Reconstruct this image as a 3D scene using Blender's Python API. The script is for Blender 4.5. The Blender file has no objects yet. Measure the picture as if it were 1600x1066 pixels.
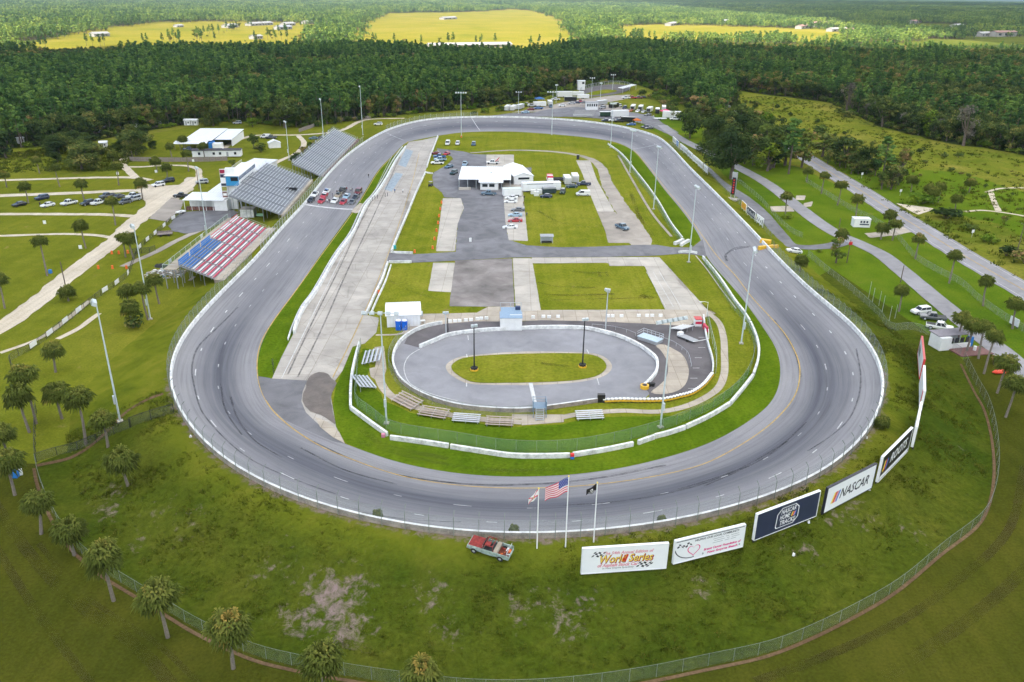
import bpy, bmesh, math, random
from mathutils import Vector, Matrix, noise as mnoise
from mathutils.bvhtree import BVHTree
from mathutils.geometry import tessellate_polygon
random.seed(7)
R = math.radians
scene = bpy.context.scene
COL = scene.collection

# ------------------------------------------------------------------ camera, sky, sun, exposure
FOC, CX, CY = 1265.0, 800.0, 533.0          # focal length and centre in photograph pixels
CAM_H, PITCH, ROLL = 70.2, R(23.4), R(0.75)
cam_data = bpy.data.cameras.new('camera')
cam_data.sensor_width = 36.0
cam_data.lens = 36.0 * FOC / 1600.0
cam_data.clip_start = 1.0
cam_data.clip_end = 40000.0
cam = bpy.data.objects.new('camera', cam_data)
COL.objects.link(cam)
CAM_M = Matrix.Rotation(math.pi / 2 - PITCH, 3, 'X') @ Matrix.Rotation(ROLL, 3, 'Z')
cam.matrix_world = Matrix.Translation((0, 0, CAM_H)) @ CAM_M.to_4x4()
scene.camera = cam

SUN_DIR = Vector((-0.56, -0.48, 0.675)).normalized()    # towards the sun
world = bpy.data.worlds.new('World')
scene.world = world
world.use_nodes = True
wn = world.node_tree
sky = wn.nodes.new('ShaderNodeTexSky')
sky.sky_type = 'NISHITA'
sky.sun_disc = False
sky.sun_elevation = math.asin(SUN_DIR.z)
sky.sun_rotation = math.atan2(SUN_DIR.x, SUN_DIR.y)
bg = wn.nodes['Background']
bg.inputs['Strength'].default_value = 0.13
wn.links.new(sky.outputs['Color'], bg.inputs['Color'])
sun_data = bpy.data.lights.new('sun', 'SUN')
sun_data.energy = 4.6
sun_data.angle = R(0.5)
sun_data.color = (1.0, 0.955, 0.87)
sun = bpy.data.objects.new('sun', sun_data)
sun.rotation_euler = SUN_DIR.to_track_quat('Z', 'Y').to_euler()
COL.objects.link(sun)
vs = scene.view_settings
vs.view_transform = 'Standard'
vs.look = 'None'
vs.gamma = 1.0
vs.exposure = 1.15
vs.use_curve_mapping = False
scene.cycles.use_denoising = True
scene.cycles.max_bounces = 8
scene.cycles.diffuse_bounces = 4
scene.cycles.transparent_max_bounces = 24
scene.cycles.volume_bounces = 0

# ------------------------------------------------------------------ from photograph pixels to places in the world
CAM_P = Vector((0, 0, CAM_H))
def ray(px, py):
    return (CAM_M @ Vector(((px - CX) / FOC, (CY - py) / FOC, -1.0))).normalized()
def Gz(px, py, z=0.0):
    d = ray(px, py)
    t = (z - CAM_H) / d.z
    return CAM_P + d * t
def proj(p):
    c = CAM_M.transposed() @ (Vector(p) - CAM_P)
    return (CX + FOC * c.x / -c.z, CY - FOC * c.y / -c.z)
TERRAIN = None
def G(px, py):
    if TERRAIN is not None:
        hit = TERRAIN.ray_cast(CAM_P, ray(px, py))
        if hit[0] is not None: return hit[0]
    return Gz(px, py)
def ground_z(x, y):
    if TERRAIN is not None:
        hit = TERRAIN.ray_cast(Vector((x, y, 60)), Vector((0, 0, -1)))
        if hit[0] is not None: return hit[0].z
    return 0.0
def height_to(base, py):
    lo, hi = 0.0, 60.0
    for _ in range(40):
        m = (lo + hi) / 2
        if proj(base + Vector((0, 0, m)))[1] > py: lo = m
        else: hi = m
    return lo
def spline(pts, step, closed=False):
    pts = [Vector(p) for p in pts]
    n = len(pts); out = []
    segs = n if closed else n - 1
    for i in range(segs):
        if closed:
            p0, p1, p2, p3 = pts[i - 1], pts[i], pts[(i + 1) % n], pts[(i + 2) % n]
        else:
            p1, p2 = pts[i], pts[i + 1]
            p0 = pts[i - 1] if i > 0 else p1 * 2 - p2
            p3 = pts[i + 2] if i + 2 < n else p2 * 2 - p1
        k = max(1, int((p2 - p1).length / step))
        # centripetal parametrisation keeps unevenly spaced points free of loops
        t0 = 0.0
        t1 = t0 + max((p1 - p0).length, 1e-4) ** 0.5
        t2 = t1 + max((p2 - p1).length, 1e-4) ** 0.5
        t3 = t2 + max((p3 - p2).length, 1e-4) ** 0.5
        for j in range(k):
            t = t1 + (t2 - t1) * j / k
            a1 = p0 * ((t1 - t) / (t1 - t0)) + p1 * ((t - t0) / (t1 - t0))
            a2 = p1 * ((t2 - t) / (t2 - t1)) + p2 * ((t - t1) / (t2 - t1))
            a3 = p2 * ((t3 - t) / (t3 - t2)) + p3 * ((t - t2) / (t3 - t2))
            b1 = a1 * ((t2 - t) / (t2 - t0)) + a2 * ((t - t0) / (t2 - t0))
            b2 = a2 * ((t3 - t) / (t3 - t1)) + a3 * ((t - t1) / (t3 - t1))
            out.append(b1 * ((t2 - t) / (t2 - t1)) + b2 * ((t - t1) / (t2 - t1)))
    if not closed: out.append(pts[-1])
    return out
def resample(pts, step, closed=False):
    P = list(pts) + ([pts[0]] if closed else [])
    acc = [0.0]
    for a, b in zip(P, P[1:]): acc.append(acc[-1] + (b - a).length)
    n = max(2, int(round(acc[-1] / step)))
    out = []; j = 0
    for i in range(n if closed else n + 1):
        t = acc[-1] * i / n
        while j < len(acc) - 2 and acc[j + 1] < t: j += 1
        d = acc[j + 1] - acc[j]
        f = (t - acc[j]) / d if d > 1e-9 else 0
        out.append(P[j].lerp(P[j + 1], f))
    return out
def px_curve(pts, step=1.5, closed=False, z=0.0):
    return resample(spline([Gz(p[0], p[1], z) for p in pts], step, closed), step, closed)

# ------------------------------------------------------------------ materials
MATS = {}
def node_mat(name):
    m = bpy.data.materials.new(name); m.use_nodes = True
    nt = m.node_tree
    return m, nt, nt.nodes['Principled BSDF']
def nd(nt, kind, **kw):
    n = nt.nodes.new(kind)
    for k, v in kw.items():
        if k in n.inputs: n.inputs[k].default_value = v
        else: setattr(n, k, v)
    return n
def ramp(nt, fac, stops):
    r = nt.nodes.new('ShaderNodeValToRGB')
    el = r.color_ramp.elements
    while len(el) < len(stops): el.new(0.5)
    for e, (p, c) in zip(el, stops):
        e.position = p
        e.color = (c[0], c[1], c[2], 1) if not isinstance(c, (int, float)) else (c, c, c, 1)
    nt.links.new(fac, r.inputs['Fac'])
    return r.outputs['Color']
def mixc(nt, fac, a, b, mode='MIX'):
    m = nt.nodes.new('ShaderNodeMix'); m.data_type = 'RGBA'; m.blend_type = mode
    for s, v in ((0, fac), (6, a), (7, b)):
        if hasattr(v, 'is_output') or isinstance(v, bpy.types.NodeSocket): nt.links.new(v, m.inputs[s])
        else: m.inputs[s].default_value = v if isinstance(v, (int, float)) else (v[0], v[1], v[2], 1)
    return m.outputs[2]
def noise_out(nt, vec, scale, detail=4.0, rough=0.55, dist=0.0):
    n = nd(nt, 'ShaderNodeTexNoise', Scale=scale, Detail=detail, Roughness=rough, Distortion=dist)
    nt.links.new(vec, n.inputs['Vector'])
    return n.outputs['Fac']
def coords(nt, kind='Object', scale=None, rotz=0.0):
    tc = nt.nodes.new('ShaderNodeTexCoord')
    if scale is None and not rotz: return tc.outputs[kind]
    mp = nt.nodes.new('ShaderNodeMapping')
    if scale: mp.inputs['Scale'].default_value = scale
    mp.inputs['Rotation'].default_value = (0, 0, rotz)
    nt.links.new(tc.outputs[kind], mp.inputs['Vector'])
    return mp.outputs['Vector']
def bump(nt, b, height, strength, dist=0.1):
    bp = nd(nt, 'ShaderNodeBump', Strength=strength, Distance=dist)
    nt.links.new(height, bp.inputs['Height']); nt.links.new(bp.outputs['Normal'], b.inputs['Normal'])
def plain(name, c, rough=0.6, metal=0.0, var=0.12, scale=3.0, spec=0.4):
    """one colour with a little wear in it"""
    if name in MATS: return MATS[name]
    m, nt, b = node_mat(name)
    f = noise_out(nt, coords(nt), scale, 5.0, 0.6)
    lo = tuple(x * (1 - var) for x in c); hi = tuple(min(1, x * (1 + var * 0.6)) for x in c)
    nt.links.new(ramp(nt, f, [(0.32, lo), (0.68, hi)]), b.inputs['Base Color'])
    b.inputs['Roughness'].default_value = rough; b.inputs['Metallic'].default_value = metal
    b.inputs['Specular IOR Level'].default_value = spec
    MATS[name] = m
    return m
def ground_mat(name, cols, s1=0.02, s2=0.25, s3=2.5, dirt=None, dirt_amt=0.0, stripes=0.0, srot=0.0, attr=None, bstr=0.5):
    """grass or soil: three scales of patches, mowing stripes, bare spots; attr = painted bare-soil amount"""
    m, nt, b = node_mat(name)
    v = coords(nt)
    n1 = noise_out(nt, v, s1, 6.0, 0.6, 0.6); n2 = noise_out(nt, v, s2, 6.0, 0.65, 0.3); n3 = noise_out(nt, v, s3, 4.0, 0.7)
    c = ramp(nt, n1, [(0.30, cols[0]), (0.5, cols[1]), (0.70, cols[2])])
    c2 = ramp(nt, n2, [(0.28, cols[0]), (0.5, cols[1]), (0.74, cols[2])])
    c = mixc(nt, 0.5, c, c2)
    c = mixc(nt, 1.0, c, ramp(nt, n3, [(0.25, 0.62), (0.75, 1.32)]), 'MULTIPLY')
    if stripes:
        w = nd(nt, 'ShaderNodeTexNoise', Scale=1.0, Detail=2.0)
        nt.links.new(coords(nt, 'Object', (0.55, 0.012, 0.1), srot), w.inputs['Vector'])
        c = mixc(nt, stripes, c, ramp(nt, w.outputs['Fac'], [(0.35, tuple(x * 0.7 for x in cols[1])), (0.65, tuple(min(1, x * 1.35) for x in cols[2]))]))
    if dirt is not None:
        d1 = noise_out(nt, v, 0.75 if attr else 0.16, 8.0, 0.72, 0.4)
        dn = noise_out(nt, v, 1.4, 3.0, 0.6)
        dcol = ramp(nt, dn, [(0.3, tuple(x * 0.72 for x in dirt)), (0.7, dirt)])
        if attr:
            a = nt.nodes.new('ShaderNodeAttribute'); a.attribute_name = attr
            mt = nd(nt, 'ShaderNodeMath', operation='ADD'); nt.links.new(d1, mt.inputs[0]); nt.links.new(a.outputs['Fac'], mt.inputs[1])
            src = mt.outputs[0]
            f = ramp(nt, src, [(0.70, 0.0), (0.90, 0.9)])
            la = nt.nodes.new('ShaderNodeAttribute'); la.attribute_name = 'lawn'
            c = mixc(nt, la.outputs['Fac'], c, ramp(nt, n2, [(0.28, (0.084, 0.112, 0.010)), (0.5, (0.142, 0.160, 0.014)), (0.74, (0.205, 0.192, 0.025))]))
        else:
            f = ramp(nt, d1, [(0.66 - dirt_amt, 0.0), (0.80 - dirt_amt, 1.0)])
        c = mixc(nt, f, c, dcol)
    nt.links.new(c, b.inputs['Base Color'])
    b.inputs['Roughness'].default_value = 0.95; b.inputs['Specular IOR Level'].default_value = 0.0
    bump(nt, b, n3, bstr, 0.35)
    MATS[name] = m
    return m
GR = ground_mat('lawn_grass', [(0.079, 0.107, 0.010), (0.140, 0.158, 0.014), (0.210, 0.199, 0.026)], dirt=(0.30, 0.22, 0.10), dirt_amt=0.035, stripes=0.10)
GR_WILD = ground_mat('meadow_grass', [(0.061, 0.097, 0.010), (0.149, 0.168, 0.018), (0.271, 0.219, 0.050)], s1=0.014, s2=0.07, s3=0.9, dirt=(0.30, 0.19, 0.09), dirt_amt=0.05, bstr=1.0)
GR_FRONT = ground_mat('darkened_front_grass', [(0.032, 0.043, 0.006), (0.060, 0.067, 0.008), (0.099, 0.092, 0.014)], s1=0.03, s2=0.12, dirt=(0.085, 0.06, 0.03), dirt_amt=0.02, stripes=0.12, srot=R(50))  # darker than the other lawns: frame-corner vignetting put into the grass colour
GR_INF = ground_mat('infield_grass', [(0.079, 0.120, 0.008), (0.172, 0.194, 0.015), (0.275, 0.250, 0.038)], s1=0.03, s2=0.14, s3=1.5, dirt=(0.27, 0.20, 0.09), dirt_amt=0.045, stripes=0.10, bstr=0.9)
GR_VERGE = ground_mat('verge_grass', [(0.049, 0.094, 0.005), (0.085, 0.141, 0.007), (0.140, 0.182, 0.013)], s1=0.05, s2=0.14, s3=1.6, stripes=0.08)
GR_BANK = ground_mat('bank_grass', [(0.028, 0.054, 0.006), (0.062, 0.083, 0.008), (0.110, 0.113, 0.016)], s1=0.030, s2=0.16, s3=1.3, dirt=(0.30, 0.215, 0.215), attr='bare', bstr=1.0)
GR_LUSH = ground_mat('lush_grass', [(0.051, 0.102, 0.008), (0.098, 0.153, 0.010), (0.163, 0.184, 0.018)], s1=0.02, s2=0.1, dirt=(0.24, 0.18, 0.07), dirt_amt=0.03)
STRAW = ground_mat('straw_field', [(0.14, 0.16, 0.018), (0.235, 0.205, 0.026), (0.31, 0.24, 0.055)], s1=0.006, s2=0.02, s3=0.3, bstr=0.2)
DUFF = ground_mat('forest_floor', [(0.030, 0.045, 0.012), (0.05, 0.065, 0.016), (0.08, 0.08, 0.026)], s1=0.02, s2=0.1)
FARF = ground_mat('far_ground', [(0.05, 0.07, 0.014), (0.10, 0.12, 0.02), (0.17, 0.16, 0.03)], s1=0.004, s2=0.02, s3=0.2, bstr=0.2)
SAND = ground_mat('sandy_track', [(0.42, 0.35, 0.26), (0.52, 0.45, 0.35), (0.60, 0.53, 0.44)], s1=0.05, s2=0.3, stripes=0.25, bstr=0.2)
DIRT = ground_mat('bare_dirt', [(0.10, 0.062, 0.036), (0.15, 0.095, 0.055), (0.21, 0.145, 0.085)], s1=0.05, s2=0.4, bstr=0.4)
MUD = ground_mat('wet_mud', [(0.115, 0.090, 0.070), (0.150, 0.120, 0.095), (0.185, 0.150, 0.120)], s1=0.06, s2=0.15, s3=0.5, bstr=0.03)
MUD.node_tree.nodes['Principled BSDF'].inputs['Roughness'].default_value = 0.35
MUD.node_tree.nodes['Principled BSDF'].inputs['Specular IOR Level'].default_value = 0.3
def worn_mat():
    m, nt, b = node_mat('worn_turf')
    b.inputs['Base Color'].default_value = (0.07, 0.052, 0.022, 1); b.inputs['Roughness'].default_value = 1.0; b.inputs['Specular IOR Level'].default_value = 0.0
    f = noise_out(nt, coords(nt), 0.10, 3.0, 0.5)
    nt.links.new(ramp(nt, f, [(0.36, 0.0), (0.70, 0.42)]), b.inputs['Alpha'])
    return m
WORN = worn_mat()
def paving(name, c, var=0.2, s=0.08, joints=None, stain=(0.5, 0.5, 0.5), stain_amt=0.35, rough=0.85, crack=0.0):
    m, nt, b = node_mat(name)
    v = coords(nt)
    n1 = noise_out(nt, v, s, 6.0, 0.6, 0.5); n2 = noise_out(nt, v, 0.22, 4.0, 0.55, 0.8); n3 = noise_out(nt, v, 9.0, 3.0, 0.6)
    col = ramp(nt, n1, [(0.3, tuple(x * (1 - var) for x in c)), (0.7, tuple(min(1, x * (1 + var)) for x in c))])
    col = mixc(nt, stain_amt, col, mixc(nt, 1.0, col, ramp(nt, n2, [(0.3, stain), (0.62, 1.15)]), 'MULTIPLY'))
    col = mixc(nt, 0.35, col, mixc(nt, 1.0, col, ramp(nt, n3, [(0.2, 0.6), (0.8, 1.4)]), 'MULTIPLY'))
    if joints:
        br = nd(nt, 'ShaderNodeTexBrick', Scale=1.0)
        br.offset = 0.0
        br.inputs['Color1'].default_value = (1, 1, 1, 1); br.inputs['Color2'].default_value = (0.86, 0.86, 0.86, 1); br.inputs['Mortar'].default_value = (0.5, 0.47, 0.42, 1)
        br.inputs['Mortar Size'].default_value = 0.05; br.inputs['Brick Width'].default_value = joints[0]; br.inputs['Row Height'].default_value = joints[1]
        nt.links.new(v, br.inputs['Vector'])
        col = mixc(nt, 0.8, col, mixc(nt, 1.0, col, br.outputs['Color'], 'MULTIPLY'))
    if crack:
        vo = nd(nt, 'ShaderNodeTexVoronoi', Scale=0.12); vo.feature = 'DISTANCE_TO_EDGE'
        nt.links.new(v, vo.inputs['Vector'])
        col = mixc(nt, crack, col, mixc(nt, 1.0, col, ramp(nt, vo.outputs['Distance'], [(0.0, 0.45), (0.02, 1.0)]), 'MULTIPLY'))
    nt.links.new(col, b.inputs['Base Color'])
    b.inputs['Roughness'].default_value = rough; b.inputs['Specular IOR Level'].default_value = 0.25
    bump(nt, b, n3, 0.15, 0.05)
    MATS[name] = m
    return m
ASPH = paving('old_asphalt', (0.178, 0.174, 0.186), 0.20, 0.04, stain=(0.4, 0.4, 0.4), stain_amt=0.5)
ASPH_PALE = paving('pale_asphalt', (0.255, 0.252, 0.270), 0.16, 0.07, stain=(0.6, 0.6, 0.62), stain_amt=0.35)
ASPH_DARK = paving('brownish_asphalt', (0.120, 0.108, 0.112), 0.22, 0.08)
ROAD = paving('road_asphalt', (0.26, 0.25, 0.26), 0.12, 0.03)
CONC = paving('pale_concrete', (0.46, 0.42, 0.37), 0.14, 0.07, joints=(4.5, 6.0))
PITC = paving('worn_pit_concrete', (0.42, 0.385, 0.345), 0.18, 0.06, joints=(5.0, 9.0), crack=0.3)
PATH = paving('concrete_path', (0.45, 0.39, 0.32), 0.15, 0.1, joints=(3.0, 3.0))
OLDP = paving('weathered_asphalt', (0.22, 0.198, 0.188), 0.35, 0.10, stain=(0.45, 0.4, 0.38), stain_amt=0.5)
GRAVEL = paving('gravel_lane', (0.33, 0.29, 0.25), 0.2, 0.06)
def track_mat():
    m, nt, b = node_mat('banked_asphalt')
    uv = nt.nodes.new('ShaderNodeUVMap'); uv.uv_map = 'UVMap'
    def mapped(sx, sy):
        mp = nt.nodes.new('ShaderNodeMapping'); mp.inputs['Scale'].default_value = (sx, sy, 1)
        nt.links.new(uv.outputs['UV'], mp.inputs['Vector']); return mp.outputs['Vector']
    st = noise_out(nt, mapped(0.035, 30.0), 1.0, 6.0, 0.7, 0.3)
    st2 = noise_out(nt, mapped(0.012, 11.0), 1.0, 5.0, 0.6, 0.3)
    big = noise_out(nt, coords(nt), 0.05, 5.0, 0.6); fine = noise_out(nt, coords(nt), 6.0, 3.0, 0.6)
    at = nt.nodes.new('ShaderNodeAttribute'); at.attribute_name = 'groove'
    base = ramp(nt, big, [(0.3, (0.205, 0.200, 0.216)), (0.7, (0.262, 0.254, 0.264))])
    mt = nd(nt, 'ShaderNodeMath', operation='MULTIPLY'); nt.links.new(at.outputs['Fac'], mt.inputs[0])
    nt.links.new(ramp(nt, st2, [(0.25, 0.55), (0.75, 1.1)]), mt.inputs[1])
    col = mixc(nt, mt.outputs[0], base, (0.044, 0.048, 0.070))
    col = mixc(nt, 0.55, col, mixc(nt, 1.0, col, ramp(nt, st, [(0.28, 0.42), (0.52, 1.02), (0.8, 1.22)]), 'MULTIPLY'))
    col = mixc(nt, 0.3, col, mixc(nt, 1.0, col, ramp(nt, fine, [(0.2, 0.6), (0.8, 1.4)]), 'MULTIPLY'))
    nt.links.new(col, b.inputs['Base Color'])
    b.inputs['Roughness'].default_value = 0.75; b.inputs['Specular IOR Level'].default_value = 0.3
    bump(nt, b, fine, 0.1, 0.03)
    return m
TRACK = track_mat()
def paint(name, c, wear=0.25):
    m, nt, b = node_mat(name)
    f = noise_out(nt, coords(nt), 0.8, 7.0, 0.75)
    nt.links.new(ramp(nt, f, [(0.30, tuple(x * (1 - wear * 1.6) for x in c)), (0.58, c)]), b.inputs['Base Color'])
    b.inputs['Roughness'].default_value = 0.7
    MATS[name] = m
    return m
WHITE_LINE = paint('white_road_paint', (0.62, 0.62, 0.62), 0.35)
YELLOW_LINE = paint('yellow_road_paint', (0.55, 0.36, 0.07), 0.35)
WHITE_FADED = paint('worn_white_paint', (0.42, 0.42, 0.43), 0.5)
WALLW = paint('white_wall_paint', (0.78, 0.78, 0.77), 0.34)
WALLC = paint('stained_concrete', (0.36, 0.30, 0.26), 0.4)
WALLR = paint('red_brown_wall', (0.24, 0.11, 0.09), 0.4)
def skid_mat():
    m, nt, b = node_mat('tyre_rubber_mark')
    b.inputs['Base Color'].default_value = (0.05, 0.05, 0.06, 1); b.inputs['Roughness'].default_value = 0.8
    f = noise_out(nt, coords(nt), 0.6, 6.0, 0.7)
    nt.links.new(ramp(nt, f, [(0.35, 0.1), (0.7, 0.75)]), b.inputs['Alpha'])
    return m
SKID = skid_mat()
def mesh_mat(name, c, alpha):
    """chain-link fabric: far too fine to draw wire by wire at this distance"""
    m, nt, b = node_mat(name)
    b.inputs['Base Color'].default_value = (*c, 1); b.inputs['Roughness'].default_value = 0.6; b.inputs['Alpha'].default_value = alpha
    MATS[name] = m
    return m
LINK = mesh_mat('chain_link', (0.36, 0.40, 0.40), 0.17)
LINKR = mesh_mat('ring_chain_link', (0.16, 0.19, 0.15), 0.24)
DULL = None
LINKG = mesh_mat('green_windscreen', (0.16, 0.32, 0.17), 0.30)
LINKD = mesh_mat('dark_chain_link', (0.08, 0.09, 0.08), 0.35)
STEEL = plain('galvanised_steel', (0.50, 0.53, 0.56), 0.45, 0.3, 0.1)
DULL = plain('dull_galvanised_steel', (0.19, 0.22, 0.19), 0.7, 0.1, 0.15)
POLEW = plain('pale_pole_paint', (0.52, 0.58, 0.60), 0.5, 0.1, 0.08)
WOODP = plain('weathered_pole_wood', (0.13, 0.10, 0.08), 0.9, 0, 0.25)
BLACK = plain('black_plastic', (0.022, 0.022, 0.024), 0.6)
RUBBER = plain('tyre_rubber', (0.03, 0.03, 0.03), 0.85)
ALUM = plain('bleacher_aluminium', (0.62, 0.63, 0.65), 0.4, 0.35, 0.1, 1.0)
ALUMD = plain('dull_bleacher_frame', (0.28, 0.29, 0.31), 0.5, 0.3, 0.15, 1.0)
WHITE = plain('white_paint', (0.78, 0.78, 0.78), 0.5, 0, 0.08, 0.8)
ROOFW = plain('white_metal_roof', (0.80, 0.81, 0.83), 0.4, 0, 0.07, 0.4)
GREYP = plain('grey_paint', (0.33, 0.34, 0.36), 0.6)
GLASS = plain('dark_glass', (0.025, 0.03, 0.035), 0.08, 0, 0.0, 1.0, 0.6)
RED = plain('red_paint', (0.50, 0.03, 0.03), 0.4)
REDB = plain('red_bench_paint', (0.58, 0.03, 0.08), 0.5)
BLUE = plain('blue_paint', (0.02, 0.16, 0.48), 0.45)
ORANGE = plain('orange_plastic', (0.75, 0.16, 0.03), 0.55)
YELLOW = plain('yellow_paint', (0.72, 0.42, 0.03), 0.55)
WOOD = plain('grey_boards', (0.24, 0.20, 0.18), 0.85, 0, 0.3, 2.0)
RUST = plain('rust', (0.20, 0.055, 0.03), 0.9, 0, 0.4, 5.0)
LAMP = plain('lamp_housing', (0.60, 0.64, 0.66), 0.4, 0.2)

# ------------------------------------------------------------------ mesh helpers
class MB:
    def __init__(s): s.v = []; s.f = []; s.mi = []; s.m = []; s.uv = None; s.smooth = False
    def mat(s, m):
        if m not in s.m: s.m.append(m)
        return s.m.index(m)
    def add(s, vs_, fs_, m):
        o = len(s.v); k = s.mat(m)
        s.v += [tuple(p) for p in vs_]
        for f in fs_: s.f.append(tuple(i + o for i in f)); s.mi.append(k)
        return s
    def box(s, c, d, m, rz=0.0, taper=(1, 1)):
        x, y, z = d[0] / 2, d[1] / 2, d[2] / 2
        ca, sa = math.cos(rz), math.sin(rz)
        P = []
        for sz in (-1, 1):
            tx, ty = (taper if sz > 0 else (1, 1))
            for sx, sy in ((-1, -1), (1, -1), (1, 1), (-1, 1)):
                a, b = sx * x * tx, sy * y * ty
                P.append((c[0] + a * ca - b * sa, c[1] + a * sa + b * ca, c[2] + sz * z))
        return s.add(P, [(3, 2, 1, 0), (4, 5, 6, 7), (0, 1, 5, 4), (1, 2, 6, 5), (2, 3, 7, 6), (3, 0, 4, 7)], m)
    def tube(s, pts, r, m, n=6, cap=True):
        pts = [Vector(p) for p in pts]
        rs = r if isinstance(r, (list, tuple)) else [r] * len(pts)
        V = []; F = []
        for i, p in enumerate(pts):
            t = (pts[min(i + 1, len(pts) - 1)] - pts[max(i - 1, 0)])
            t = t.normalized() if t.length > 1e-9 else Vector((0, 0, 1))
            a = t.cross(Vector((0, 0, 1)) if abs(t.z) < 0.9 else Vector((1, 0, 0))).normalized(); b = t.cross(a)
            for k in range(n):
                an = 2 * math.pi * k / n
                V.append(p + (a * math.cos(an) + b * math.sin(an)) * rs[i])
        for i in range(len(pts) - 1):
            for k in range(n):
                F.append((i * n + k, i * n + (k + 1) % n, (i + 1) * n + (k + 1) % n, (i + 1) * n + k))
        if cap:
            F.append(tuple(range(n))); F.append(tuple((len(pts) - 1) * n + k for k in range(n - 1, -1, -1)))
        return s.add(V, F, m)
    def prism(s, poly, y0, y1, m, axis='y'):
        """poly in (a, z), pushed along the third axis"""
        n = len(poly)
        if axis == 'y': V = [(a, y0, z) for a, z in poly] + [(a, y1, z) for a, z in poly]
        elif axis == 'x': V = [(y0, a, z) for a, z in poly] + [(y1, a, z) for a, z in poly]
        else: V = [(a, b, y0) for a, b in poly] + [(a, b, y1) for a, b in poly]
        F = [tuple(range(n)), tuple(range(2 * n - 1, n - 1, -1))] + [(i, i + n, (i + 1) % n + n, (i + 1) % n) for i in range(n)]
        return s.add(V, F, m)
    def loft(s, rings, m, cap=True):
        n = len(rings[0]); V = [p for r in rings for p in r]; F = []
        for i in range(len(rings) - 1):
            for k in range(n):
                F.append((i * n + k, i * n + (k + 1) % n, (i + 1) * n + (k + 1) % n, (i + 1) * n + k))
        if cap: F.append(tuple(range(n - 1, -1, -1))); F.append(tuple((len(rings) - 1) * n + k for k in range(n)))
        return s.add(V, F, m)
    def mesh(s, name):
        me = bpy.data.meshes.new(name)
        me.from_pydata(s.v, [], s.f)
        for m in s.m: me.materials.append(m)
        me.polygons.foreach_set('material_index', s.mi)
        if s.smooth: me.polygons.foreach_set('use_smooth', [True] * len(s.f))
        me.update()
        return me
    def fix(s, me):
        bm = bmesh.new(); bm.from_mesh(me); bmesh.ops.recalc_face_normals(bm, faces=bm.faces); bm.to_mesh(me); bm.free()
    def build(s, name, parent=None, kind=None, loc=None, rz=None, fix=True):
        me = s.mesh(name)
        if fix: s.fix(me)
        return link(name, me, parent, kind, loc, rz)
def link(name, me, parent=None, kind=None, loc=None, rz=None):
    o = bpy.data.objects.new(name, me)
    COL.objects.link(o)
    if parent is not None: o.parent = parent
    if kind: o['kind'] = kind
    if loc is not None: o.location = loc
    if rz is not None: o.rotation_euler = (0, 0, rz)
    return o
def tag(o, label, cat, group=None):
    o['label'] = label; o['category'] = cat
    if group: o['group'] = group
    return o
def thing(name, label, cat, loc=(0, 0, 0), rz=0.0, group=None):
    o = bpy.data.objects.new(name, None)
    o.empty_display_size = 0.3
    COL.objects.link(o)
    o.location = loc; o.rotation_euler = (0, 0, rz)
    return tag(o, label, cat, group)
def copy_tree(o, loc=None, rz=None, label=None, parent=None, scale=None, group=None):
    c = o.copy(); COL.objects.link(c)
    if parent is not None: c.parent = parent
    if loc is not None: c.location = loc
    if rz is not None: c.rotation_euler = (0, 0, rz)
    if scale is not None: c.scale = (scale,) * 3 if isinstance(scale, (int, float)) else scale
    if label: c['label'] = label
    if group: c['group'] = group
    for ch in list(o.children): copy_tree(ch, parent=c)
    return c
SHEETS = [0]
def sheet(name, pts, z, m, amp=0.0, smooth=False, step=1.2, kind='structure', parent=None, world=False):
    SHEETS[0] += 1; z += SHEETS[0] * 0.0005          # no two sheets lie in one plane
    P = [Vector((p[0], p[1], 0)) if world else Gz(p[0], p[1], 0) for p in pts]
    if smooth: P = resample(spline(P, step, True), step, True)
    elif amp: P = resample(P, step, True)
    if amp:
        Q = []
        for i, p in enumerate(P):
            t = (P[(i + 1) % len(P)] - P[i - 1]).normalized()
            k = mnoise.noise(p * 0.35) + 0.6 * mnoise.noise(p * 1.3)
            Q.append(p + Vector((-t.y, t.x, 0)) * k * amp)
        P = Q
    tri = tessellate_polygon([[Vector((p.x, p.y, 0)) for p in P]])
    mb = MB(); F = []
    for a, b, c in tri:
        n = (P[b] - P[a]).cross(P[c] - P[a]).z
        F.append((a, b, c) if n > 0 else (a, c, b))
    mb.add([(p.x, p.y, z) for p in P], F, m)
    return mb.build(name, parent, kind if parent is None else None, fix=False)
def ribbon_mb(mb, pts, w, m, off=0.03, drop=True, z=None):
    """flat strip of paint or rubber that follows the ground under it"""
    V = []; F = []
    for i, p in enumerate(pts):
        t = (pts[min(i + 1, len(pts) - 1)] - pts[max(i - 1, 0)]); t.z = 0; t.normalize()
        nrm = Vector((-t.y, t.x, 0)) * w / 2
        for q in (p - nrm, p + nrm):
            V.append((q.x, q.y, (ground_z(q.x, q.y) if drop else (z if z is not None else q.z)) + off))
    for i in range(len(pts) - 1): F.append((2 * i, 2 * i + 2, 2 * i + 3, 2 * i + 1))
    mb.add(V, F, m)
def wall_rings(pts, prof, closed=False):
    """sweep a (offset to the left, height) profile along pts"""
    rings = []
    n = len(pts)
    for i, p in enumerate(pts):
        a = pts[(i - 1) % n] if closed else pts[max(i - 1, 0)]; b = pts[(i + 1) % n] if closed else pts[min(i + 1, n - 1)]
        t = b - a; t.z = 0; t.normalize(); l = Vector((-t.y, t.x, 0))
        rings.append([p + l * o + Vector((0, 0, h)) for o, h in prof])
    return rings
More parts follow.
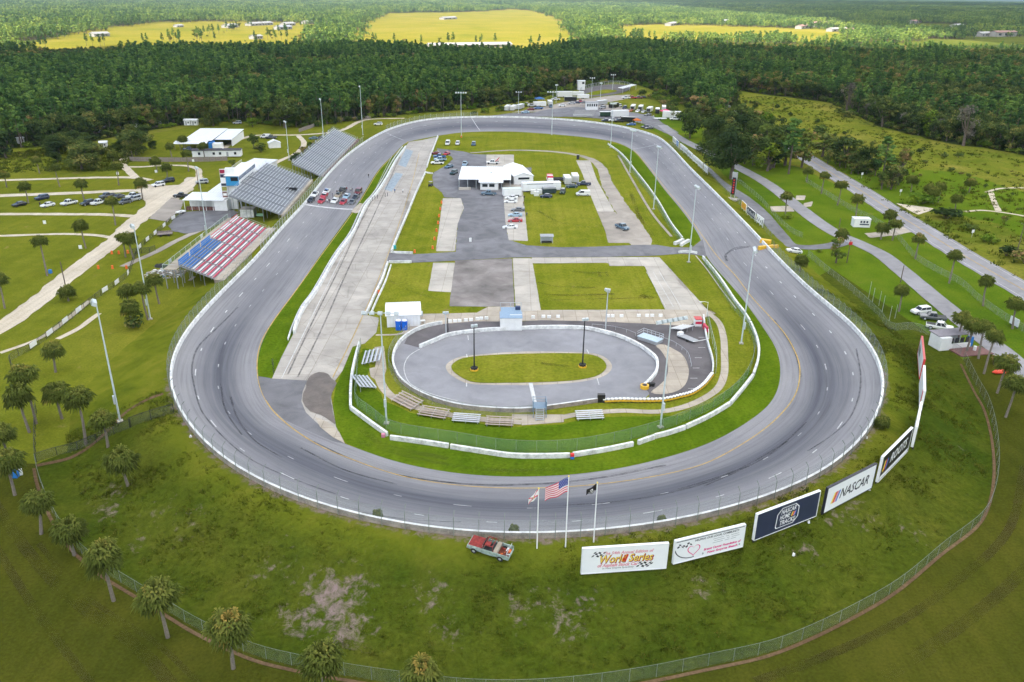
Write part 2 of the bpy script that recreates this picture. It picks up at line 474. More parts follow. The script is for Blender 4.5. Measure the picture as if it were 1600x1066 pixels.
# ------------------------------------------------------------------ the banked oval
O_PX = [(440,360,2.2),(400,407,2.4),(350,457,2.8),(310,500,3.6),(284,535,4.4),(269,572,5),(265,592,5),(270,617,5),(278,637,5),(296,662,5),(325,695,5),(362,723,5),(399,747,5),(437,764,5),(475,777,5),(532,797,5),(625,816,5),(690,826,5),(762,832,5),(800,834,5),(870,832,5),(937,827,5),(1000,821,5),(1065,810,5),(1122,796,5),(1200,773,5),(1250,755,5),(1300,725,5),(1332,700,5),(1360,665,5),(1375,637,5),(1380,608,5),(1375,575,5),(1360,547,4.6),(1330,510,4.0),(1287,475,3.4),(1250,442,3),(1215,407,2.6),(1190,380,2.4),(1162,350,2.2),(1117,304,2.2),(1075,262,2.6),(1040,225,3.2),(1020,212,3.6),(975,200,4),(940,194,4),(895,189,4),(850,186,4),(800,184,4),(737,184,4),(675,187,4),(650,191,3.8),(612,202,3.4),(585,215,3),(562,230,2.6),(540,247,2.4),(517,270,2.2),(477,320,2.2)]
A_PX = [(540,345),(500,400),(462,455),(425,505),(407,540),(402,565),(404,600),(418,632),(445,655),(488,674),(539,694),(560,702),(600,717),(650,730),(725,742),(799,746),(875,744),(950,736),(1025,720),(1100,697),(1150,672),(1200,636),(1213,617),(1220,590),(1219,565),(1212,542),(1199,522),(1175,487),(1150,455),(1125,427),(1103,402),(1095,374),(1077,345),(1062,325),(1037,295),(1013,263),(987,234),(960,222),(925,216),(875,211),(800,206),(725,207),(687,212),(660,217),(637,222),(617,240),(592,265),(572,297),(560,317)]
def lift(p): return p[2] + (0.9 if p[1] > 660 else 0.0)
O_raw = []
for p in O_PX:
    q = Gz(p[0], p[1], lift(p)); q.z = p[2]; O_raw.append(q)
O_C = resample(spline(O_raw, 2.0, True), 1.6, True)
A_C = resample(spline([Gz(x, y, 0) for x, y in A_PX], 1.0, True), 0.8, True)
for _ in range(2):                                   # take the hand-picked wobble out of both edges
    O_C = [(O_C[i - 2] + O_C[i - 1] + O_C[i] + O_C[(i + 1) % len(O_C)] + O_C[(i + 2) % len(O_C)]) / 5 for i in range(len(O_C))]
    O_C = [(O_C[i - 4] + O_C[i - 2] + O_C[i] + O_C[(i + 2) % len(O_C)] + O_C[(i + 4) % len(O_C)]) / 5 for i in range(len(O_C))]
N_O = len(O_C); N_A = len(A_C)
def nearest_idx(p, start=None, span=40):
    rng = range(N_A) if start is None else [(start + k) % N_A for k in range(-3, span)]
    return min(rng, key=lambda i: (A_C[i].x - p.x) ** 2 + (A_C[i].y - p.y) ** 2)
pair = []; cur = None
for p in O_C:
    cur = nearest_idx(p, cur); pair.append(A_C[cur])
for _ in range(6):
    pair = [(pair[i - 2] + pair[i - 1] + pair[i] + pair[(i + 1) % N_O] + pair[(i + 2) % N_O]) / 5 for i in range(N_O)]
NV = 16
def bank_z(v, h):
    t = max(0.0, (v - 0.12) / 0.88)
    return 0.05 + (h - 0.05) * (t * t * 0.35 + t * 0.65)
def strip_pt(i, v):
    a, o = pair[i % N_O], O_C[i % N_O]
    q = a.lerp(o, v); q.z = bank_z(v, o.z); return q
sV = []; sF = []; sUV = []; sG = []
ulen = 0.0
for i in range(N_O + 1):
    if i: ulen += ((O_C[i % N_O] - O_C[i - 1]).length + (pair[i % N_O] - pair[i - 1]).length) / 2
    h = O_C[i % N_O].z
    turn = min(1.0, max(0.0, (h - 2.2) / 2.0))
    for j in range(NV + 1):
        v = j / NV
        sV.append(tuple(strip_pt(i, v))); sUV.append((ulen, v))
        g = 0.92 * math.exp(-((v - 0.47) / 0.21) ** 2) * (0.14 + 0.86 * turn) + 0.22 * math.exp(-((v - 0.70) / 0.08) ** 2) * turn + 0.18 * (1 - turn) * math.exp(-((v - 0.3) / 0.2) ** 2)
        sG.append(g)
for i in range(N_O):
    for j in range(NV):
        a = i * (NV + 1) + j
        sF.append((a, a + 1, a + NV + 2, a + NV + 1))
me = bpy.data.meshes.new('race_track')
me.from_pydata(sV, [], sF)
uvl = me.uv_layers.new(name='UVMap')
for lp in me.loops: uvl.data[lp.index].uv = sUV[lp.vertex_index]
at = me.attributes.new('groove', 'FLOAT', 'POINT'); at.data.foreach_set('value', sG)
me.materials.append(TRACK); me.polygons.foreach_set('use_smooth', [True] * len(sF)); me.update()
if me.polygons[0].normal.z < 0: me.flip_normals()
track = link('race_track', me, kind='structure')

# grass embankment outside the wall
BARE = [(515, 940, 5.0, 0.29), (475, 968, 4.0, 0.23), (545, 985, 3.8, 0.26), (560, 920, 3.2, 0.2), (510, 905, 3, .18), (862, 935, 2.4, 0.19), (885, 975, 2.8, 0.22), (920, 945, 2.6, 0.2), (815, 955, 3, 0.2), (1100, 915, 2.5, 0.18), (675, 925, 3.0, 0.22),
        (700, 985, 3, 0.17), (160, 800, 4, 0.2), (175, 770, 3.2, 0.2), (250, 790, 3.5, 0.16), (215, 850, 3, 0.18), (1340, 800, 3.5, 0.2), (1420, 830, 3, 0.15), (1250, 860, 3, 0.2), (1495, 700, 3.5, 0.12), (1300, 800, 3, 0.2), (300, 820, 5, 0.12), (420, 880, 4, 0.16)]
NE = 18
eV = []; eF = []
for i in range(N_O):
    p = O_C[i]; t = (O_C[(i + 1) % N_O] - O_C[i - 1]); t.z = 0; t.normalize(); out = Vector((t.y, -t.x, 0))
    h = p.z; W = 3.0 + 3.0 * h
    for j in range(NE + 1):
        f = j / NE; d = 0.2 + W * f
        k = min(1.0, max(0.0, (d - 1.6) / (W - 1.6)))
        z = h * (1 - (k * k * (3 - 2 * k)) * 0.75 - 0.25 * k) - 0.06 * f
        if 0 < j < NE:
            z += 0.22 * mnoise.noise(Vector((p.x, p.y, 0)) * 0.12 + out * d * 0.25) * (1 - abs(2 * f - 1)) + 0.07 * mnoise.noise((p + out * d) * 0.7)
        q = p + out * d; q.z = z
        eV.append(q)
for i in range(N_O):
    for j in range(NE):
        a = i * (NE + 1) + j; b = ((i + 1) % N_O) * (NE + 1) + j
        eF.append((a, b, b + 1, a + 1))
me = bpy.data.meshes.new('embankment'); me.from_pydata([tuple(v) for v in eV], [], eF)
if me.polygons[0].normal.z < 0: me.flip_normals()
me.polygons.foreach_set('use_smooth', [True] * len(eF)); me.materials.append(GR_BANK)
BIG = 60000.0
TERRAIN = BVHTree.FromPolygons([Vector(v) for v in sV] + eV + [Vector((-BIG, -BIG, 0)), Vector((BIG, -BIG, 0)), Vector((BIG, BIG, 0)), Vector((-BIG, BIG, 0))],
    sF + [tuple(i + len(sV) for i in f) for f in eF] + [tuple(len(sV) + len(eV) + k for k in range(4))])
bare_w = [(G(x, y), r, a) for x, y, r, a in BARE]
vals = []
for i, q in enumerate(eV):
    j = i % (NE + 1)
    v = 0.03 + (0.30 if j == 0 else 0.20 if j == 1 else 0.0)
    for c, r, a in bare_w: v = max(v, a * math.exp(-((q.x - c.x) ** 2 + (q.y - c.y) ** 2) / (r * r)) + 0.03)
    vals.append(v)
at = me.attributes.new('bare', 'FLOAT', 'POINT'); at.data.foreach_set('value', vals)
def sstep(a, b, x): k = min(1, max(0, (x - a) / (b - a))); return k * k * (3 - 2 * k)
lawnv = []
for i, q in enumerate(eV):
    j = (i % (NE + 1)) / NE
    lawnv.append(max(sstep(112, 132, q.y) if q.x < 0 else sstep(165, 225, q.y), 0.75 * sstep(0.42, 0.1, j)) * 0.9)
at = me.attributes.new('lawn', 'FLOAT', 'POINT'); at.data.foreach_set('value', lawnv); me.update()
embankment = link('embankment', me, kind='structure')

# ------------------------------------------------------------------ ground sheets
mb = MB(); mb.add([(-BIG, -BIG, -0.03), (BIG, -BIG, -0.03), (BIG, BIG, -0.03), (-BIG, BIG, -0.03)], [(0, 1, 2, 3)], GR_WILD)
mb.build('ground', None, 'structure', fix=False)
sheet('lawn', [(-400,300),(-120,262),(60,240),(140,228),(260,205),(345,192),(470,193),(560,188),(640,182),(720,300),(640,420),(420,640),(270,760),(57,725),(-200,700),(-600,640)], 0.0, GR, 0.4)
sheet('lawn', [(1000,196),(1040,170),(1085,190),(1110,215),(1160,240),(1250,262),(1330,300),(1420,355),(1500,402),(1600,465),(1760,560),(1900,690),(1640,760),(1560,780),(1400,700),(1250,400),(1100,240)], 0.0, GR_LUSH, 0.4)
sheet('lawn', [(1285,250),(1340,285),(1400,322),(1470,330),(1560,350),(1700,420),(1700,330),(1500,270),(1400,262)], 0.0, GR_LUSH, 2.0)
RING_PX = [(57,725),(62,750),(85,807),(115,852),(160,892),(205,920),(262,955),(312,985),(399,1025),(457,1040),(540,1056),(620,1068),(720,1080),(820,1082),(920,1074),(1025,1058),(1100,1042),(1200,1020),(1260,997),(1322,967),(1400,922),(1475,860),(1532,815),(1550,780),(1557,737),(1556,700),(1550,662),(1540,630),(1527,607),(1505,562)]
sheet('front_lawn', [(-700,700),(-100,715)] + RING_PX + [(1560,545),(1700,640),(2200,800),(2600,1500),(-1200,1500)], 0.005, GR_FRONT, 0.15)
sheet('bank_foot', RING_PX + [(1480,540),(1300,420),(800,700),(300,560),(120,700)], 0.002, GR_BANK, 0.15)
infield = sheet('infield', [(p.x, p.y) for p in A_C[::3]], 0.01, GR_INF, 0.0, world=True)
VERGES = [
 [(638,222),(617,240),(592,265),(572,297),(552,326),(562,333),(585,307),(600,285),(617,252),(632,231)],
 [(546,333),(500,400),(462,455),(425,505),(407,540),(402,565),(403,592),(424,593),(440,558),(460,524),(478,482),(490,462),(525,402),(556,357),(566,330)],
 [(562,538),(552,541),(535,580),(525,602),(519,640),(524,668),(540,692),(560,702),(600,717),(650,730),(725,742),(799,746),(875,744),(950,736),(1025,720),(1100,697),(1150,672),(1200,636),(1213,617),(1220,590),(1219,565),(1212,542),(1199,522),(1175,487),(1150,455),(1125,427),(1103,402),(1090,399),(1097,403),(1125,438),(1150,476),(1172,508),(1185,546),(1176,590),(1140,634),(1070,672),(997,696),(892,715),(799,716),(702,700),(605,682),(548,640),(550,590)],
 [(1098,372),(1077,345),(1062,325),(1037,295),(1013,263),(987,234),(975,228),(950,224),(970,240),(995,270),(1025,310),(1050,352),(1067,372),(1080,386)],
]
for k, V_ in enumerate(VERGES): sheet('grass_verge', V_, 0.02, GR_VERGE, 0.12)
sheet('grass_verge', [(566,545),(550,590),(547,640),(606,684),(702,702),(799,718),(892,717),(997,697),(1070,673),(1140,636),(1176,591),(1170,575),(1150,600),(1110,630),(1060,650),(940,652),(870,664),(800,668),(690,655),(640,645),(600,625),(575,590),(580,545)], 0.016, GR_VERGE, 0.4)
# soil strips that the mower and the drain leave bare
mb = MB()
ribbon_mb(mb, resample(spline([Gz(x - 4, y + 7) for x, y in RING_PX], 1.5), 1.5), 0.45, DIRT, 0.07)
mb.build('ditch', None, 'structure', fix=False)
mb = MB()
ribbon_mb(mb, px_curve([(57,728),(110,716),(170,690),(205,668),(262,655)], 1.2), 0.9, DIRT, 0.05)
mb.build('bare_strip', None, 'structure', fix=False)
mb = MB()
for k, (ln, w) in enumerate((([(-60,690),(0,800),(50,870),(110,935),(200,1000),(260,1060),(300,1120)], 1.5), ([(-40,800),(60,960),(150,1080)], 1.0), ([(330,1090),(250,1010),(130,930),(60,850)], 0.7), ([(1640,850),(1560,930),(1470,1000),(1380,1060)], 1.6), ([(1600,730),(1575,830),(1500,905),(1400,975),(1280,1030),(1180,1066)], 1.2))):
    ribbon_mb(mb, px_curve(ln, 1.5), w, WORN, 0.075 + 0.008 * k)
for k, (ln, w) in enumerate((([(895,424),(925,427),(950,426)], 1.2), ([(934,420),(938,434)], 0.9), ([(945,420),(950,433)], 0.8), ([(850,461),(900,462),(960,460)], 1.0), ([(848,470),(930,468),(1010,466)], 0.8), ([(1000,462),(1020,467)], 1.8), ([(840,442),(870,448),(930,450)], 0.7), ([(985,300),(1000,340),(1020,370)], 1.4), ([(640,300),(632,340),(622,380)], 1.5), ([(845,568),(870,572),(890,574)], 1.0), ([(705,214),(800,218),(900,226)], 0.9), ([(840,330),(880,350),(930,356)], 1.1), ([(610,440),(640,455),(690,470)], 1.0), ([(1045,420),(1090,470),(1130,500)], 1.0), ([(560,690),(640,715),(760,735),(880,735)], 0.9), ([(560,670),(600,697),(700,718)], 1.2))):
    ribbon_mb(mb, px_curve(ln, 1.0), w, WORN, 0.135 + 0.004 * k)
mb.build('wheel_rut', None, 'structure', fix=False)

# ------------------------------------------------------------------ paved surfaces
def road(name, pts, w, m, z, smooth=True):
    SHEETS[0] += 1; z += SHEETS[0] * 0.0005
    mb = MB(); P = px_curve(pts, 1.5) if smooth else [Gz(*p) for p in pts]
    V = []; F = []
    for i, p in enumerate(P):
        t = P[min(i + 1, len(P) - 1)] - P[max(i - 1, 0)]; t.z = 0; t.normalize(); n = Vector((-t.y, t.x, 0))
        f = i / (len(P) - 1); ww = w if isinstance(w, (int, float)) else w[0] + (w[1] - w[0]) * f
        j1 = 0.12 * ww * mnoise.noise(p * 0.22) + 0.05 * ww * mnoise.noise(p * 0.9); j2 = 0.12 * ww * mnoise.noise(p * 0.22 + Vector((50, 0, 0)))
        if m in (ROAD, CONC, PATH, ASPH): j1 *= 0.2; j2 *= 0.2
        a = p + n * (ww / 2 + j1); b = p - n * (ww / 2 + j2)
        V += [(a.x, a.y, z), (b.x, b.y, z)]
    for i in range(len(P) - 1): F.append((2 * i + 1, 2 * i + 3, 2 * i + 2, 2 * i))
    mb.add(V, F, m)
    return mb.build(name, None, 'structure', fix=False)
Z1, Z2, Z3, Z4 = 0.030, 0.050, 0.080, 0.110
sheet('pit_road', [(639,222),(660,219),(686,213),(682,222),(675,237),(665,267),(637,335),(612,395),(607,412),(585,465),(572,492),(592,500),(588,520),(570,537),(551,542),(535,580),(522,597),(517,620),(525,667),(539,694),(520,688),(487,674),(470,664),(440,653),(418,630),(405,600),(425,592),(440,558),(457,525),(475,482),(490,462),(525,402),(550,367),(572,322),(585,307),(600,285),(617,252),(632,231)], Z1, PITC)
sheet('apron', [(402,588),(425,592),(480,595),(473,612),(471,628),(478,645),(496,662),(539,694),(520,690),(487,676),(445,657),(418,633),(404,602)], Z2, ASPH)
sheet('mud_patch', [(480,596),(484,588),(494,582),(505,582),(515,586),(520,594),(526,598),(520,612),(517,628),(521,648),(524,664),(512,655),(498,648),(484,643),(475,634),(472,622),(477,608)], Z3, MUD, 0.2, True)
sheet('drain_channel', [(492,652),(512,660),(530,676),(539,694),(520,684),(500,668)], Z4, PATH)
sheet('paddock_asphalt', [(682,232),(725,237),(738,241),(760,242),(762,262),(830,262),(832,290),(825,300),(787,302),(790,350),(795,375),(826,385),(826,400),(712,400),(712,393),(715,350),(725,325),(720,310),(695,309),(690,301),(677,290),(676,276),(677,270),(697,259),(708,249),(706,245),(684,238)], Z2, ASPH, 0.25)
road('infield_lane', [(735,239),(800,235),(862,237),(900,242),(925,250),(940,263),(948,285),(963,313),(981,341),(995,365),(1003,385)], (2.0, 7.0), GRAVEL, Z1)
sheet('crossover_road', [(608,396),(647,398),(712,394),(760,392),(800,388),(825,384),(875,387),(930,386),(1000,383),(1025,383),(1050,387),(1082,387),(1098,374),(1104,402),(1090,399),(1062,397),(1025,400),(950,402),(800,403),(712,408),(645,411),(605,411)], Z3, ASPH, 0.08)
for pp, m in (([(692,310),(720,310),(725,325),(715,350),(711,393),(681,393)], CONC), ([(677,411),(711,411),(705,457),(669,455)], CONC),
          ([(711,408),(800,404),(804,480),(702,479),(703,470)], OLDP), ([(801,404),(831,404),(845,484),(845,488),(806,488)], CONC),
          ([(831,403),(1030,402),(1107,486),(1040,486),(1007,416),(952,416),(951,411),(831,412)], CONC),
          ([(657,491),(745,489),(762,480),(805,479),(806,488),(845,485),(1037,484),(1107,485),(1120,490),(1100,497),(1075,510),(940,503),(845,501),(780,503),(700,508),(668,509),(640,521),(625,523)], PATH),
          ([(900,251),(922,251),(933,282),(960,331),(933,331),(917,292),(910,272)], CONC), ([(933,331),(961,331),(996,380),(950,380),(946,362)], GRAVEL),
          ([(760,242),(803,242),(803,262),(760,262)], CONC), ([(785,285),(816,290),(818,310),(820,330),(825,377),(795,376),(790,350)], CONC),
          ([(592,497),(571,492),(585,520),(570,537)], PITC)):
    sheet('concrete_pad' if m in (CONC, PATH) else 'paved_patch', pp, Z2 if m is not PITC else Z1, m, 0.1)
road('footpath', [(1079,487),(1107,491),(1122,503),(1130,525),(1132,555),(1131,587),(1121,608),(1098,624),(1062,638),(1025,644),(975,642),(940,644),(900,648),(870,654),(840,656)], 1.5, PATH, Z1)
sheet('footpath', [(815,665),(815,655),(800,655),(800,648),(880,648),(881,660)], Z1 + 0.004, PATH)
road('footpath', [(592,545),(594,565),(592,590),(610,618),(652,637),(700,648),(750,655),(815,660)], 1.7, PATH, Z1)
sheet('footpath', [(585,543),(600,541),(604,577),(597,600),(579,589),(577,576),(592,573)], Z1 + 0.004, PATH)
road('footpath', [(587,524),(620,523),(640,519)], 0.8, PATH, Z2)
# small oval
IN_WALL = [(656,544),(678,535),(700,526),(750,519),(800,516),(850,514),(892,514),(920,516),(940,520),(965,527),(985,535),(1005,546),(1017,555),(1025,563),(1027,572),(1026,582),(1020,592),(1007,605)]
OUT_WALL = [(691,507),(668,511),(650,518),(635,527),(625,536),(617,550),(614,563),(616,577),(627,597),(638,606),(650,614),(682,628),(722,638),(760,642),(800,644),(830,643),(875,637),(940,628),(972,626),(1000,627),(1037,626),(1075,617),(1100,602),(1112,585),(1114,572),(1112,560),(1106,540),(1102,520),(1099,496)]
sheet('small_oval', [(656,544)] + IN_WALL[1:] + [(1015,616),(1005,626)] + [p for p in reversed(OUT_WALL[2:18])], Z2, ASPH_PALE)
sheet('pit_lane', [(650,519),(668,512),(691,507),(740,503),(815,503),(815,515),(750,519),(700,526),(656,544),(632,538),(636,528)], Z3, ASPH_DARK, 0.1)
sheet('pit_lane', [(815,503),(845,501),(940,503),(1075,510),(1099,496),(1103,520),(1112,560),(1113,585),(1100,602),(1075,617),(1037,626),(1012,626),(1015,616),(1007,605),(1020,592),(1027,572),(1017,555),(985,535),(940,520),(892,514),(815,515)], Z3, ASPH_DARK, 0.1)
sheet('concrete_pad', [(1024,540),(1034,538),(1050,545),(1064,553),(1072,564),(1076,579),(1075,592),(1069,604),(1058,612),(1037,617),(1016,615),(1028,605),(1040,592),(1044,575),(1040,560),(1032,548)], Z4, PATH, 0.05, True)
ISLAND = [(705,573),(711,566),(725,560),(762,556),(800,554),(850,553),(900,553),(918,554),(932,557),(943,564),(948,573),(944,581),(933,588),(918,592),(900,595),(850,598),(800,599),(750,599),(735,597),(720,590),(709,582)]
isl = resample(spline([Gz(x, y) for x, y in ISLAND], 0.7, True), 0.7, True)
cen = sum(isl, Vector()) / len(isl)
mb = MB()
ring_out = [p + (p - cen).normalized() * 1.1 for p in isl]
mb.add([(p.x, p.y, Z3) for p in isl] + [(p.x, p.y, Z3) for p in ring_out], [(i, i + len(isl), (i + 1) % len(isl) + len(isl), (i + 1) % len(isl)) for i in range(len(isl))], PATH)
mb.build('island_apron', None, 'structure')
sheet('grass_island', [(p.x, p.y) for p in isl], Z4, GR_INF, 0.06, world=True)
# lots and lanes outside the oval
road('sandy_road', [(-120,580),(-40,535),(15,503),(67,465),(120,421),(172,383),(205,352),(238,325),(265,305),(292,290),(306,277)], (5.2, 6.5), SAND, Z2)
road('sandy_road', [(309,280),(311,268),(304,262),(287,259),(250,259),(222,261),(195,261)], 2.6, SAND, Z1)
for ln, w in (([(-80,284),(0,282),(70,280),(140,278),(210,278),(235,282)], 3.2), ([(-80,310),(0,306),(60,304),(112,302),(207,298),(250,297)], 4.2), ([(-90,336),(0,335),(100,335),(175,336),(215,339)], 3.0), ([(-60,371),(0,369),(100,366),(150,368),(180,373)], 2.0),
              ([(213,279),(200,266),(191,256),(194,248),(203,239)], 3.2), ([(345,235),(370,220),(400,212),(467,211),(525,206),(575,187),(632,185)], 3.0), ([(466,212),(475,224),(463,240),(436,252),(420,262)], 2.6), ([(0,552),(60,530),(110,495),(140,470)], 1.2), ([(90,530),(120,515),(155,490)], 1.4), ([(1507,331),(1535,329),(1557,331),(1600,338),(1640,350)], 1.6), ([(1541,301),(1562,295),(1600,294),(1640,297)], 1.6), ([(1548,301),(1553,315),(1560,330)], 2.0)):
    road('sandy_lane', ln, w, SAND, Z1 + 0.004)
sheet('sandy_lot', [(215,290),(240,288),(262,290),(300,288),(303,296),(270,318),(235,340),(208,340),(230,318),(215,305)], Z1, SAND, 0.8)
sheet('brown_lot', [(232,342),(268,309),(287,314),(282,328),(262,347)], Z3, GRAVEL, 0.3)
sheet('asphalt_lot', [(263,353),(282,332),(357,327),(374,332),(352,347),(322,360),(292,366),(270,362)], Z3, ASPH, 0.5)
road('footpath', [(318,358),(290,370),(262,384),(235,398),(205,411),(192,417)], 2.2, GRAVEL, Z2)
HWY = [(1100,150),(1130,165),(1165,185),(1200,207),(1240,233),(1272,254),(1308,276),(1351,302),(1387,326),(1445,362),(1510,402),(1572,438),(1640,478),(1760,560)]
highway = road('highway', HWY, 9.6, ROAD, Z2)
DRIVE = [(1035,196),(1052,210),(1080,226),(1120,245),(1165,268),(1200,288),(1242,320),(1282,350),(1310,367),(1340,380),(1375,397),(1412,426),(1450,458),(1478,481),(1515,511),(1552,540),(1580,562),(1640,620),(1720,700)]
road('driveway', DRIVE, 5.6, ROAD, Z3)
road('service_lane', [(1062,232),(1082,247),(1105,266),(1125,285),(1162,309),(1190,333),(1218,366),(1237,384),(1262,387),(1300,384),(1325,376)], 4.6, ASPH, Z2)
sheet('drive_apron', [(1400,318),(1415,320),(1460,326),(1450,331),(1434,336)], Z1, SAND, 0.3)
sheet('drive_apron', [(1350,365),(1385,362),(1408,354),(1430,362),(1400,368),(1360,372)], Z1, PATH, 0.4)
for pp in ([(1203,323),(1235,322),(1242,331),(1206,331)], [(1244,306),(1259,306),(1257,313),(1243,313)], [(1256,318),(1270,315),(1268,323),(1255,324)]): sheet('concrete_pad', pp, Z2, PATH, 0.1)
sheet('far_paddock', [(760,182),(800,177),(832,176),(858,171),(900,167),(940,171),(990,176),(1022,182),(1036,193),(1060,207),(1048,212),(1022,200),(1000,192),(960,187),(900,183)], Z1, ASPH, 0.5)
sheet('far_paddock_gravel', [(800,176),(850,167),(880,160),(920,154),(960,149),(986,148),(978,155),(940,162),(990,172),(960,176),(920,173),(860,174)], Z1 - 0.006, GRAVEL, 0.8)
sheet('kart_track', [(905,147),(912,140),(930,135),(955,132),(975,133),(985,137),(975,144),(950,149),(920,151)], Z2, ASPH_DARK, 0, True)
sheet('grass_island', [(915,148),(925,144),(945,140.5),(962,141),(962,143.5),(945,146.5),(925,149)], Z3, GR_INF, 0, True)
FAR_Z = 0.16
sheet('forest_floor', [(-700,96),(2500,60),(2300,16),(1600,4),(800,-10),(0,-18),(-900,-26)], 0.02, FARF, 0, step=60)
sheet('straw_field', [(8,76),(50,67),(120,50),(195,40),(250,34),(335,32),(400,33),(507,36),(500,50),(480,95),(-40,95)], FAR_Z, STRAW, 22.0, step=9)
sheet('straw_field', [(548,68),(560,42),(580,27),(600,20),(700,20),(800,13),(830,15),(870,27),(890,38),(900,60),(905,95),(520,95)], FAR_Z, STRAW, 22.0, step=9)
sheet('straw_field', [(950,40),(1050,37),(1150,40),(1320,47),(1330,66),(960,60)], FAR_Z, STRAW, 16.0, step=9)
sheet('forest_floor', [(-300,240),(-60,238),(60,228),(130,222),(230,205),(330,188),(420,192),(480,198),(560,187),(640,178),(730,171),(800,162),(860,150),(905,140),(960,128),(1000,134),(1040,150),(1085,175),(1110,205),(1130,225),(1160,225),(1150,170),(1140,140),(1210,150),(1300,160),(1370,196),(1450,218),(1600,242),(1900,290),(2300,150),(1700,52),(1330,72),(960,72),(900,84),(540,84),(480,88),(-40,92),(-300,110)], -0.012, DUFF, 4.0, step=8)

# ------------------------------------------------------------------ painted lines
mb = MB()
Y_PX = [(556,325),(540,348),(500,402),(462,455),(425,505),(408,535),(402,562),(403,590),(410,615),(425,640),(450,664),(475,682),(510,702),(550,718),(600,736),(650,749),(712,758),(799,763),(900,760),(975,752),(1050,739),(1100,725),(1150,700),(1199,667),(1225,642),(1240,622),(1248,600),(1249,570),(1240,545),(1225,520),(1200,492),(1175,465),(1150,432),(1122,402),(1100,372),(1080,344),(1065,324),(1040,295),(1015,262),(990,234)]
ribbon_mb(mb, resample(spline([G(*p) for p in Y_PX], 1.5), 1.5), 0.2, YELLOW_LINE, 0.035)
ribbon_mb(mb, resample(spline([G(*p) for p in [(638,221),(617,241),(593,266),(573,298),(562,316)]], 1.5), 1.5), 0.22, YELLOW_LINE, 0.035)
mb.build('yellow_line', track, fix=False)
mb = MB()
cum = [0.0]
for i in range(1, N_O): cum.append(cum[-1] + (O_C[i] - O_C[i - 1]).length)
for v, ph in ((0.50, 0), (0.755, 6.0)):
    s0 = ph
    while s0 < cum[-1]:
        idx = [i for i in range(N_O) if s0 <= cum[i] <= s0 + 3.6]
        if len(idx) >= 2: ribbon_mb(mb, [strip_pt(i, v) for i in idx], 0.18, WHITE_FADED if v < .6 else WHITE_LINE, 0.035)
        s0 += 12.0
mb.build('lane_marking', track, fix=False)
mb = MB()
def across(px1, px2, w):
    a, b = G(*px1), G(*px2)
    ribbon_mb(mb, resample([a, b], 1.0), w, WHITE_LINE, 0.037)
across((474, 320), (551, 327), 1.3)
mb.build('finish_line', track, fix=False)
mb = MB()
across((737, 184.5), (750, 204), 0.35); across((597, 206), (630, 219), 0.35); across((1036, 223), (988, 233), 0.3)
mb.build('timing_line', track, fix=False)
mb = MB()
for ln, w in (([(372,480),(342,510),(310,542),(300,575),(304,605),(315,642),(332,665),(370,702),(399,722),(462,750),(525,772)], 0.3), ([(1338,545),(1345,590),(1340,625),(1325,657),(1300,680),(1262,705)], 0.28), ([(1170,386),(1148,390),(1134,398),(1136,408)], 0.7), ([(1172,385),(1150,387),(1138,393)], 0.5),
              ([(360,620),(372,655),(400,690),(440,715)], 0.35), ([(345,600),(352,640),(378,680)], 0.3), ([(620,742),(720,756),(830,757),(930,748),(1040,727)], 0.5), ([(560,800),(640,812),(720,816)], 0.25), ([(1060,765),(1150,735),(1230,690)], 0.4), ([(1100,760),(1200,712),(1260,660)], 0.3), ([(1210,500),(1240,545),(1252,590)], 0.4), ([(470,700),(540,735),(620,757)], 0.4), ([(880,790),(980,782),(1080,762),(1170,728)], 0.3), ([(425,560),(432,600),(452,640),(485,668)], 0.3), ([(490,690),(560,722),(640,746),(720,756)], 0.3)):
    ribbon_mb(mb, resample(spline([G(*p) for p in ln], 1.2), 1.2), w, SKID, 0.03)
mb.build('skid_mark', track, fix=False)
mb = MB()
for ln in ([(612,245),(560,350),(500,470),(440,592)], [(655,240),(640,300),(590,440),(548,535),(520,590)]):
    ribbon_mb(mb, resample(spline([Gz(*p) for p in ln], 2.0), 2.0), 0.16, WHITE_LINE if ln[0][0] == 612 else YELLOW_LINE, Z1 + 0.050, False, 0.0)
mb.build('pit_line', None, 'structure', fix=False)
mb = MB()
for ln in ([(604,270),(565,345),(530,420),(490,500),(450,585)], [(625,245),(585,335),(540,430),(500,520),(465,590)]):
    ribbon_mb(mb, resample(spline([Gz(*p) for p in ln], 2.0), 2.0), 0.35, SKID, Z1 + 0.046, False, 0.0)
mb.build('pavement_joint', None, 'structure', fix=False)
mb = MB()
BLUEP = paint('faded_blue_paint', (0.30, 0.36, 0.41), 0.3)
for pp in ([(634,233),(646,236),(634,262),(622,258)], [(618,270),(630,272),(612,300),(600,296)]):
    P = [Gz(*p) for p in pp]; mb.add([(p.x, p.y, Z1 + 0.044) for p in P], [(3, 2, 1, 0)], BLUEP)
mb.build('painted_pit_box', None, 'structure')
sheet('concrete_pad', [(552,327),(562,318),(573,320),(569,330),(556,334),(549,332)], 0.10, PATH)
mb = MB()
ribbon_mb(mb, [Gz(829, 599), Gz(838, 641)], 0.75, WHITE_LINE, Z2 + 0.050, False, 0.0)
ribbon_mb(mb, px_curve([(656,546),(640,556),(632,570),(632,582),(641,600),(660,611),(690,621),(715,627)], 1.0), 0.16, WHITE_LINE, Z2 + 0.050, False, 0.0)
for a, b in (((933,592),(936,602)), ((917,547),(920,553)), ((731,525),(732,532)), ((729,599),(729,605)), ((729,554),(730,560))): ribbon_mb(mb, [Gz(*a), Gz(*b)], 0.2, WHITE_LINE, Z2 + 0.052, False, 0.0)
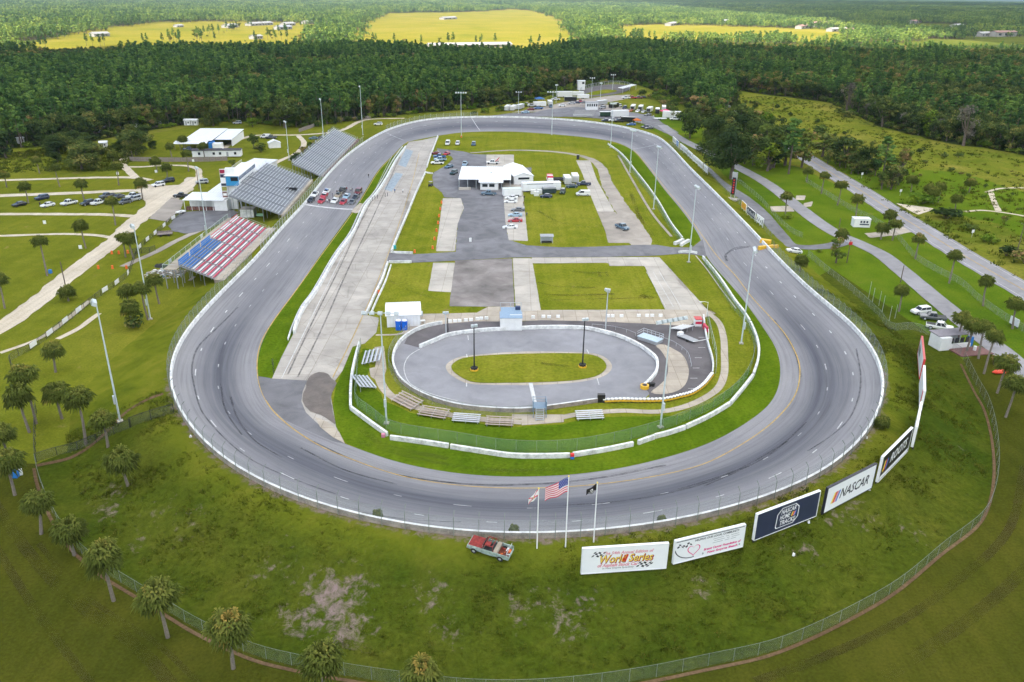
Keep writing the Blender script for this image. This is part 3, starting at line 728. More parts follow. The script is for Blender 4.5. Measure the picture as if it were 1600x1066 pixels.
for k in range(7): ribbon_mb(mb, [Gz(1092 - k * 0.5 + (0 if k < 3 else 4 - k * 3), 512 + k * 16), Gz(1103 - k * 0.5 + (0 if k < 3 else 4 - k * 3), 512 + k * 16)], 0.14, WHITE_LINE, Z3 + 0.050, False, 0.0)
for x0, x1 in ((1012, 1040), (1022, 1052), (1032, 1064)): ribbon_mb(mb, [Gz(x0 - 2, 425), Gz(x1, 480)], 0.12, WHITE_LINE, Z2 + 0.050, False, 0.0)
mb.build('lane_marking', None, 'structure', fix=False)
mb = MB()
hw = px_curve(HWY, 3.0)
for off, m in ((-0.12, YELLOW_LINE), (0.12, YELLOW_LINE), (-3.6, WHITE_LINE), (3.6, WHITE_LINE)):
    P = []
    for i, p in enumerate(hw):
        t = hw[min(i + 1, len(hw) - 1)] - hw[max(i - 1, 0)]; t.normalize(); P.append(p + Vector((-t.y, t.x, 0)) * off)
    ribbon_mb(mb, P, 0.13, m, Z2 + 0.050, False, 0.0)
mb.build('road_marking', None, 'structure', fix=False)

# ------------------------------------------------------------------ the broken cloud deck that keeps the track in shade while the far fields lie in sun
def cloud_mat():
    m = bpy.data.materials.new('cloud_vapour'); m.use_nodes = True; nt = m.node_tree; nt.nodes.clear()
    out = nt.nodes.new('ShaderNodeOutputMaterial'); mx = nt.nodes.new('ShaderNodeMixShader')
    d = nt.nodes.new('ShaderNodeBsdfDiffuse'); t = nt.nodes.new('ShaderNodeBsdfTranslucent')
    d.inputs['Color'].default_value = (0.99, 0.99, 0.99, 1); t.inputs['Color'].default_value = (0.99, 0.99, 0.99, 1)
    mx.inputs['Fac'].default_value = 0.85
    nt.links.new(d.outputs[0], mx.inputs[1]); nt.links.new(t.outputs[0], mx.inputs[2]); nt.links.new(mx.outputs[0], out.inputs['Surface'])
    return m
CLOUDM = cloud_mat()
CLOUD_Z = 900.0
def cloud(x0, x1, y0, y1, seed):
    """x, y limits of the shade it throws on the ground"""
    shift = SUN_DIR * (CLOUD_Z / SUN_DIR.z)
    st = 90.0
    nx, ny = int((x1 - x0) / st), int((y1 - y0) / st)
    top = []; bot = []
    for j in range(ny + 1):
        for i in range(nx + 1):
            x = x0 + (x1 - x0) * i / nx; y = y0 + (y1 - y0) * j / ny
            e = min(i, nx - i, j, ny - j) / 5.0
            e = min(1.0, e); e = e * (2 - e)
            q = Vector((x, y, seed)) * 0.004
            k = mnoise.noise(q) + 0.5 * mnoise.noise(q * 2.3) + 0.25 * mnoise.noise(q * 5)
            wob = Vector((mnoise.noise(q * 0.7 + Vector((9, 0, 0))), mnoise.noise(q * 0.7 + Vector((0, 9, 0))), 0)) * 90
            p = Vector((x, y, CLOUD_Z)) + Vector((shift.x, shift.y, 0)) + wob
            top.append(p + Vector((0, 0, e * (70 + 60 * k)))); bot.append(p - Vector((0, 0, e * (14 + 16 * k) + 2)))
    V = top + bot; F = []; n = nx + 1; o = len(top)
    for j in range(ny):
        for i in range(nx):
            a = j * n + i
            F.append((a, a + 1, a + n + 1, a + n)); F.append((o + a, o + a + n, o + a + n + 1, o + a + 1))
    for i in range(nx):
        a = i; F.append((a, o + a, o + a + 1, a + 1)); a = ny * n + i; F.append((a, a + 1, o + a + 1, o + a))
    for j in range(ny):
        a = j * n; F.append((a, a + n, o + a + n, o + a)); a = j * n + nx; F.append((a, o + a, o + a + n, a + n))
    me = bpy.data.meshes.new('cloud'); me.from_pydata([tuple(v) for v in V], [], F)
    me.polygons.foreach_set('use_smooth', [True] * len(F)); me.materials.append(CLOUDM); me.update()
    return link('cloud', me, kind='stuff')
cloud(-520, 760, -1400, 1080, 1.0)
cloud(-2300, -470, -1400, 840, 4.0)
cloud(800, 3600, -1400, 5200, 2.0)
cloud(-6000, 6000, 5400, 9000, 3.0)
# ------------------------------------------------------------------ walls and fences
def sweep(mb, pts, prof, mats, closed=False):
    rings = wall_rings(pts, prof, closed); k = len(prof); n = len(rings)
    V = [q for r in rings for q in r]
    byM = {}
    for i in range(n if closed else n - 1):
        for j in range(k - 1):
            a = i * k + j; b = ((i + 1) % n) * k + j
            byM.setdefault(mats[j], []).append((a, b, b + 1, a + 1))
    o = len(mb.v); mb.v += [tuple(v) for v in V]
    for m, fs in byM.items():
        mi = mb.mat(m)
        for f in fs: mb.f.append(tuple(x + o for x in f)); mb.mi.append(mi)
    if not closed:
        mb.f.append(tuple(o + j for j in range(k))); mb.mi.append(mb.mat(mats[0]))
        mb.f.append(tuple(o + (n - 1) * k + j for j in range(k - 1, -1, -1))); mb.mi.append(mb.mat(mats[0]))
wallpts = [p + Vector((0, 0, -0.02)) for p in O_C]
mb = MB(); sweep(mb, wallpts, [(0.02, 0), (0.0, 0.92), (-0.38, 0.92), (-0.42, -0.5)], [WALLW, WALLW, WALLC], True)
w = mb.build('concrete_wall'); tag(w, 'long white concrete wall round the outside of the big banked oval', 'wall')

def wall(name, label, px, h=0.9, th=0.4, m=WALLW, back=None, dense=1.2, group=None, smooth=True):
    P = [G(*p) for p in px]
    P = resample(spline(P, dense), dense) if smooth else resample(P, dense)
    P = [Vector((p.x, p.y, ground_z(p.x, p.y))) for p in P]
    mb = MB(); sweep(mb, P, [(th / 2, -0.1), (th / 2, h), (-th / 2, h), (-th / 2, -0.1)], [m, m, back or m])
    o = mb.build(name); tag(o, label, 'wall', group); return o
def post_mesh(name, r, h, m, bend=0.0, n=5):
    mb = MB()
    if bend: mb.tube([(0, 0, -0.2), (0, 0, h * 0.78), (bend * 0.35, 0, h * 0.9), (bend, 0, h)], r, m, n)
    else: mb.tube([(0, 0, -0.2), (0, 0, h)], r, m, n)
    me = mb.mesh(name); mb.fix(me); return me
def fence(name, label, P, spacing, h, linkm, postm, r=0.04, rail=True, base=0.0, bend=0.0, inward=1, z_from=0.0, cables=0, cat='fence', pane=True, railm=None):
    P = resample(P, spacing / 2)
    for p in P: p.z = ground_z(p.x, p.y) + base
    t = thing(name, label, cat, P[0]); L = P[0]
    pm = post_mesh('post', r, h, postm, bend)
    posts = P[::2]
    for i, p in enumerate(posts):
        d = (posts[min(i + 1, len(posts) - 1)] - posts[max(i - 1, 0)])
        link('post', pm, t, None, p - L, math.atan2(d.y, d.x) + math.pi / 2 * inward)
    if pane:
        mb = MB(); V = []; F = []
        for p in P: V += [p - L + Vector((0, 0, z_from)), p - L + Vector((0, 0, h * 0.97 if not bend else h * 0.8))]
        for i in range(len(P) - 1): F.append((2 * i, 2 * i + 2, 2 * i + 3, 2 * i + 1))
        mb.add(V, F, linkm); mb.build('chain_link', t, fix=False)
    if rail:
        mb = MB(); mb.tube([p - L + Vector((0, 0, h - 0.03)) for p in P], r * 0.8, railm or postm, 4); mb.build('top_rail', t)
    if cables:
        mb = MB()
        for c in range(cables):
            zc = z_from + 0.3 + (h * 0.8 - z_from - 0.3) * c / max(1, cables - 1)
            mb.tube([p - L + Vector((0, 0, zc)) for p in P], 0.012, postm, 3, False)
        mb.build('cable', t)
    return t
def span(px_a, px_b, off):
    """piece of the outer wall line between two photograph points"""
    def near(px):
        q = G(*px); return min(range(N_O), key=lambda i: (O_C[i].x - q.x) ** 2 + (O_C[i].y - q.y) ** 2)
    a, b = near(px_a), near(px_b); idx = []
    i = a
    while i != b: idx.append(i); i = (i + 1) % N_O
    out = []
    for i in idx:
        t = O_C[(i + 1) % N_O] - O_C[i - 1]; t.z = 0; t.normalize()
        out.append(O_C[i] + Vector((t.y, -t.x, 0)) * off)
    return out
fence('catch_fence', 'tall wire catch fence on posts around the near banked turn', span((398, 410), (1213, 404), 0.6), 3.3, 3.7, LINK, DULL, 0.05, False, 0.0, 0.6, 1, 0.5, 2)
fence('catch_fence', 'tall catch fence on posts between the grandstands and the front straight', span((556, 234), (398, 408), 0.6), 3.3, 3.7, LINK, STEEL, 0.055, False, 0.0, 0.6, 1, 0.5, 3)
fence('catch_fence', 'dark catch fence behind the wall at the exit of the far turn', span((735, 183), (600, 206), 0.7), 4.0, 3.4, LINK, STEEL, 0.05, False, 0.0, 0.5, 1, 0.5, 2)
# infield retaining wall with breaks, and the screened fence behind it
IW = [(562,539),(556,560),(550,590),(548,615),(548,640)], [(549,641),(577,662),(605,682)], [(610,687),(655,693),(701,700)], [(704,701),(750,708),(799,715),(845,716),(890,715)], [(895,714),(945,706),(989,697)], [(997,695),(1010,690),(1022,686)], [(1023,685),(1046,679),(1070,671)], [(1072,670),(1108,653),(1140,634)], [(1141,633),(1158,613),(1176,590)], [(1177,588),(1184,565),(1185,545),(1180,525),(1172,507)], [(1171,505),(1161,489),(1150,475),(1125,438),(1098,404)]
IL = ['slanted stub of white infield wall beside the muddy pit entry', 'white infield wall running down to the pink cone', 'white infield wall section under the left crossbar light pole', 'white infield wall section opposite the big flag', 'white infield wall section right of the small red and blue post', 'short white wall section left of the rightmost crossbar pole', 'short white wall section at the foot of the rightmost crossbar pole', 'white infield wall rising towards the right hand curve', 'steep white wall section inside the right hand curve', 'white wall bending along the inside of the right hand curve', 'long white infield wall from the right curve up to the crossover road']
for px, lb in zip(IW, IL): wall('barrier_wall', lb, px, 0.85, 0.45, group='white walls around the infield grass')
wall('barrier_wall', 'white infield wall along the back straight above the crossover road', [(1066,374),(1050,353),(1025,311),(995,271),(970,241),(950,226)], 0.8, 0.35, group='white walls around the infield grass')
def pxs(l, step=1.5): return resample(spline([G(*p) for p in l], step), step)
fence('windscreen_fence', 'chain link fence with green windscreen behind the lower infield wall', pxs([(564,543),(560,560),(558,600),(557,634),(580,652),(612,675),(705,692),(799,706),(890,705),(990,686),(1068,660),(1136,625),(1168,588),(1178,546),(1165,508),(1140,476),(1118,440),(1100,414)]), 3.4, 2.3, LINKG, DULL, 0.035, True)
fence('windscreen_fence', 'chain link fence beside the infield wall along the back straight', pxs([(1062,378),(1044,353),(1020,313),(990,273),(966,243)]), 3.4, 2.0, LINKG, DULL, 0.035, True)
mb = MB(); ribbon_mb(mb, pxs([(1150,483),(1125,450),(1105,422),(1087,400)]), 0.35, CONC, 0.12); mb.build('kerb', None, 'structure', fix=False)
mb = MB(); ribbon_mb(mb, pxs([(1049,370),(1020,335),(990,285),(966,243)]), 0.9, GRAVEL, 0.09); mb.build('drain_strip', None, 'structure', fix=False)
# pit walls
PW = [(634,231),(619,252),(601,285),(586,307),(573,322),(551,367),(526,402),(491,462),(476,482),(463,510),(455,533)]
wall('pit_wall', 'long thick white pit wall between the front straight grass and pit road', PW[:-1] + [(460,522)], 1.05, 0.55)
wall('pit_wall', 'low white wall running just outside the long pit wall', [(x - 5, y - 1) for x, y in PW], 0.55, 0.22, smooth=True)
wall('barrier_wall', 'white wall on the infield side of pit road beside the parked racers', [(684,214),(680,226),(674,241),(667,262)], 0.9, 0.4, group='white walls along pit road')
wall('barrier_wall', 'long white wall on the infield side of pit road above the crossover', [(664,273),(650,303),(637,335),(622,370),(612,395)], 0.9, 0.4, group='white walls along pit road')
wall('barrier_wall', 'short white wall above the mouth of the crossover road', [(613,396),(628,396.5),(645,397)], 0.7, 0.35, group='white walls along pit road')
wall('barrier_wall', 'short white wall below the mouth of the crossover road', [(608,411),(625,411),(643,411)], 0.7, 0.35, group='white walls along pit road')
wall('barrier_wall', 'white wall on the infield side of pit road below the crossover', [(606,413),(597,440),(585,465),(573,492)], 0.9, 0.4, group='white walls along pit road')
wall('barrier_wall', 'second white wall close beside the lower end of pit road', [(611,416),(602,442),(591,466),(580,491)], 0.6, 0.3, group='white walls along pit road')
wall('barrier_wall', 'short pale wall stub at the paddock corner by pit road', [(664,270),(670,271.5),(676,272)], 0.6, 0.4, group='white walls along pit road')
wall('barrier_wall', 'white gate wall on the infield side of the crossover by the track', [(1060,396),(1075,395),(1089,397)], 0.7, 0.4)
wall('barrier_block', 'white concrete block lying beside the crossover gate', [(1054,383),(1061,380),(1067,377)], 0.9, 0.9)
wall('barrier_block', 'second white concrete block beside the crossover gate nearer the track', [(1064,385),(1070,381),(1076,378)], 0.9, 0.8)
# small oval
owl = OUT_WALL[:16]; owr = OUT_WALL[22:]
wall('oval_wall', 'curved white wall around the outside of the small flat oval', OUT_WALL[:18] + [(944,628)], 0.85, 0.4, WALLW, WALLC)
wall('oval_wall', 'curved white inner wall between the small oval and its pit lane', IN_WALL, 0.85, 0.5)
wall('oval_wall', 'thin white wall at the right end of the small oval pit lane', [(1113,585),(1114,572),(1112,560),(1106,540),(1102,520),(1099,496)], 0.8, 0.3)
fence('mesh_fence', 'low chain link fence outside the small oval wall', pxs([(640,520),(622,536),(611,552),(607,566),(609,580),(620,600),(632,611),(646,620),(680,635),(722,645),(760,650),(800,652),(830,650)]), 3.2, 2.2, LINK, DULL, 0.035, True)
fence('mesh_fence', 'chain link fence beside the thin wall right of the small oval', pxs([(1118,584),(1118,560),(1110,525),(1104,498)]), 3.0, 2.0, LINKG, STEEL, 0.035, True)
tb = thing('tyre_barrier', 'row of white capped tyre stacks with a yellow belt below the small oval', 'barrier', G(944, 629))
tp = resample(pxs([(944,629),(972,628),(1000,628.5),(1037,627.5),(1062,622),(1080,617),(1098,605),(1112,588)], 0.5), 0.75)
mbt = MB(); mbt.tube([(0, 0, 0), (0, 0, 0.62)], 0.33, RUBBER, 8); mbt.tube([(0, 0, 0.6), (0, 0, 0.78)], 0.35, WHITE, 8)
tm = mbt.mesh('tyre_stack'); mbt.fix(tm)
for p in tp: link('tyre_stack', tm, tb, None, p - tp[0])
mb = MB(); sweep(mb, [p - tp[0] for p in tp], [(-0.4, 0.25), (-0.4, 0.62), (-0.44, 0.62), (-0.44, 0.25)], [YELLOW, YELLOW, YELLOW]); mb.build('belt', tb)
fence('guard_rail', 'thin white guard rail on posts behind the small oval inner wall', pxs([(925,512),(950,514),(975,519),(993,526)]), 2.6, 0.9, LINK, STEEL, 0.035, True, pane=False)
fence('guard_rail', 'curved guard rail on posts around the concrete crescent', pxs([(1033,532),(1050,538),(1063,546),(1073,554),(1078,566),(1080,578)]), 2.2, 0.9, LINK, STEEL, 0.04, True, pane=False)
# perimeter fences
ring = [Gz(x, y) for x, y in RING_PX]
fence('chain_link_fence', 'galvanised chain link fence ringing the foot of the near embankment', resample(spline(ring, 1.5), 1.5), 3.2, 1.9, LINKR, DULL, 0.03, True)
fence('black_fence', 'black mesh fence running from the palms up to the track wall', pxs([(57,722),(88,712),(120,704),(150,692),(180,678),(205,668)]), 3.0, 1.6, LINKD, BLACK, 0.05, True)
fence('black_fence', 'black mesh fence with gate post beside the leftmost light pole', pxs([(203,668),(231,658),(258,650),(272,646)]), 3.4, 1.8, LINKD, BLACK, 0.06, True)
fence('black_fence', 'black mesh fence seen end on between the left palms', pxs([(57,722),(56,700),(56,675),(58,640)]), 3.0, 1.8, LINKD, BLACK, 0.05, True)
SIGNF = [(30,590),(17,565),(51,546),(77,527),(101,508),(122,491),(163,459),(182,447),(200,432),(209,410),(218,391),(230,379),(242,369),(256,357),(270,345),(286,336)]
fence('black_fence', 'long dark mesh fence with white signs beside the sandy road', pxs(SIGNF), 3.0, 1.6, LINKD, BLACK, 0.045, True)
fence('black_fence', 'short black fence with gate across the grey footpath', pxs([(208,398),(222,396),(234,396),(243,392)]), 2.4, 1.7, LINKD, BLACK, 0.06, True)
sgm = MB(); sgm.box((0, 0, 0.55), (2.5, 0.05, 1.1), WHITE); sgm = (sgm.mesh('fence_sign'), sgm.fix)[0]
SIGNS = [((51,546),(77,527),'white sign at the lowest end of the dark fence by the sandy road'), ((77,527),(101,508),'second white sign from the lower end of the dark fence'), ((101,508),(122,491),'third white sign from the lower end of the dark fence'), ((122,491),(163,459),'fourth white sign on the dark fence above the leftmost pole lamp'), ((163,459),(182,447),'small white sign on the dark fence left of the shrubby palms'), ((182,447),(200,432),'white sign on the dark fence above the shrubby palms'), ((200,432),(209,410),'white sign on the dark fence below the orange barrels'), ((218,391),(230,379),'white sign on the dark fence by the footpath gate'), ((230,379),(242,369),'white sign on the dark fence beside the wooden cart'), ((242,369),(256,357),'white sign on the dark fence just left of the asphalt lot'), ((256,357),(270,345),'white sign second from the top end of the dark fence'), ((270,345),(286,336),'topmost white sign on the dark fence by the brown lot')]
for a, b, lb in SIGNS:
    A, B = G(*a), G(*b); d = (B - A).normalized()
    o = link('fence_sign', sgm, None, None, A + d * 0.4 + Vector((d.y, -d.x, 0)) * 0.12 + Vector((0, 0, 0.5)), math.atan2(d.y, d.x))
    tag(o, lb, 'sign', 'white signs hung on the left fence')
o = link('fence_sign', sgm, None, None, G(27, 585) + Vector((0.15, 0, 0.5)), R(105)); tag(o, 'white sign seen nearly edge on where the dark fence turns', 'sign', 'white signs hung on the left fence')
fence('chain_link_fence', 'pale chain link fence crossing the grass below the driveway', pxs([(1262,400),(1285,420),(1335,460),(1375,497),(1391,516),(1425,515),(1470,535),(1500,555)]), 3.2, 1.8, LINK, DULL, 0.035, True)
fence('chain_link_fence', 'pale chain link fence between the driveway lawn and the highway', pxs([(1258,284),(1300,311),(1337,333),(1362,345),(1400,372),(1430,405),(1462,425),(1500,445),(1525,468),(1550,487),(1600,520),(1660,556)]), 3.4, 1.8, LINK, DULL, 0.03, True)
fence('chain_link_fence', 'chain link fence in the grass triangle beside the service lane', pxs([(1203,330),(1222,352),(1240,366),(1254,372)]), 3.0, 1.7, LINK, DULL, 0.03, True)
fence('chain_link_fence', 'wire fence on posts behind the back straight billboards', pxs([(1046,228),(1066,240),(1085,254),(1108,273),(1135,300),(1160,325),(1185,350),(1205,372)]), 3.2, 2.2, LINK, DULL, 0.035, True)
fence('chain_link_fence', 'short pale fence across the driveway lawn beside the trees', pxs([(1140,272),(1160,290),(1190,316),(1200,328)]), 3.2, 1.7, LINK, DULL, 0.03, True)
t = thing('board_fence', 'grey weathered board fence in front of the long white trailer home', 'fence', Gz(203, 252)); L = Gz(203, 252)
BF = resample([Gz(203, 252), Gz(260, 253), Gz(330, 252.5), Gz(356, 251)], 2.4)
bm_ = MB(); bm_.box((1.2, 0, 0.95), (2.34, 0.06, 1.9), WOOD); bm_ = (bm_.mesh('panel'), bm_.fix)[0]
for a, b in zip(BF, BF[1:]): link('panel', bm_, t, None, a - L, math.atan2(b.y - a.y, b.x - a.x))
t = thing('board_fence', 'weathered grey board fence on the forest edge above the dirt lane', 'fence', Gz(467, 207)); L = Gz(467, 207)
BF = resample([Gz(467, 207), Gz(490, 199), Gz(500, 194), Gz(540, 189), Gz(580, 186)], 2.4)
for a, b in zip(BF, BF[1:]): link('panel', bm_, t, None, a - L, math.atan2(b.y - a.y, b.x - a.x))
# ------------------------------------------------------------------ billboards
def text_mesh(body, size, m, shear=0.0, align='CENTER', width=None, bold=0.0):
    cu = bpy.data.curves.new('lettering', 'FONT')
    cu.body = body; cu.size = size; cu.shear = shear; cu.align_x = align; cu.align_y = 'CENTER'; cu.offset = bold; cu.resolution_u = 2
    ob = bpy.data.objects.new('lettering', cu)
    me = bpy.data.meshes.new_from_object(ob)
    bpy.data.objects.remove(ob); bpy.data.curves.remove(cu)
    if width:
        xs = [v.co.x for v in me.vertices]; s = width / max(1e-4, max(xs) - min(xs))
        for v in me.vertices: v.co.x *= s
    me.materials.clear(); me.materials.append(m)
    me.name = 'lettering'
    return me
def put_text(parent, body, size, m, x, z, y=-0.16, shear=0.0, align='CENTER', width=None, bold=0.0):
    o = link('lettering', text_mesh(body, size, m, shear, align, width, bold), parent, None, (x, y, z))
    o.rotation_euler = (math.pi / 2, 0, 0)
    return o
SIGNW = plain('white_sign_face', (0.80, 0.81, 0.83), 0.45, 0, 0.04, 0.5)
NAVY = plain('navy_sign_face', (0.030, 0.038, 0.075), 0.4, 0, 0.08, 0.6)
SIGNK = plain('black_sign_face', (0.018, 0.016, 0.020), 0.4, 0, 0.1, 0.6)
INK = plain('black_print', (0.02, 0.02, 0.03), 0.5, 0, 0.0)
MAROON = plain('maroon_print', (0.30, 0.02, 0.06), 0.5, 0, 0.0)
PINK = plain('pink_print', (0.70, 0.04, 0.22), 0.5, 0, 0.0)
PALEPINK = plain('pale_pink_print', (0.70, 0.30, 0.36), 0.5, 0, 0.0)
YEL = plain('yellow_print', (0.85, 0.66, 0.08), 0.5, 0, 0.0)
REDP = plain('red_print', (0.65, 0.03, 0.03), 0.5, 0, 0.0)
BLUPR = plain('blue_print', (0.03, 0.18, 0.60), 0.5, 0, 0.0)
PRW = plain('white_print', (0.80, 0.80, 0.82), 0.5, 0, 0.0)
def board(name, label, BL, BR, h, face, edge=None, posts=6, gap=0.55, th=0.30, cat='billboard', group=None, post_m=None):
    a, b = G(*BL), G(*BR); d = b - a; W = math.hypot(d.x, d.y)
    t = thing(name, label, cat, (a + b) / 2, math.atan2(d.y, d.x), group)
    t.rotation_euler = (0, -math.atan2(d.z, W), math.atan2(d.y, d.x))
    mb = MB(); mb.box((0, 0, gap + h / 2), (W, th, h), face); mb.build('panel', t)
    e = edge or WHITE; mb = MB()
    mb.box((0, 0.0, gap + h + 0.04), (W + 0.16, th + 0.1, 0.09), e); mb.box((-W / 2 - 0.045, 0, gap + h / 2), (0.09, th + 0.1, h), e); mb.box((W / 2 + 0.045, 0, gap + h / 2), (0.09, th + 0.1, h), e); mb.box((0, 0.0, gap - 0.04), (W + 0.16, th + 0.1, 0.07), e)
    mb.build('frame', t)
    if posts:
        mb = MB(); mb.box((0, 0.1, gap / 2 - 0.45), (0.22, 0.2, gap + 0.9), post_m or BLACK); pmn = mb.mesh('post'); mb.fix(pmn)
        for i in range(posts): link('post', pmn, t, None, (-W / 2 + 0.25 + (W - 0.5) * i / (posts - 1), 0.1, -0.05))
    return t, W, gap
def poly(parent, name, pts, m, y=-0.158, th=0.004):
    mb = MB(); mb.prism(pts, y - th, y, m); return mb.build(name, parent)
def checks(parent, x0, z0, nx, nz, s, shear, curve=0.0):
    mb = MB()
    for i in range(nx):
        for j in range(nz):
            m = INK if (i + j) % 2 == 0 else PRW
            f = lambda a, b: (x0 + a * s + b * s * shear, -0.165, z0 + b * s * 0.8 + curve * math.sin(a * 1.3))
            mb.add([f(i, j), f(i + 1, j), f(i + 1, j + 1), f(i, j + 1)], [(0, 1, 2, 3)], m)
    return mb.build('chequered_flag', parent)
t, W, g = board('billboard', 'white billboard reading World Series with chequered flags below the flagpoles', (908, 899), (1039, 890), 3.7, SIGNW, posts=7, gap=0.35)
put_text(t, 'World Series', 1.62, MAROON, 0.12, g + 1.88, -0.158, 0.25, width=6.9, bold=0.09)
put_text(t, 'World Series', 1.62, YEL, 0.06, g + 1.94, -0.166, 0.25, width=6.7, bold=0.01)
poly(t, 'red_patch', [(-0.35, g + 1.5), (0.15, g + 1.5), (0.45, g + 2.5), (-0.1, g + 2.5)], REDP, -0.162)
put_text(t, 'The 54th Annual Edition of', 0.62, PALEPINK, 0.3, g + 2.85, -0.16, 0.25, width=6.4, bold=0.02)
put_text(t, 'of Asphalt Stock Car Racing', 0.66, PALEPINK, 0.0, g + 1.02, -0.16, 0.25, width=7.0, bold=0.03)
put_text(t, 'at New Smyrna Speedway', 0.36, INK, -0.8, g + 0.58, -0.16, 0.15, width=4.0)
checks(t, -4.3, g + 2.4, 5, 3, 0.3, 0.4, 0.12); checks(t, 1.5, g + 0.45, 6, 3, 0.32, 0.4, 0.12)
t, W, g = board('billboard', 'white billboard with pink heart and HELPING OUR LOCAL COMMUNITY heading', (1051, 884), (1158, 857), 3.4, SIGNW, posts=7, gap=0.4)
poly(t, 'print_bar', [(-W / 2 + 0.1, g + 3.16), (W / 2 - 0.1, g + 3.16), (W / 2 - 0.1, g + 3.26), (-W / 2 + 0.1, g + 3.26)], INK)
put_text(t, 'HELPING OUR LOCAL COMMUNITY', 0.42, INK, 1.0, g + 2.82, -0.16, 0, width=6.6, bold=0.01)
hp = []
for k in range(40):
    a = 2 * math.pi * k / 40
    hp.append((16 * math.sin(a) ** 3 / 17, (13 * math.cos(a) - 5 * math.cos(2 * a) - 2 * math.cos(3 * a) - math.cos(4 * a)) / 17))
mb = MB()
for k in range(40):
    a, b = hp[k], hp[(k + 1) % 40]; s1, s2 = 1.0, 0.86
    cx, cz = -2.35, g + 1.45
    V = [(cx + a[0] * s1, -0.162, cz + a[1] * s1), (cx + b[0] * s1, -0.162, cz + b[1] * s1), (cx + b[0] * s2, -0.162, cz + b[1] * s2 + 0.02), (cx + a[0] * s2, -0.162, cz + a[1] * s2 + 0.02)]
    mb.add(V, [(0, 1, 2, 3)], PINK)
mb.build('heart', t)
checks(t, -W / 2 + 0.35, g + 2.2, 7, 2, 0.3, -0.3, 0.18)
mb = MB()
for k in range(14):
    a0 = math.pi * (1.05 + 0.5 * k / 14); a1 = math.pi * (1.05 + 0.5 * (k + 1) / 14)
    V = [(-2.6 + r_ * 2.6 * math.cos(a), -0.16, g + 2.3 + r_ * 2.0 * math.sin(a)) for r_, a in ((1, a0), (1, a1), (0.94, a1), (0.94, a0))]
    mb.add(V, [(0, 1, 2, 3)], INK)
mb.build('track_line', t)
for k, (x0, x1) in enumerate(((0.4, 2.0), (2.3, 2.8), (3.1, 4.3), (0.6, 2.2), (2.5, 2.9), (3.2, 4.4), (0.4, 1.9), (2.2, 2.9), (3.1, 3.9))):
    z = g + 2.35 - 0.3 * (k // 3); poly(t, 'print_line', [(x0, z), (x1, z + 0.02), (x1, z + 0.09), (x0, z + 0.07)], GREYP)
put_text(t, 'Breast Cancer Foundation of', 0.46, PINK, 1.9, g + 1.05, -0.16, 0.2, width=5.6, bold=0.02)
put_text(t, 'New Smyrna Beach', 0.46, PINK, 2.0, g + 0.5, -0.16, 0.2, width=4.6, bold=0.02)
put_text(t, '&', 0.46, INK, -0.9, g + 0.5); put_text(t, '&', 0.46, INK, 4.6, g + 0.55)
t, W, g = board('billboard', 'dark navy billboard with outlined NASCAR HOME TRACKS emblem', (1176, 850), (1272, 812), 4.0, NAVY, posts=9, gap=0.7)
def ring_poly(t, pts, s, m, name):
    mb = MB(); n = len(pts); cx = sum(p[0] for p in pts) / n; cz = sum(p[1] for p in pts) / n
    V = []
    for p in pts: V.append((p[0], -0.16, p[1]))
    for p in pts: V.append((cx + (p[0] - cx) * s, -0.16, cz + (p[1] - cz) * s))
    mb.add(V, [(i, (i + 1) % n, (i + 1) % n + n, i + n) for i in range(n)], m); mb.build(name, t)
ring_poly(t, [(-1.9, g + 0.45), (1.2, g + 0.45), (2.0, g + 1.3), (2.0, g + 2.9), (1.3, g + 3.55), (-1.2, g + 3.55), (-2.0, g + 2.7), (-2.1, g + 0.7)], 0.93, PRW, 'emblem_outline')
put_text(t, 'NASCAR', 0.98, PRW, 0.05, g + 2.85, -0.16, 0.25, width=2.7, bold=0.02)
put_text(t, 'HOME', 0.98, PRW, -0.55, g + 1.98, -0.16, 0.25, width=1.9, bold=0.02)
put_text(t, 'TRACKS', 0.98, PRW, 0.0, g + 1.1, -0.16, 0.25, width=2.8, bold=0.02)
for k, m in enumerate((YEL, REDP, PALEPINK, BLUPR)): poly(t, 'colour_bar', [(0.62 + 0.2 * k, g + 1.68), (0.8 + 0.2 * k, g + 1.68), (1.0 + 0.2 * k, g + 2.32), (0.82 + 0.2 * k, g + 2.32)], m)
t, W, g = board('billboard', 'white billboard with coloured bars and dark slanted NASCAR lettering', (1284, 807), (1359, 767), 4.0, SIGNW, INK, posts=8, gap=0.6)
for k, m in enumerate((YEL, REDP, PALEPINK, BLUPR)):
    x = -W / 2 + 1.25 + 0.36 * k; poly(t, 'colour_bar', [(x, g + 1.0), (x + 0.32, g + 1.0), (x + 0.95, g + 2.7), (x + 0.63, g + 2.7)], m)
put_text(t, 'NASCAR', 2.2, INK, 0.85, g + 1.9, -0.16, 0.3, width=W * 0.60, bold=0.03)
t, W, g = board('billboard', 'black billboard reading ROOTS with coloured bars and a white lower strip', (1369, 758), (1415, 710), 4.2, SIGNK, posts=7, gap=0.6)
for k, m in enumerate((YEL, REDP, BLUPR)):
    x = -W / 2 + 0.8 + 0.55 * k; poly(t, 'colour_bar', [(x, g + 1.3), (x + 0.45, g + 1.3), (x + 1.0, g + 3.0), (x + 0.55, g + 3.0)], m)
put_text(t, 'ROOTS', 2.2, PRW, 1.0, g + 2.3, -0.16, 0.25, width=W * 0.58, bold=0.04)
poly(t, 'white_strip', [(-W / 2 + 0.3, g + 0.15), (W / 2 - 0.3, g + 0.15), (W / 2 - 0.3, g + 0.75), (-W / 2 + 0.3, g + 0.75)], PRW)
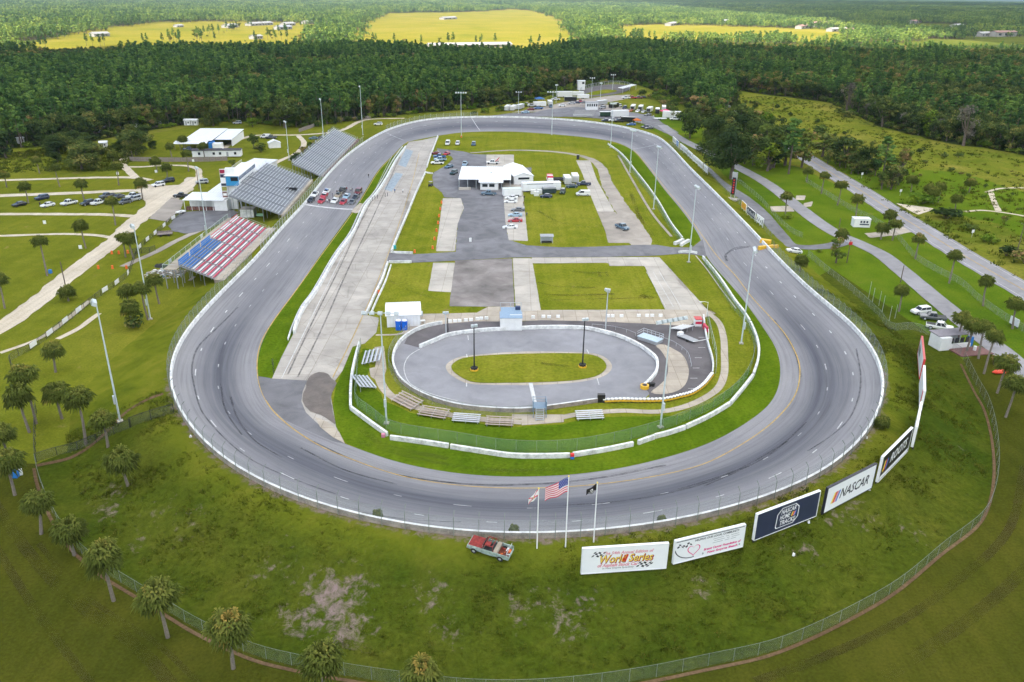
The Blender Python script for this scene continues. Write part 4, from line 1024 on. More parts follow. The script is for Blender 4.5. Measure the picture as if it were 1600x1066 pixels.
t, W, g = board('billboard', 'grey backed billboard seen edge on right of the ROOTS board', (1432, 662), (1424, 702), 3.6, GREYP, posts=6, gap=0.5)
t, W, g = board('billboard', 'white billboard with red end seen edge on at the right curve', (1437, 603), (1437, 645), 3.6, SIGNW, posts=6, gap=0.5)
poly(t, 'red_panel', [(W / 2 - 2.2, g + 0.2), (W / 2 - 0.3, g + 0.2), (W / 2 - 0.3, g + 3.2), (W / 2 - 2.2, g + 3.2)], REDP)
t, W, g = board('billboard', 'topmost narrow white billboard seen edge on beyond the right curve', (1434, 556), (1437, 596), 3.8, SIGNW, RED, posts=6, gap=0.5)
for k in range(5): poly(t, 'dark_print', [(-W / 2 + 1.2 + k * 1.3, g + 1.0), (-W / 2 + 2.0 + k * 1.3, g + 1.0), (-W / 2 + 2.3 + k * 1.3, g + 2.6), (-W / 2 + 1.5 + k * 1.3, g + 2.6)], INK)
BS = [((1051,223),(1056,228),SIGNW,'small white board at the far end of the back straight row'), ((1056.5,228.5),(1060,232),BLUE,'blue board beside the white end of the back straight row'),
      ((1062,234),(1073,243),SIGNW,'long white board with red corner in the back straight row'), ((1074,244.5),(1081,251),SIGNW,'third white board of the back straight row'), ((1082,252.5),(1090,259),SIGNW,'fourth white board of the back straight row'),
      ((1090.5,260),(1097,266),SIGNW,'fifth white board of the back straight row'), ((1099,268),(1105,273),SIGNW,'last white board at the near end of the back straight row'),
      ((1158,326.5),(1165,333.5),YELLOW,'orange and yellow board beside the scoring pylon'), ((1166.5,335.5),(1179,346.5),NAVY,'dark board with white lettering below the scoring pylon'), ((1181,348),(1191,356),SIGNW,'white board nearest the yellow barrier on the back straight')]
for i, (a, b, m, lb) in enumerate(BS):
    t, W, g = board('trackside_board', lb, a, b, 2.3, m, posts=3, gap=0.7, th=0.12, cat='sign', group='boards along the back straight', post_m=STEEL)
    n = max(2, int(W / 1.1)); rnd = random.Random(i)
    for k in range(n):
        x = -W / 2 + 0.5 + (W - 1.0) * k / max(1, n - 1); mk = PRW if m in (NAVY, BLUE) else (MAROON if i == 2 and k < 2 else INK if m is SIGNW else REDP)
        hh = rnd.uniform(0.8, 1.5)
        poly(t, 'dark_print', [(x - 0.3, g + 0.4), (x + 0.12, g + 0.4), (x + 0.3, g + 0.4 + hh), (x - 0.05, g + 0.4 + hh)], mk, -0.064)
# scoring pylon
p = G(1144, 312); t = thing('scoring_pylon', 'tall narrow black scoring pylon with red digits and a framed top sign', 'scoreboard', p, R(-38))
H = height_to(p, 269)
mb = MB(); mb.box((0, 0, 0.15), (4.2, 3.0, 0.5), CONC); mb.build('base', t)
mb = MB(); mb.box((0, 0, H * 0.5), (1.3, 0.6, H * 0.62), SIGNK); mb.build('column', t)
mb = MB()
for x in (-0.75, 0.75): mb.tube([(x, 0.2, 0), (x, 0.2, H)], 0.1, STEEL, 6)
mb.build('support', t)
mb = MB(); mb.box((0, 0, H - 1.4), (1.9, 0.5, 2.6), GREYP); mb.build('top_sign', t)
mb = MB()
for k in range(6): mb.box((0.05, -0.31, H * 0.27 + k * H * 0.088), (0.5, 0.04, H * 0.05), REDP)
mb.build('digit', t)

# ------------------------------------------------------------------ flags
def flag(label, cat_label, base, top_py, fly, hoist, drop, paint_fn, name, nx=26, nz=13):
    b = G(*base); H = height_to(b, top_py)
    t = thing('flagpole', label, 'flagpole', b)
    mb = MB(); mb.tube([(0, 0, -0.3), (0, 0, H)], [0.085, 0.055], WHITE, 8); mb.build('pole', t)
    mb = MB(); mb.box((0, 0, H + 0.06), (0.16, 0.16, 0.14), YEL); mb.build('finial', t)
    mb = MB(); V = []
    for j in range(nz + 1):
        for i in range(nx + 1):
            u, v = i / nx, j / nz
            V.append((-0.08 - fly * u * 0.92, 0.22 * u * math.sin(u * 7 + v * 1.5) - 0.35 * u, H - 0.15 - hoist * v * (1 - 0.06 * u) - drop * u ** 1.15 + 0.08 * math.sin(u * 9 + 1)))
    byM = {}
    for j in range(nz):
        for i in range(nx):
            a = j * (nx + 1) + i; byM.setdefault(paint_fn((i + 0.5) / nx, (j + 0.5) / nz), []).append((a, a + 1, a + nx + 2, a + nx + 1))
    o = len(mb.v); mb.v += V
    for m, fs in byM.items():
        k = mb.mat(m)
        for f in fs: mb.f.append(f); mb.mi.append(k)
    mb.smooth = True
    f = mb.build(name, None, None, b, fix=False); tag(f, cat_label, 'flag')
    return f, b, H
FRED = plain('flag_red', (0.60, 0.03, 0.08), 0.7, 0, 0.05); FWHITE = plain('flag_white', (0.78, 0.76, 0.76), 0.7, 0, 0.05); FBLUE = plain('flag_blue', (0.04, 0.06, 0.28), 0.7, 0, 0.05)
def us(u, v):
    if u < 0.4 and v < 7 / 13: return FBLUE
    return FRED if int(v * 13) % 2 == 0 else FWHITE
f, b, H = flag('middle and tallest white flagpole beside the near track wall', 'stars and stripes flag on the tallest middle pole', (883.5, 855), 745, 3.0, 2.1, 1.35, us, 'national_flag', 30, 13)
mb = MB()
for r in range(5):
    for c in range(6 - r % 2):
        u = 0.035 + 0.064 * c + (0.032 if r % 2 else 0); v = 0.06 + 0.105 * r
        x = -0.08 - 3.0 * u * 0.92; z = H - 0.15 - 2.1 * v * (1 - 0.06 * u) - 1.35 * u ** 1.15 + 0.08 * math.sin(u * 9 + 1); y = 0.22 * u * math.sin(u * 7 + v * 1.5) - 0.35 * u - 0.02
        mb.add([(x - 0.045, y, z), (x, y, z - 0.05), (x + 0.045, y, z), (x, y, z + 0.05)], [(0, 1, 2, 3)], FWHITE)
st = mb.build('star', f, fix=False); st['kind'] = 'stuff'
def fl(u, v):
    if (u - 0.5) ** 2 * 2.2 + (v - 0.5) ** 2 < 0.035: return YEL if (u + v) % 0.2 < 0.1 else FBLUE
    return FRED if abs(v - u) < 0.1 or abs(v - (1 - u)) < 0.1 else FWHITE
flag('left white flagpole with a small pale flag beside the near wall', 'small white flag with red diagonal cross on the left pole', (839, 857), 764, 1.25, 0.95, 1.15, fl, 'state_flag', 20, 16)
def pow_(u, v):
    if (u - 0.5) ** 2 * 2.2 + (v - 0.48) ** 2 < 0.04: return FWHITE if (u - 0.52) ** 2 * 2.2 + (v - 0.5) ** 2 > 0.012 else SIGNK
    return SIGNK if not (0.82 < v < 0.9 and 0.2 < u < 0.8) else FWHITE
flag('right white flagpole with a black flag beside the near wall', 'black flag with white emblem on the right pole', (927.5, 847), 755, 1.35, 0.95, 0.65, pow_, 'memorial_flag', 20, 16)

# ------------------------------------------------------------------ light poles
def lamp_mesh():
    mb = MB(); mb.prism([(-0.34, -0.28), (0.30, -0.34), (0.34, 0.30), (-0.2, 0.30)], -0.36, 0.36, LAMP, 'x')
    me = mb.mesh('lamp'); mb.fix(me); return me
def lens_mesh():
    mb = MB(); mb.box((0, -0.36, -0.02), (0.6, 0.03, 0.5), plain('lamp_lens', (0.45, 0.50, 0.52), 0.15, 0, 0.02)); me = mb.mesh('lens'); mb.fix(me); return me
LAMP_ME, LENS_ME = lamp_mesh(), lens_mesh()
def light_pole(label, base, top, n=3, arm=1.6, face=0.0, m=POLEW, r=0.17, box=True, lamp_s=1.0, rows=1, pile=False):
    b = G(*base); H = height_to(b, top)
    t = thing('light_pole', label, 'light pole', b, face, 'floodlight poles around the speedway')
    mb = MB(); mb.tube([(0, 0, -0.4), (0, 0, H)], [r, r * 0.55], m, 8); mb.build('pole', t)
    mb = MB(); mb.box((0, 0, 0.1), (0.9, 0.9, 0.3), CONC); mb.build('footing', t)
    for k in range(rows):
        z = H - 0.15 - k * 1.0
        mb = MB(); mb.box((0, 0, z), (arm, 0.12, 0.12), LAMP); mb.build('crossarm', t)
        for i in range(n):
            x = -arm / 2 + arm * i / (n - 1) if n > 1 else 0
            o = link('lamp', LAMP_ME, t, None, (x, -0.3, z + 0.1)); o.rotation_euler = (R(-25), 0, 0); o.scale = (lamp_s,) * 3
            link('lens', LENS_ME, o)
    if box:
        mb = MB(); mb.box((0.0, -r - 0.12, 4.2), (0.42, 0.28, 1.5), LAMP); mb.build('switch_box', t)
    return t
LP = [((188,659),472,3,1.4,R(-60),'leftmost tall floodlight pole beside the black fence'), ((235,499),353,3,1.6,R(-60),'tall floodlight pole behind the shrubby palms'), ((325,377),262,2,1.4,R(-60),'floodlight pole rising behind the red white and blue bleacher'),
      ((452,251),190,2,1.6,R(-60),'floodlight pole between the two aluminium grandstands'), ((506,221),155,2,1.6,R(-70),'floodlight pole behind the far end of the second grandstand'), ((567,211),135,2,1.8,R(-80),'floodlight pole at the exit of the far turn by the dirt lane'),
      ((721,213),145,5,5.0,R(180),'crossbar floodlight pole in the grass by the two white vans'), ((862,211),144,5,5.2,R(180),'crossbar floodlight pole at the middle of the far turn'), ((954,231),162,4,2.4,R(160),'floodlight pole at the start of the infield wall'), ((984,270),204,4,2.4,R(130),'second floodlight pole along the back straight wall'),
      ((1021,327),230,4,2.2,R(110),'third floodlight pole along the back straight wall'), ((1076,410),292,4,2.4,R(100),'floodlight pole beside the crossover gate'), ((1158,537),390,4,2.4,R(80),'floodlight pole inside the right hand curve'),
      ((1032,668),499,6,5.2,R(25),'crossbar floodlight pole right of the small oval'), ((604,662),488,5,5.4,R(0),'crossbar floodlight pole left of the small oval')]
for b_, tp_, n_, arm_, f_, lb in LP: light_pole(lb, b_, tp_, n_, arm_, f_)
def util_pole(name, label, base, top, r=0.14, m=WOODP, arm=0.0, group=None, cat='utility pole', lamps=0, face=0.0):
    b = G(*base); H = height_to(b, top); t = thing(name, label, cat, b, face, group)
    mb = MB(); mb.tube([(0, 0, -0.3), (0, 0, H)], [r, r * 0.7], m, 7); mb.build('pole', t)
    if arm:
        mb = MB(); mb.box((0, 0, H - 0.8), (arm, 0.12, 0.14), m); mb.build('crossarm', t)
        mb = MB()
        for x in (-0.42, 0, 0.42): mb.tube([(x * arm, 0, H - 0.75), (x * arm, 0, H - 0.45)], 0.05, GREYP, 5)
        mb.build('insulator', t)
    for i in range(lamps):
        o = link('lamp', LAMP_ME, t, None, ((-0.5 + i) * 0.7, -0.25, H - 0.2)); o.scale = (0.8,) * 3; link('lens', LENS_ME, o)
    return t
isl_l = []
for base, top, lb in (((741, 579), 507, 'dark lamp post with tyre ring at the left end of the grass island'), ((910, 574), 497, 'dark lamp post with tyre ring at the right end of the grass island')):
    t = util_pole('lamp_post', lb, base, top, 0.16, BLACK, 0, None, 'lamp post', 2, R(20))
    mb = MB()
    for k in range(7):
        a = 2 * math.pi * k / 7
        for z in (0.15, 0.4, 0.65): mb.tube([(0.5 * math.cos(a), 0.5 * math.sin(a), z - 0.11), (0.5 * math.cos(a), 0.5 * math.sin(a), z + 0.11)], 0.26, RUBBER, 8)
    mb.build('tyre_ring', t)
    mb = MB(); mb.loft([[((0.85) * math.cos(2 * math.pi * k / 14), 0.85 * math.sin(2 * math.pi * k / 14), z) for k in range(14)] for z in (0.0, 0.42)], YELLOW); mb.build('yellow_ring', t)
util_pole('lamp_post', 'grey lamp post at the left end of the scoring hut wall', (697, 523), 487, 0.14, STEEL, 0, None, 'lamp post', 2, R(10))
t = util_pole('speaker_post', 'dark slim post standing close beside the left grey lamp post', (700, 522), 497, 0.14, BLACK, 0, None, 'post')
util_pole('lamp_post', 'grey lamp post behind the small oval inner wall in front of the fenced lawn', (946, 517), 451, 0.16, STEEL, 1.0, None, 'lamp post', 2, R(-30))
t = util_pole('street_lamp', 'small white street lamp with arm at the corner of the paved path', (1104, 494), 472, 0.06, WHITE, 0, None, 'street lamp')
mb = MB(); Hs = height_to(G(1104, 494), 473); mb.tube([(0, 0, Hs), (-0.8, 0, Hs + 0.25), (-1.5, 0, Hs + 0.2)], 0.05, WHITE, 5); mb.box((-1.7, 0, Hs + 0.16), (0.6, 0.22, 0.14), WHITE); mb.build('lamp_arm', t)
for base, top, lb, arm in (((103, 450), 409, 'leaning brown utility pole beside the sandy road', 0), ((311, 296), 264, 'brown utility pole at the corner of the white roofed building', 0), ((1399, 295), 257, 'utility pole with crossarm among the roadside trees', 2.2), ((1586, 405), 346, 'utility pole at the right edge beyond the highway', 2.0), ((1323, 411), 375, 'brown post with red box beside the driveway junction', 0), ((1407, 441), 415, 'brown post behind the driveway palm', 0), ((1311, 356), 341, 'short post near the driveway junction', 0), ((1207, 174), 160, 'grey pole standing in the brushy clearing', 0), ((1151, 160), 138, 'pale pole at the forest edge by the highway', 0)):
    t = util_pole('utility_pole', lb, base, top, 0.15, WOODP, arm)
    if 'red box' in lb: mb = MB(); mb.box((0, -0.25, height_to(G(*base), 380)), (0.9, 0.3, 0.9), RED); mb.build('red_box', t)
for base, top, lb in (((810, 178), 144, 'leftmost crossbar light pole in the far paddock'), ((924, 155), 122, 'crossbar light pole left of the far kart track'), ((957, 141), 117, 'crossbar light pole behind the far kart track'), ((938, 156), 130, 'short light pole in front of the far kart track'), ((869, 160), 133, 'white mast behind the far white trailer')):
    light_pole(lb, base, top, 3, 3.0 if 'cross' in lb else 1.2, R(180), POLEW, 0.16, False)
for k, (x, y, ty) in enumerate(((1357, 466, 440), (1363, 472, 450), (1373, 478, 455), (1378, 488, 462), (1389, 502, 478), (1398, 498, 476))):
    util_pole('steel_post', ['farthest bare post in the lawn below the driveway', 'second bare post in the lawn below the driveway', 'third bare post in the lawn below the driveway', 'fourth bare post in the lawn below the driveway', 'leaning pale post nearest the lower fence corner', 'bare post nearest the lone driveway palm'][k], (x, y), ty, 0.05, STEEL, 0, 'bare posts in the driveway lawn', 'post')
# ------------------------------------------------------------------ grandstands
def stand_frame(near, far, z, name, label):
    a, b = Gz(near[0], near[1], z), Gz(far[0], far[1], z)
    d = b - a; L = math.hypot(d.x, d.y)
    t = thing(name, label, 'grandstand', Vector((a.x, a.y, 0)), math.atan2(d.y, d.x) - math.pi / 2)
    return t, L
def bench_meshes(L, plank, gap_m):
    mb = MB(); mb.box((0, L / 2, 0.42), (0.34 if plank is ALUM else 0.44, L, 0.06), plank); s = mb.mesh('bench'); mb.fix(s)
    mb = MB(); mb.box((0.38, L / 2, 0.02), (0.36, L, 0.05), gap_m); f = mb.mesh('footboard'); mb.fix(f)
    return s, f
def stand(name, label, near, far, z0, depth, rise, rows, sections, plank, foot, row_mat=None, back_rail=True, aisle=1.1):
    t, L = stand_frame(near, far, z0, name, label)
    sl = (L - aisle * (sections - 1)) / sections
    cache = {}
    for r_ in range(rows):
        x = -depth * (r_ + 0.5) / rows; z = z0 + rise * r_ / (rows - 1)
        for s in range(sections):
            m = row_mat(r_, s) if row_mat else plank
            if m.name not in cache: cache[m.name] = bench_meshes(sl, m, foot)
            be, fo = cache[m.name]
            link('bench', be, t, None, (x, s * (sl + aisle), z)); link('footboard', fo, t, None, (x, s * (sl + aisle), z))
    mb = MB()
    for s in range(sections - 1):                                   # stepped aisles
        for r_ in range(rows):
            x = -depth * (r_ + 0.5) / rows; z = z0 + rise * r_ / (rows - 1)
            mb.box((x + 0.15, sl * (s + 1) + aisle * (s + 0.5), z - 0.05), (depth / rows, aisle * 0.9, 0.06), ALUMD)
    if sections > 1: mb.build('aisle_steps', t)
    mb = MB()                                                       # raking beams and legs
    n = max(3, int(L / 4.5))
    for i in range(n + 1):
        y = L * i / n
        mb.tube([(0, y, z0 - 0.12), (-depth, y, z0 + rise - 0.12)], 0.11, ALUMD, 4)
        for f in (0.02, 0.33, 0.66, 0.99): mb.tube([(-depth * f, y, 0), (-depth * f, y, z0 + rise * f - 0.12)], 0.08, ALUMD, 4)
    mb.build('frame', t)
    mb = MB(); mb.add([(0.2, 0, z0 - 0.3), (0.2, L, z0 - 0.3), (-depth, L, z0 + rise - 0.3), (-depth, 0, z0 + rise - 0.3)], [(0, 1, 2, 3)], ALUMD); mb.build('under_deck', t, fix=False)
    mb = MB()
    for zz in (0.55, 1.05):
        mb.tube([(-depth - 0.1, 0, z0 + rise + zz), (-depth - 0.1, L, z0 + rise + zz)], 0.035, STEEL, 4)
        for y in (-0.05, L + 0.05): mb.tube([(0, y, z0 + zz), (-depth, y, z0 + rise + zz)], 0.035, STEEL, 4)
        mb.tube([(0.8, 0, z0 + zz), (0.8, L, z0 + zz)], 0.03, STEEL, 4)
    for i in range(n + 1):
        y = L * i / n; mb.tube([(-depth - 0.1, y, z0 + rise - 0.2), (-depth - 0.1, y, z0 + rise + 1.05)], 0.035, STEEL, 4); mb.tube([(0.8, y, z0 - 0.3), (0.8, y, z0 + 1.05)], 0.03, STEEL, 4)
    mb.build('railing', t)
    mb = MB(); mb.box((0.75, L / 2, z0 / 2 - 0.1), (0.9, L, z0), PATH); mb.build('front_walk', t)
    return t, L
tA, LA = stand('grandstand', 'large aluminium grandstand below the blue and white press box', (437, 335), (484, 280), 2.6, 16.0, 6.2, 17, 6, ALUM, ALUMD)
mb = MB(); mb.box((-3.2, LA * 0.60, 3.6), (5.5, 2.6, 0.1), BLACK); mb.box((-3.2, LA * 0.60 - 1.3, 4.0), (5.5, 0.1, 0.9), BLACK); mb.build('stair_well', tA)
tB, LB = stand('grandstand', 'long aluminium grandstand farthest along the front straight', (500, 275), (556, 217), 2.6, 10.5, 4.6, 13, 6, ALUM, ALUMD)
mb = MB()
for k in range(12): mb.box((-10.9, LB * (k + 0.5) / 12, 7.9), (0.25, 1.1, 0.9), BLACK if k % 2 else GREYP)
mb.build('back_panel', tB)
mb = MB(); mb.box((1.3, LB / 2, 2.2), (0.15, LB, 1.3), WALLR); mb.build('front_banner', tB)
BLUEB = plain('blue_bench_paint', (0.02, 0.17, 0.50), 0.5)
WHITEB = plain('white_bench_paint', (0.80, 0.80, 0.82), 0.5)
tC, LC = stand('grandstand', 'lower bleacher painted red white and blue like a flag', (336, 436), (417, 358), 2.2, 8.4, 3.4, 12, 6, WHITEB, plain('pale_tread', (0.62, 0.60, 0.60), 0.7),
    lambda r_, s: (BLUEB if (r_ >= 8 and s < 3) else (REDB if r_ % 2 == 0 else WHITEB)))
mb = MB()
sl = (LC - 1.1 * 5) / 6
for s in range(3): mb.box((-8.6, s * (sl + 1.1) + sl / 2, 6.35), (0.1, sl, 1.5), BLUE)
mb.build('blue_back_panel', tC)
mb = MB()
for s in range(3, 6):
    for k in range(3): mb.box((-8.6, s * (sl + 1.1) + sl / 2, 5.9 + k * 0.4), (0.1, sl, 0.2), REDB if k % 2 == 0 else WHITEB)
mb.build('striped_back_panel', tC)
mb = MB(); mb.box((-10.3, LC / 2 - 0.5, 5.2), (3.2, LC + 3, 0.15), PATH); mb.build('back_deck', tC)
mb = MB()
for k in range(12):
    for x in (-9.0, -11.7): mb.box((x, -1.6 + (LC + 2.2) * k / 11, 2.56), (0.2, 0.2, 5.1), ALUMD)
mb.build('deck_frame', tC)['kind'] = 'stuff'
mb = MB()
for i in range(14):
    y = -2 + (LC + 3) * i / 13; mb.tube([(-11.9, y, 5.2), (-11.9, y, 6.5)], 0.04, STEEL, 4)
mb.tube([(-11.9, -2, 6.5), (-11.9, LC + 1, 6.5)], 0.04, STEEL, 4); mb.tube([(-8.8, -2, 6.5), (-11.9, -2, 6.5)], 0.04, STEEL, 4)
mb.build('deck_railing', tC)
mb = MB(); mb.add([(-11.9, -2, 5.3), (-11.9, LC + 1, 5.3), (-11.9, LC + 1, 6.45), (-11.9, -2, 6.45)], [(0, 1, 2, 3)], LINKG); mb.build('deck_screen', tC, fix=False)
mb = MB(); mb.box((0.4 + 1.0, LC / 2, 1.2), (2.6, LC + 2, 2.2), WALLC); mb.box((1.4, LC / 2, 2.33), (2.6, LC + 2, 0.06), PATH); mb.build('front_terrace', tC)
for k, y in enumerate((3.0, LC * 0.55)):
    mb = MB(); mb.box((-12.0, y, 5.9), (0.05, 1.8, 1.1), WHITE); mb.build('deck_sign', tC)
# press box standing on the back of the big stand
pb = thing('press_box', 'blue and white press box on legs behind the big grandstand', 'press box', tA.matrix_world @ Vector((0, 0, 0)))
pb.location = tA.location; pb.rotation_euler = tA.rotation_euler
y0, y1 = LA * 0.30, LA * 0.72; xb = -16.3
PBLUE = plain('press_box_blue', (0.03, 0.25, 0.52), 0.5)
mb = MB(); mb.box((xb - 2.2, (y0 + y1) / 2, 9.9), (4.4, y1 - y0, 3.4), WHITE); mb.build('wall', pb)
mb = MB(); mb.box((xb - 2.2, y0 - 0.05, 9.9), (4.3, 0.12, 3.2), PBLUE); mb.build('end_wall', pb)
mb = MB(); mb.box((xb - 1.5, y0 - 0.13, 10.6), (2.4, 0.08, 1.3), GLASS); mb.build('window', pb)
nwin = 10
for k in range(nwin):
    mb = MB(); wy = (y1 - y0) / nwin; mb.box((xb + 0.03, y0 + wy * (k + 0.5), 10.75), (0.1, wy * 0.86, 1.15), plain('tinted_glass', (0.05, 0.09, 0.16), 0.1, 0, 0.05)); mb.build('window', pb)
mb = MB()
for k in range(9): mb.box((xb + 0.03, y0 + (y1 - y0) * (0.1 + 0.09 * k), 8.85), (0.08, (y1 - y0) * 0.06, 0.8), NAVY)
mb.build('dark_print', pb)
mb = MB(); mb.box((xb - 2.3, (y0 + y1) / 2, 11.7), (5.0, y1 - y0 + 0.8, 0.22), ROOFW); mb.build('roof', pb)
mb = MB()
for y in (y0 + 0.4, (y0 + y1) / 2, y1 - 0.4):
    for x in (xb - 0.4, xb - 4.0): mb.box((x, y, 4.1), (0.3, 0.3, 8.2), STEEL)
mb.build('leg', pb)['kind'] = 'stuff'
mb = MB()
for k in range(16):
    y = y0 + (y1 - y0) * k / 15; mb.tube([(xb - 4.6, y, 11.8), (xb - 4.6, y, 12.9)], 0.04, WHITE, 4)
mb.tube([(xb - 4.6, y0, 12.9), (xb - 4.6, y1, 12.9)], 0.04, WHITE, 4); mb.build('roof_railing', pb)

# ------------------------------------------------------------------ buildings
def site(name, label, cat, FL, FR, z=0.0, group=None):
    a, b = Gz(FL[0], FL[1], z), Gz(FR[0], FR[1], z); d = b - a
    t = thing(name, label, cat, Vector((a.x, a.y, 0)), math.atan2(d.y, d.x), group)
    return t, math.hypot(d.x, d.y)
def depth_between(px, py0, py1, z): return (Gz(px, py1, z) - Gz(px, py0, z)).length
SEAM = plain('roof_seam', (0.55, 0.56, 0.58), 0.5)
def slab(t, name, x0, x1, y0, y1, z, th, m, tilt=0.0):
    mb = MB(); V = [(x0, y0, z), (x1, y0, z), (x1, y1, z + tilt), (x0, y1, z + tilt)]
    mb.add([*V, *[(a, b, c + th) for a, b, c in V]], [(3, 2, 1, 0), (4, 5, 6, 7), (0, 1, 5, 4), (1, 2, 6, 5), (2, 3, 7, 6), (3, 0, 4, 7)], m)
    if m is ROOFW and x1 - x0 > 4:                                   # standing seams
        n = int((x1 - x0) / 0.9)
        for i in range(1, n):
            x = x0 + (x1 - x0) * i / n; mb.tube([(x, y0, z + th + 0.02), (x, y1, z + th + tilt + 0.02)], 0.045, SEAM, 4)
    return mb.build(name, t)
def bx(t, name, x0, x1, y0, y1, z0, z1, m):
    mb = MB(); mb.box(((x0 + x1) / 2, (y0 + y1) / 2, (z0 + z1) / 2), (x1 - x0, y1 - y0, z1 - z0), m); return mb.build(name, t)
def gable(t, name, x0, x1, y0, y1, z, rise, m, along='y', th=0.12, over=0.3):
    mb = MB(); x0 -= over; x1 += over; y0 -= over; y1 += over
    if along == 'y':
        c = (x0 + x1) / 2; mb.prism([(x0, z), (c, z + rise), (x1, z), (x1, z + th), (c, z + rise + th), (x0, z + th)], y0, y1, m)
    else:
        c = (y0 + y1) / 2; mb.prism([(y0, z), (c, z + rise), (y1, z), (y1, z + th), (c, z + rise + th), (y0, z + th)], x0, x1, m, 'x')
    return mb.build(name, t)
def gable_ends(t, x0, x1, y0, y1, z, rise, m, along='y'):
    mb = MB()
    if along == 'y': c = (x0 + x1) / 2; mb.prism([(x0, z), (x1, z), (c, z + rise)], y0, y1, m)
    else: c = (y0 + y1) / 2; mb.prism([(y0, z), (y1, z), (c, z + rise)], x0, x1, m, 'x')
    return mb.build('gable', t)
# infield garage
t, W = site('garage', 'long white roofed garage with open bays in the middle of the infield', 'garage', (716, 281), (798.5, 282), 3.3)
D = depth_between(757, 281, 262, 3.6)
slab(t, 'roof', 0, W, 0, D, 3.4, 0.14, ROOFW, 0.35)
slab(t, 'canopy', W * 0.39, W * 0.855, -3.4, -0.02, 3.0, 0.12, ROOFW, 0.3)
bx(t, 'wall', 0.2, W - 0.2, D - 0.3, D - 0.1, 0, 3.4, WHITE); bx(t, 'office', W * 0.42, W * 0.76, -2.4, D - 0.35, 0, 2.98, WHITE)
for k in range(2): bx(t, 'window', W * (0.46 + 0.13 * k), W * (0.46 + 0.13 * k) + 2.0, -2.47, -2.41, 1.2, 2.3, GLASS)
for k in range(7):
    x = 0.3 + (W - 0.6) * k / 6
    if not (W * 0.4 < x < W * 0.78): bx(t, 'post', x - 0.1, x + 0.1, 0.1, 0.3, 0, 3.42, STEEL)
bx(t, 'counter', 0.3, W * 0.24, -2.9, -1.9, 0, 0.9, CONC); bx(t, 'vent', W * 0.6, W * 0.6 + 0.4, D * 0.45, D * 0.45 + 0.4, 3.6, 4.4, STEEL)
# gable shed right of it
t, W = site('metal_shed', 'white gabled metal shed right of the infield garage', 'shed', (803, 289), (833, 288))
D = depth_between(817, 289, 272, 0)
bx(t, 'wall', 0, W, 0, D, 0, 3.2, WHITE); gable_ends(t, 0, W, 0.02, D - 0.02, 3.2, 1.3, WHITE); gable(t, 'roof', 0, W, 0, D, 3.24, 1.35, ROOFW); bx(t, 'opening', W * 0.22, W * 0.8, -0.06, -0.01, 2.0, 2.8, GLASS)
# low long trailer building
t, W = site('long_trailer', 'long low white trailer behind the pallets in the infield', 'trailer', (817, 301), (876, 299))
bx(t, 'body', 0, W, 0, 3.0, 0.5, 3.3, WHITE); slab(t, 'roof', -0.1, W + 0.1, -0.1, 3.1, 3.32, 0.1, ROOFW); bx(t, 'awning_frame', 1.5, W - 3, -0.06, -0.01, 2.9, 3.2, GREYP)
for k in range(8): bx(t, 'wall_panel', 0.3 + k * W / 8, 0.2 + (k + 1) * W / 8 - 0.15, -0.05, -0.01, 0.7, 2.7, SIGNW)
for k in range(3): bx(t, 'wheel', W * 0.7 + k * 1.0, W * 0.7 + k * 1.0 + 0.8, -0.04, 0.3, 0.0, 0.8, RUBBER)
t, W = site('box_trailer', 'pale box trailer on the infield pavement behind the parked white cars', 'trailer', (787, 309), (815, 308))
bx(t, 'body', 0, W, 0, 3.0, 0.5, 3.0, WHITE); slab(t, 'roof', -0.08, W + 0.08, -0.08, 3.08, 3.02, 0.08, plain('pale_green_roof', (0.58, 0.66, 0.62), 0.5)); bx(t, 'wheel', W * 0.6, W * 0.6 + 0.9, -0.03, 0.3, 0, 0.85, RUBBER); bx(t, 'wheel', W * 0.72, W * 0.72 + 0.9, -0.03, 0.3, 0, 0.85, RUBBER)
for (x, y, lb) in ((833, 303, 'left white pallet stack in front of the long trailer'), (843, 303, 'right white pallet stack in front of the long trailer'), (838, 306, 'low white crate before the two pallet stacks')):
    p = G(x, y); t = thing('pallet_stack', lb, 'crate', p, 0.1, 'white pallets in the infield')
    for k in range(4): bx(t, 'pallet', -0.9, 0.9, -0.6, 0.6, 0.02 + k * 0.42, 0.36 + k * 0.42, WHITE)
t, W = site('dark_trailer', 'dark container with grey cover at the right end of the long trailer', 'container', (849, 304), (869, 303)); bx(t, 'body', 0, W, 0, 2.4, 0.3, 1.9, plain('dark_green_paint', (0.03, 0.05, 0.05), 0.6)); bx(t, 'cover', 0.2, W - 0.2, 0.1, 2.3, 1.92, 2.5, GREYP)
# small shelter
t, W = site('shelter', 'small grey roofed shelter with seats at the lawn edge by the crossover', 'shelter', (845, 381), (864, 381)); slab(t, 'roof', -0.2, W + 0.2, -0.3, 2.0, 2.2, 0.12, GREYP, 0.2); bx(t, 'wall', 0, W, 1.7, 1.8, 0, 2.2, STEEL); bx(t, 'bench', 0.3, W - 0.3, 0.9, 1.4, 0, 0.5, BLACK)
for x in (0.1, W - 0.1): bx(t, 'post', x - 0.06, x + 0.06, -0.1, 0.02, 0, 2.2, STEEL)
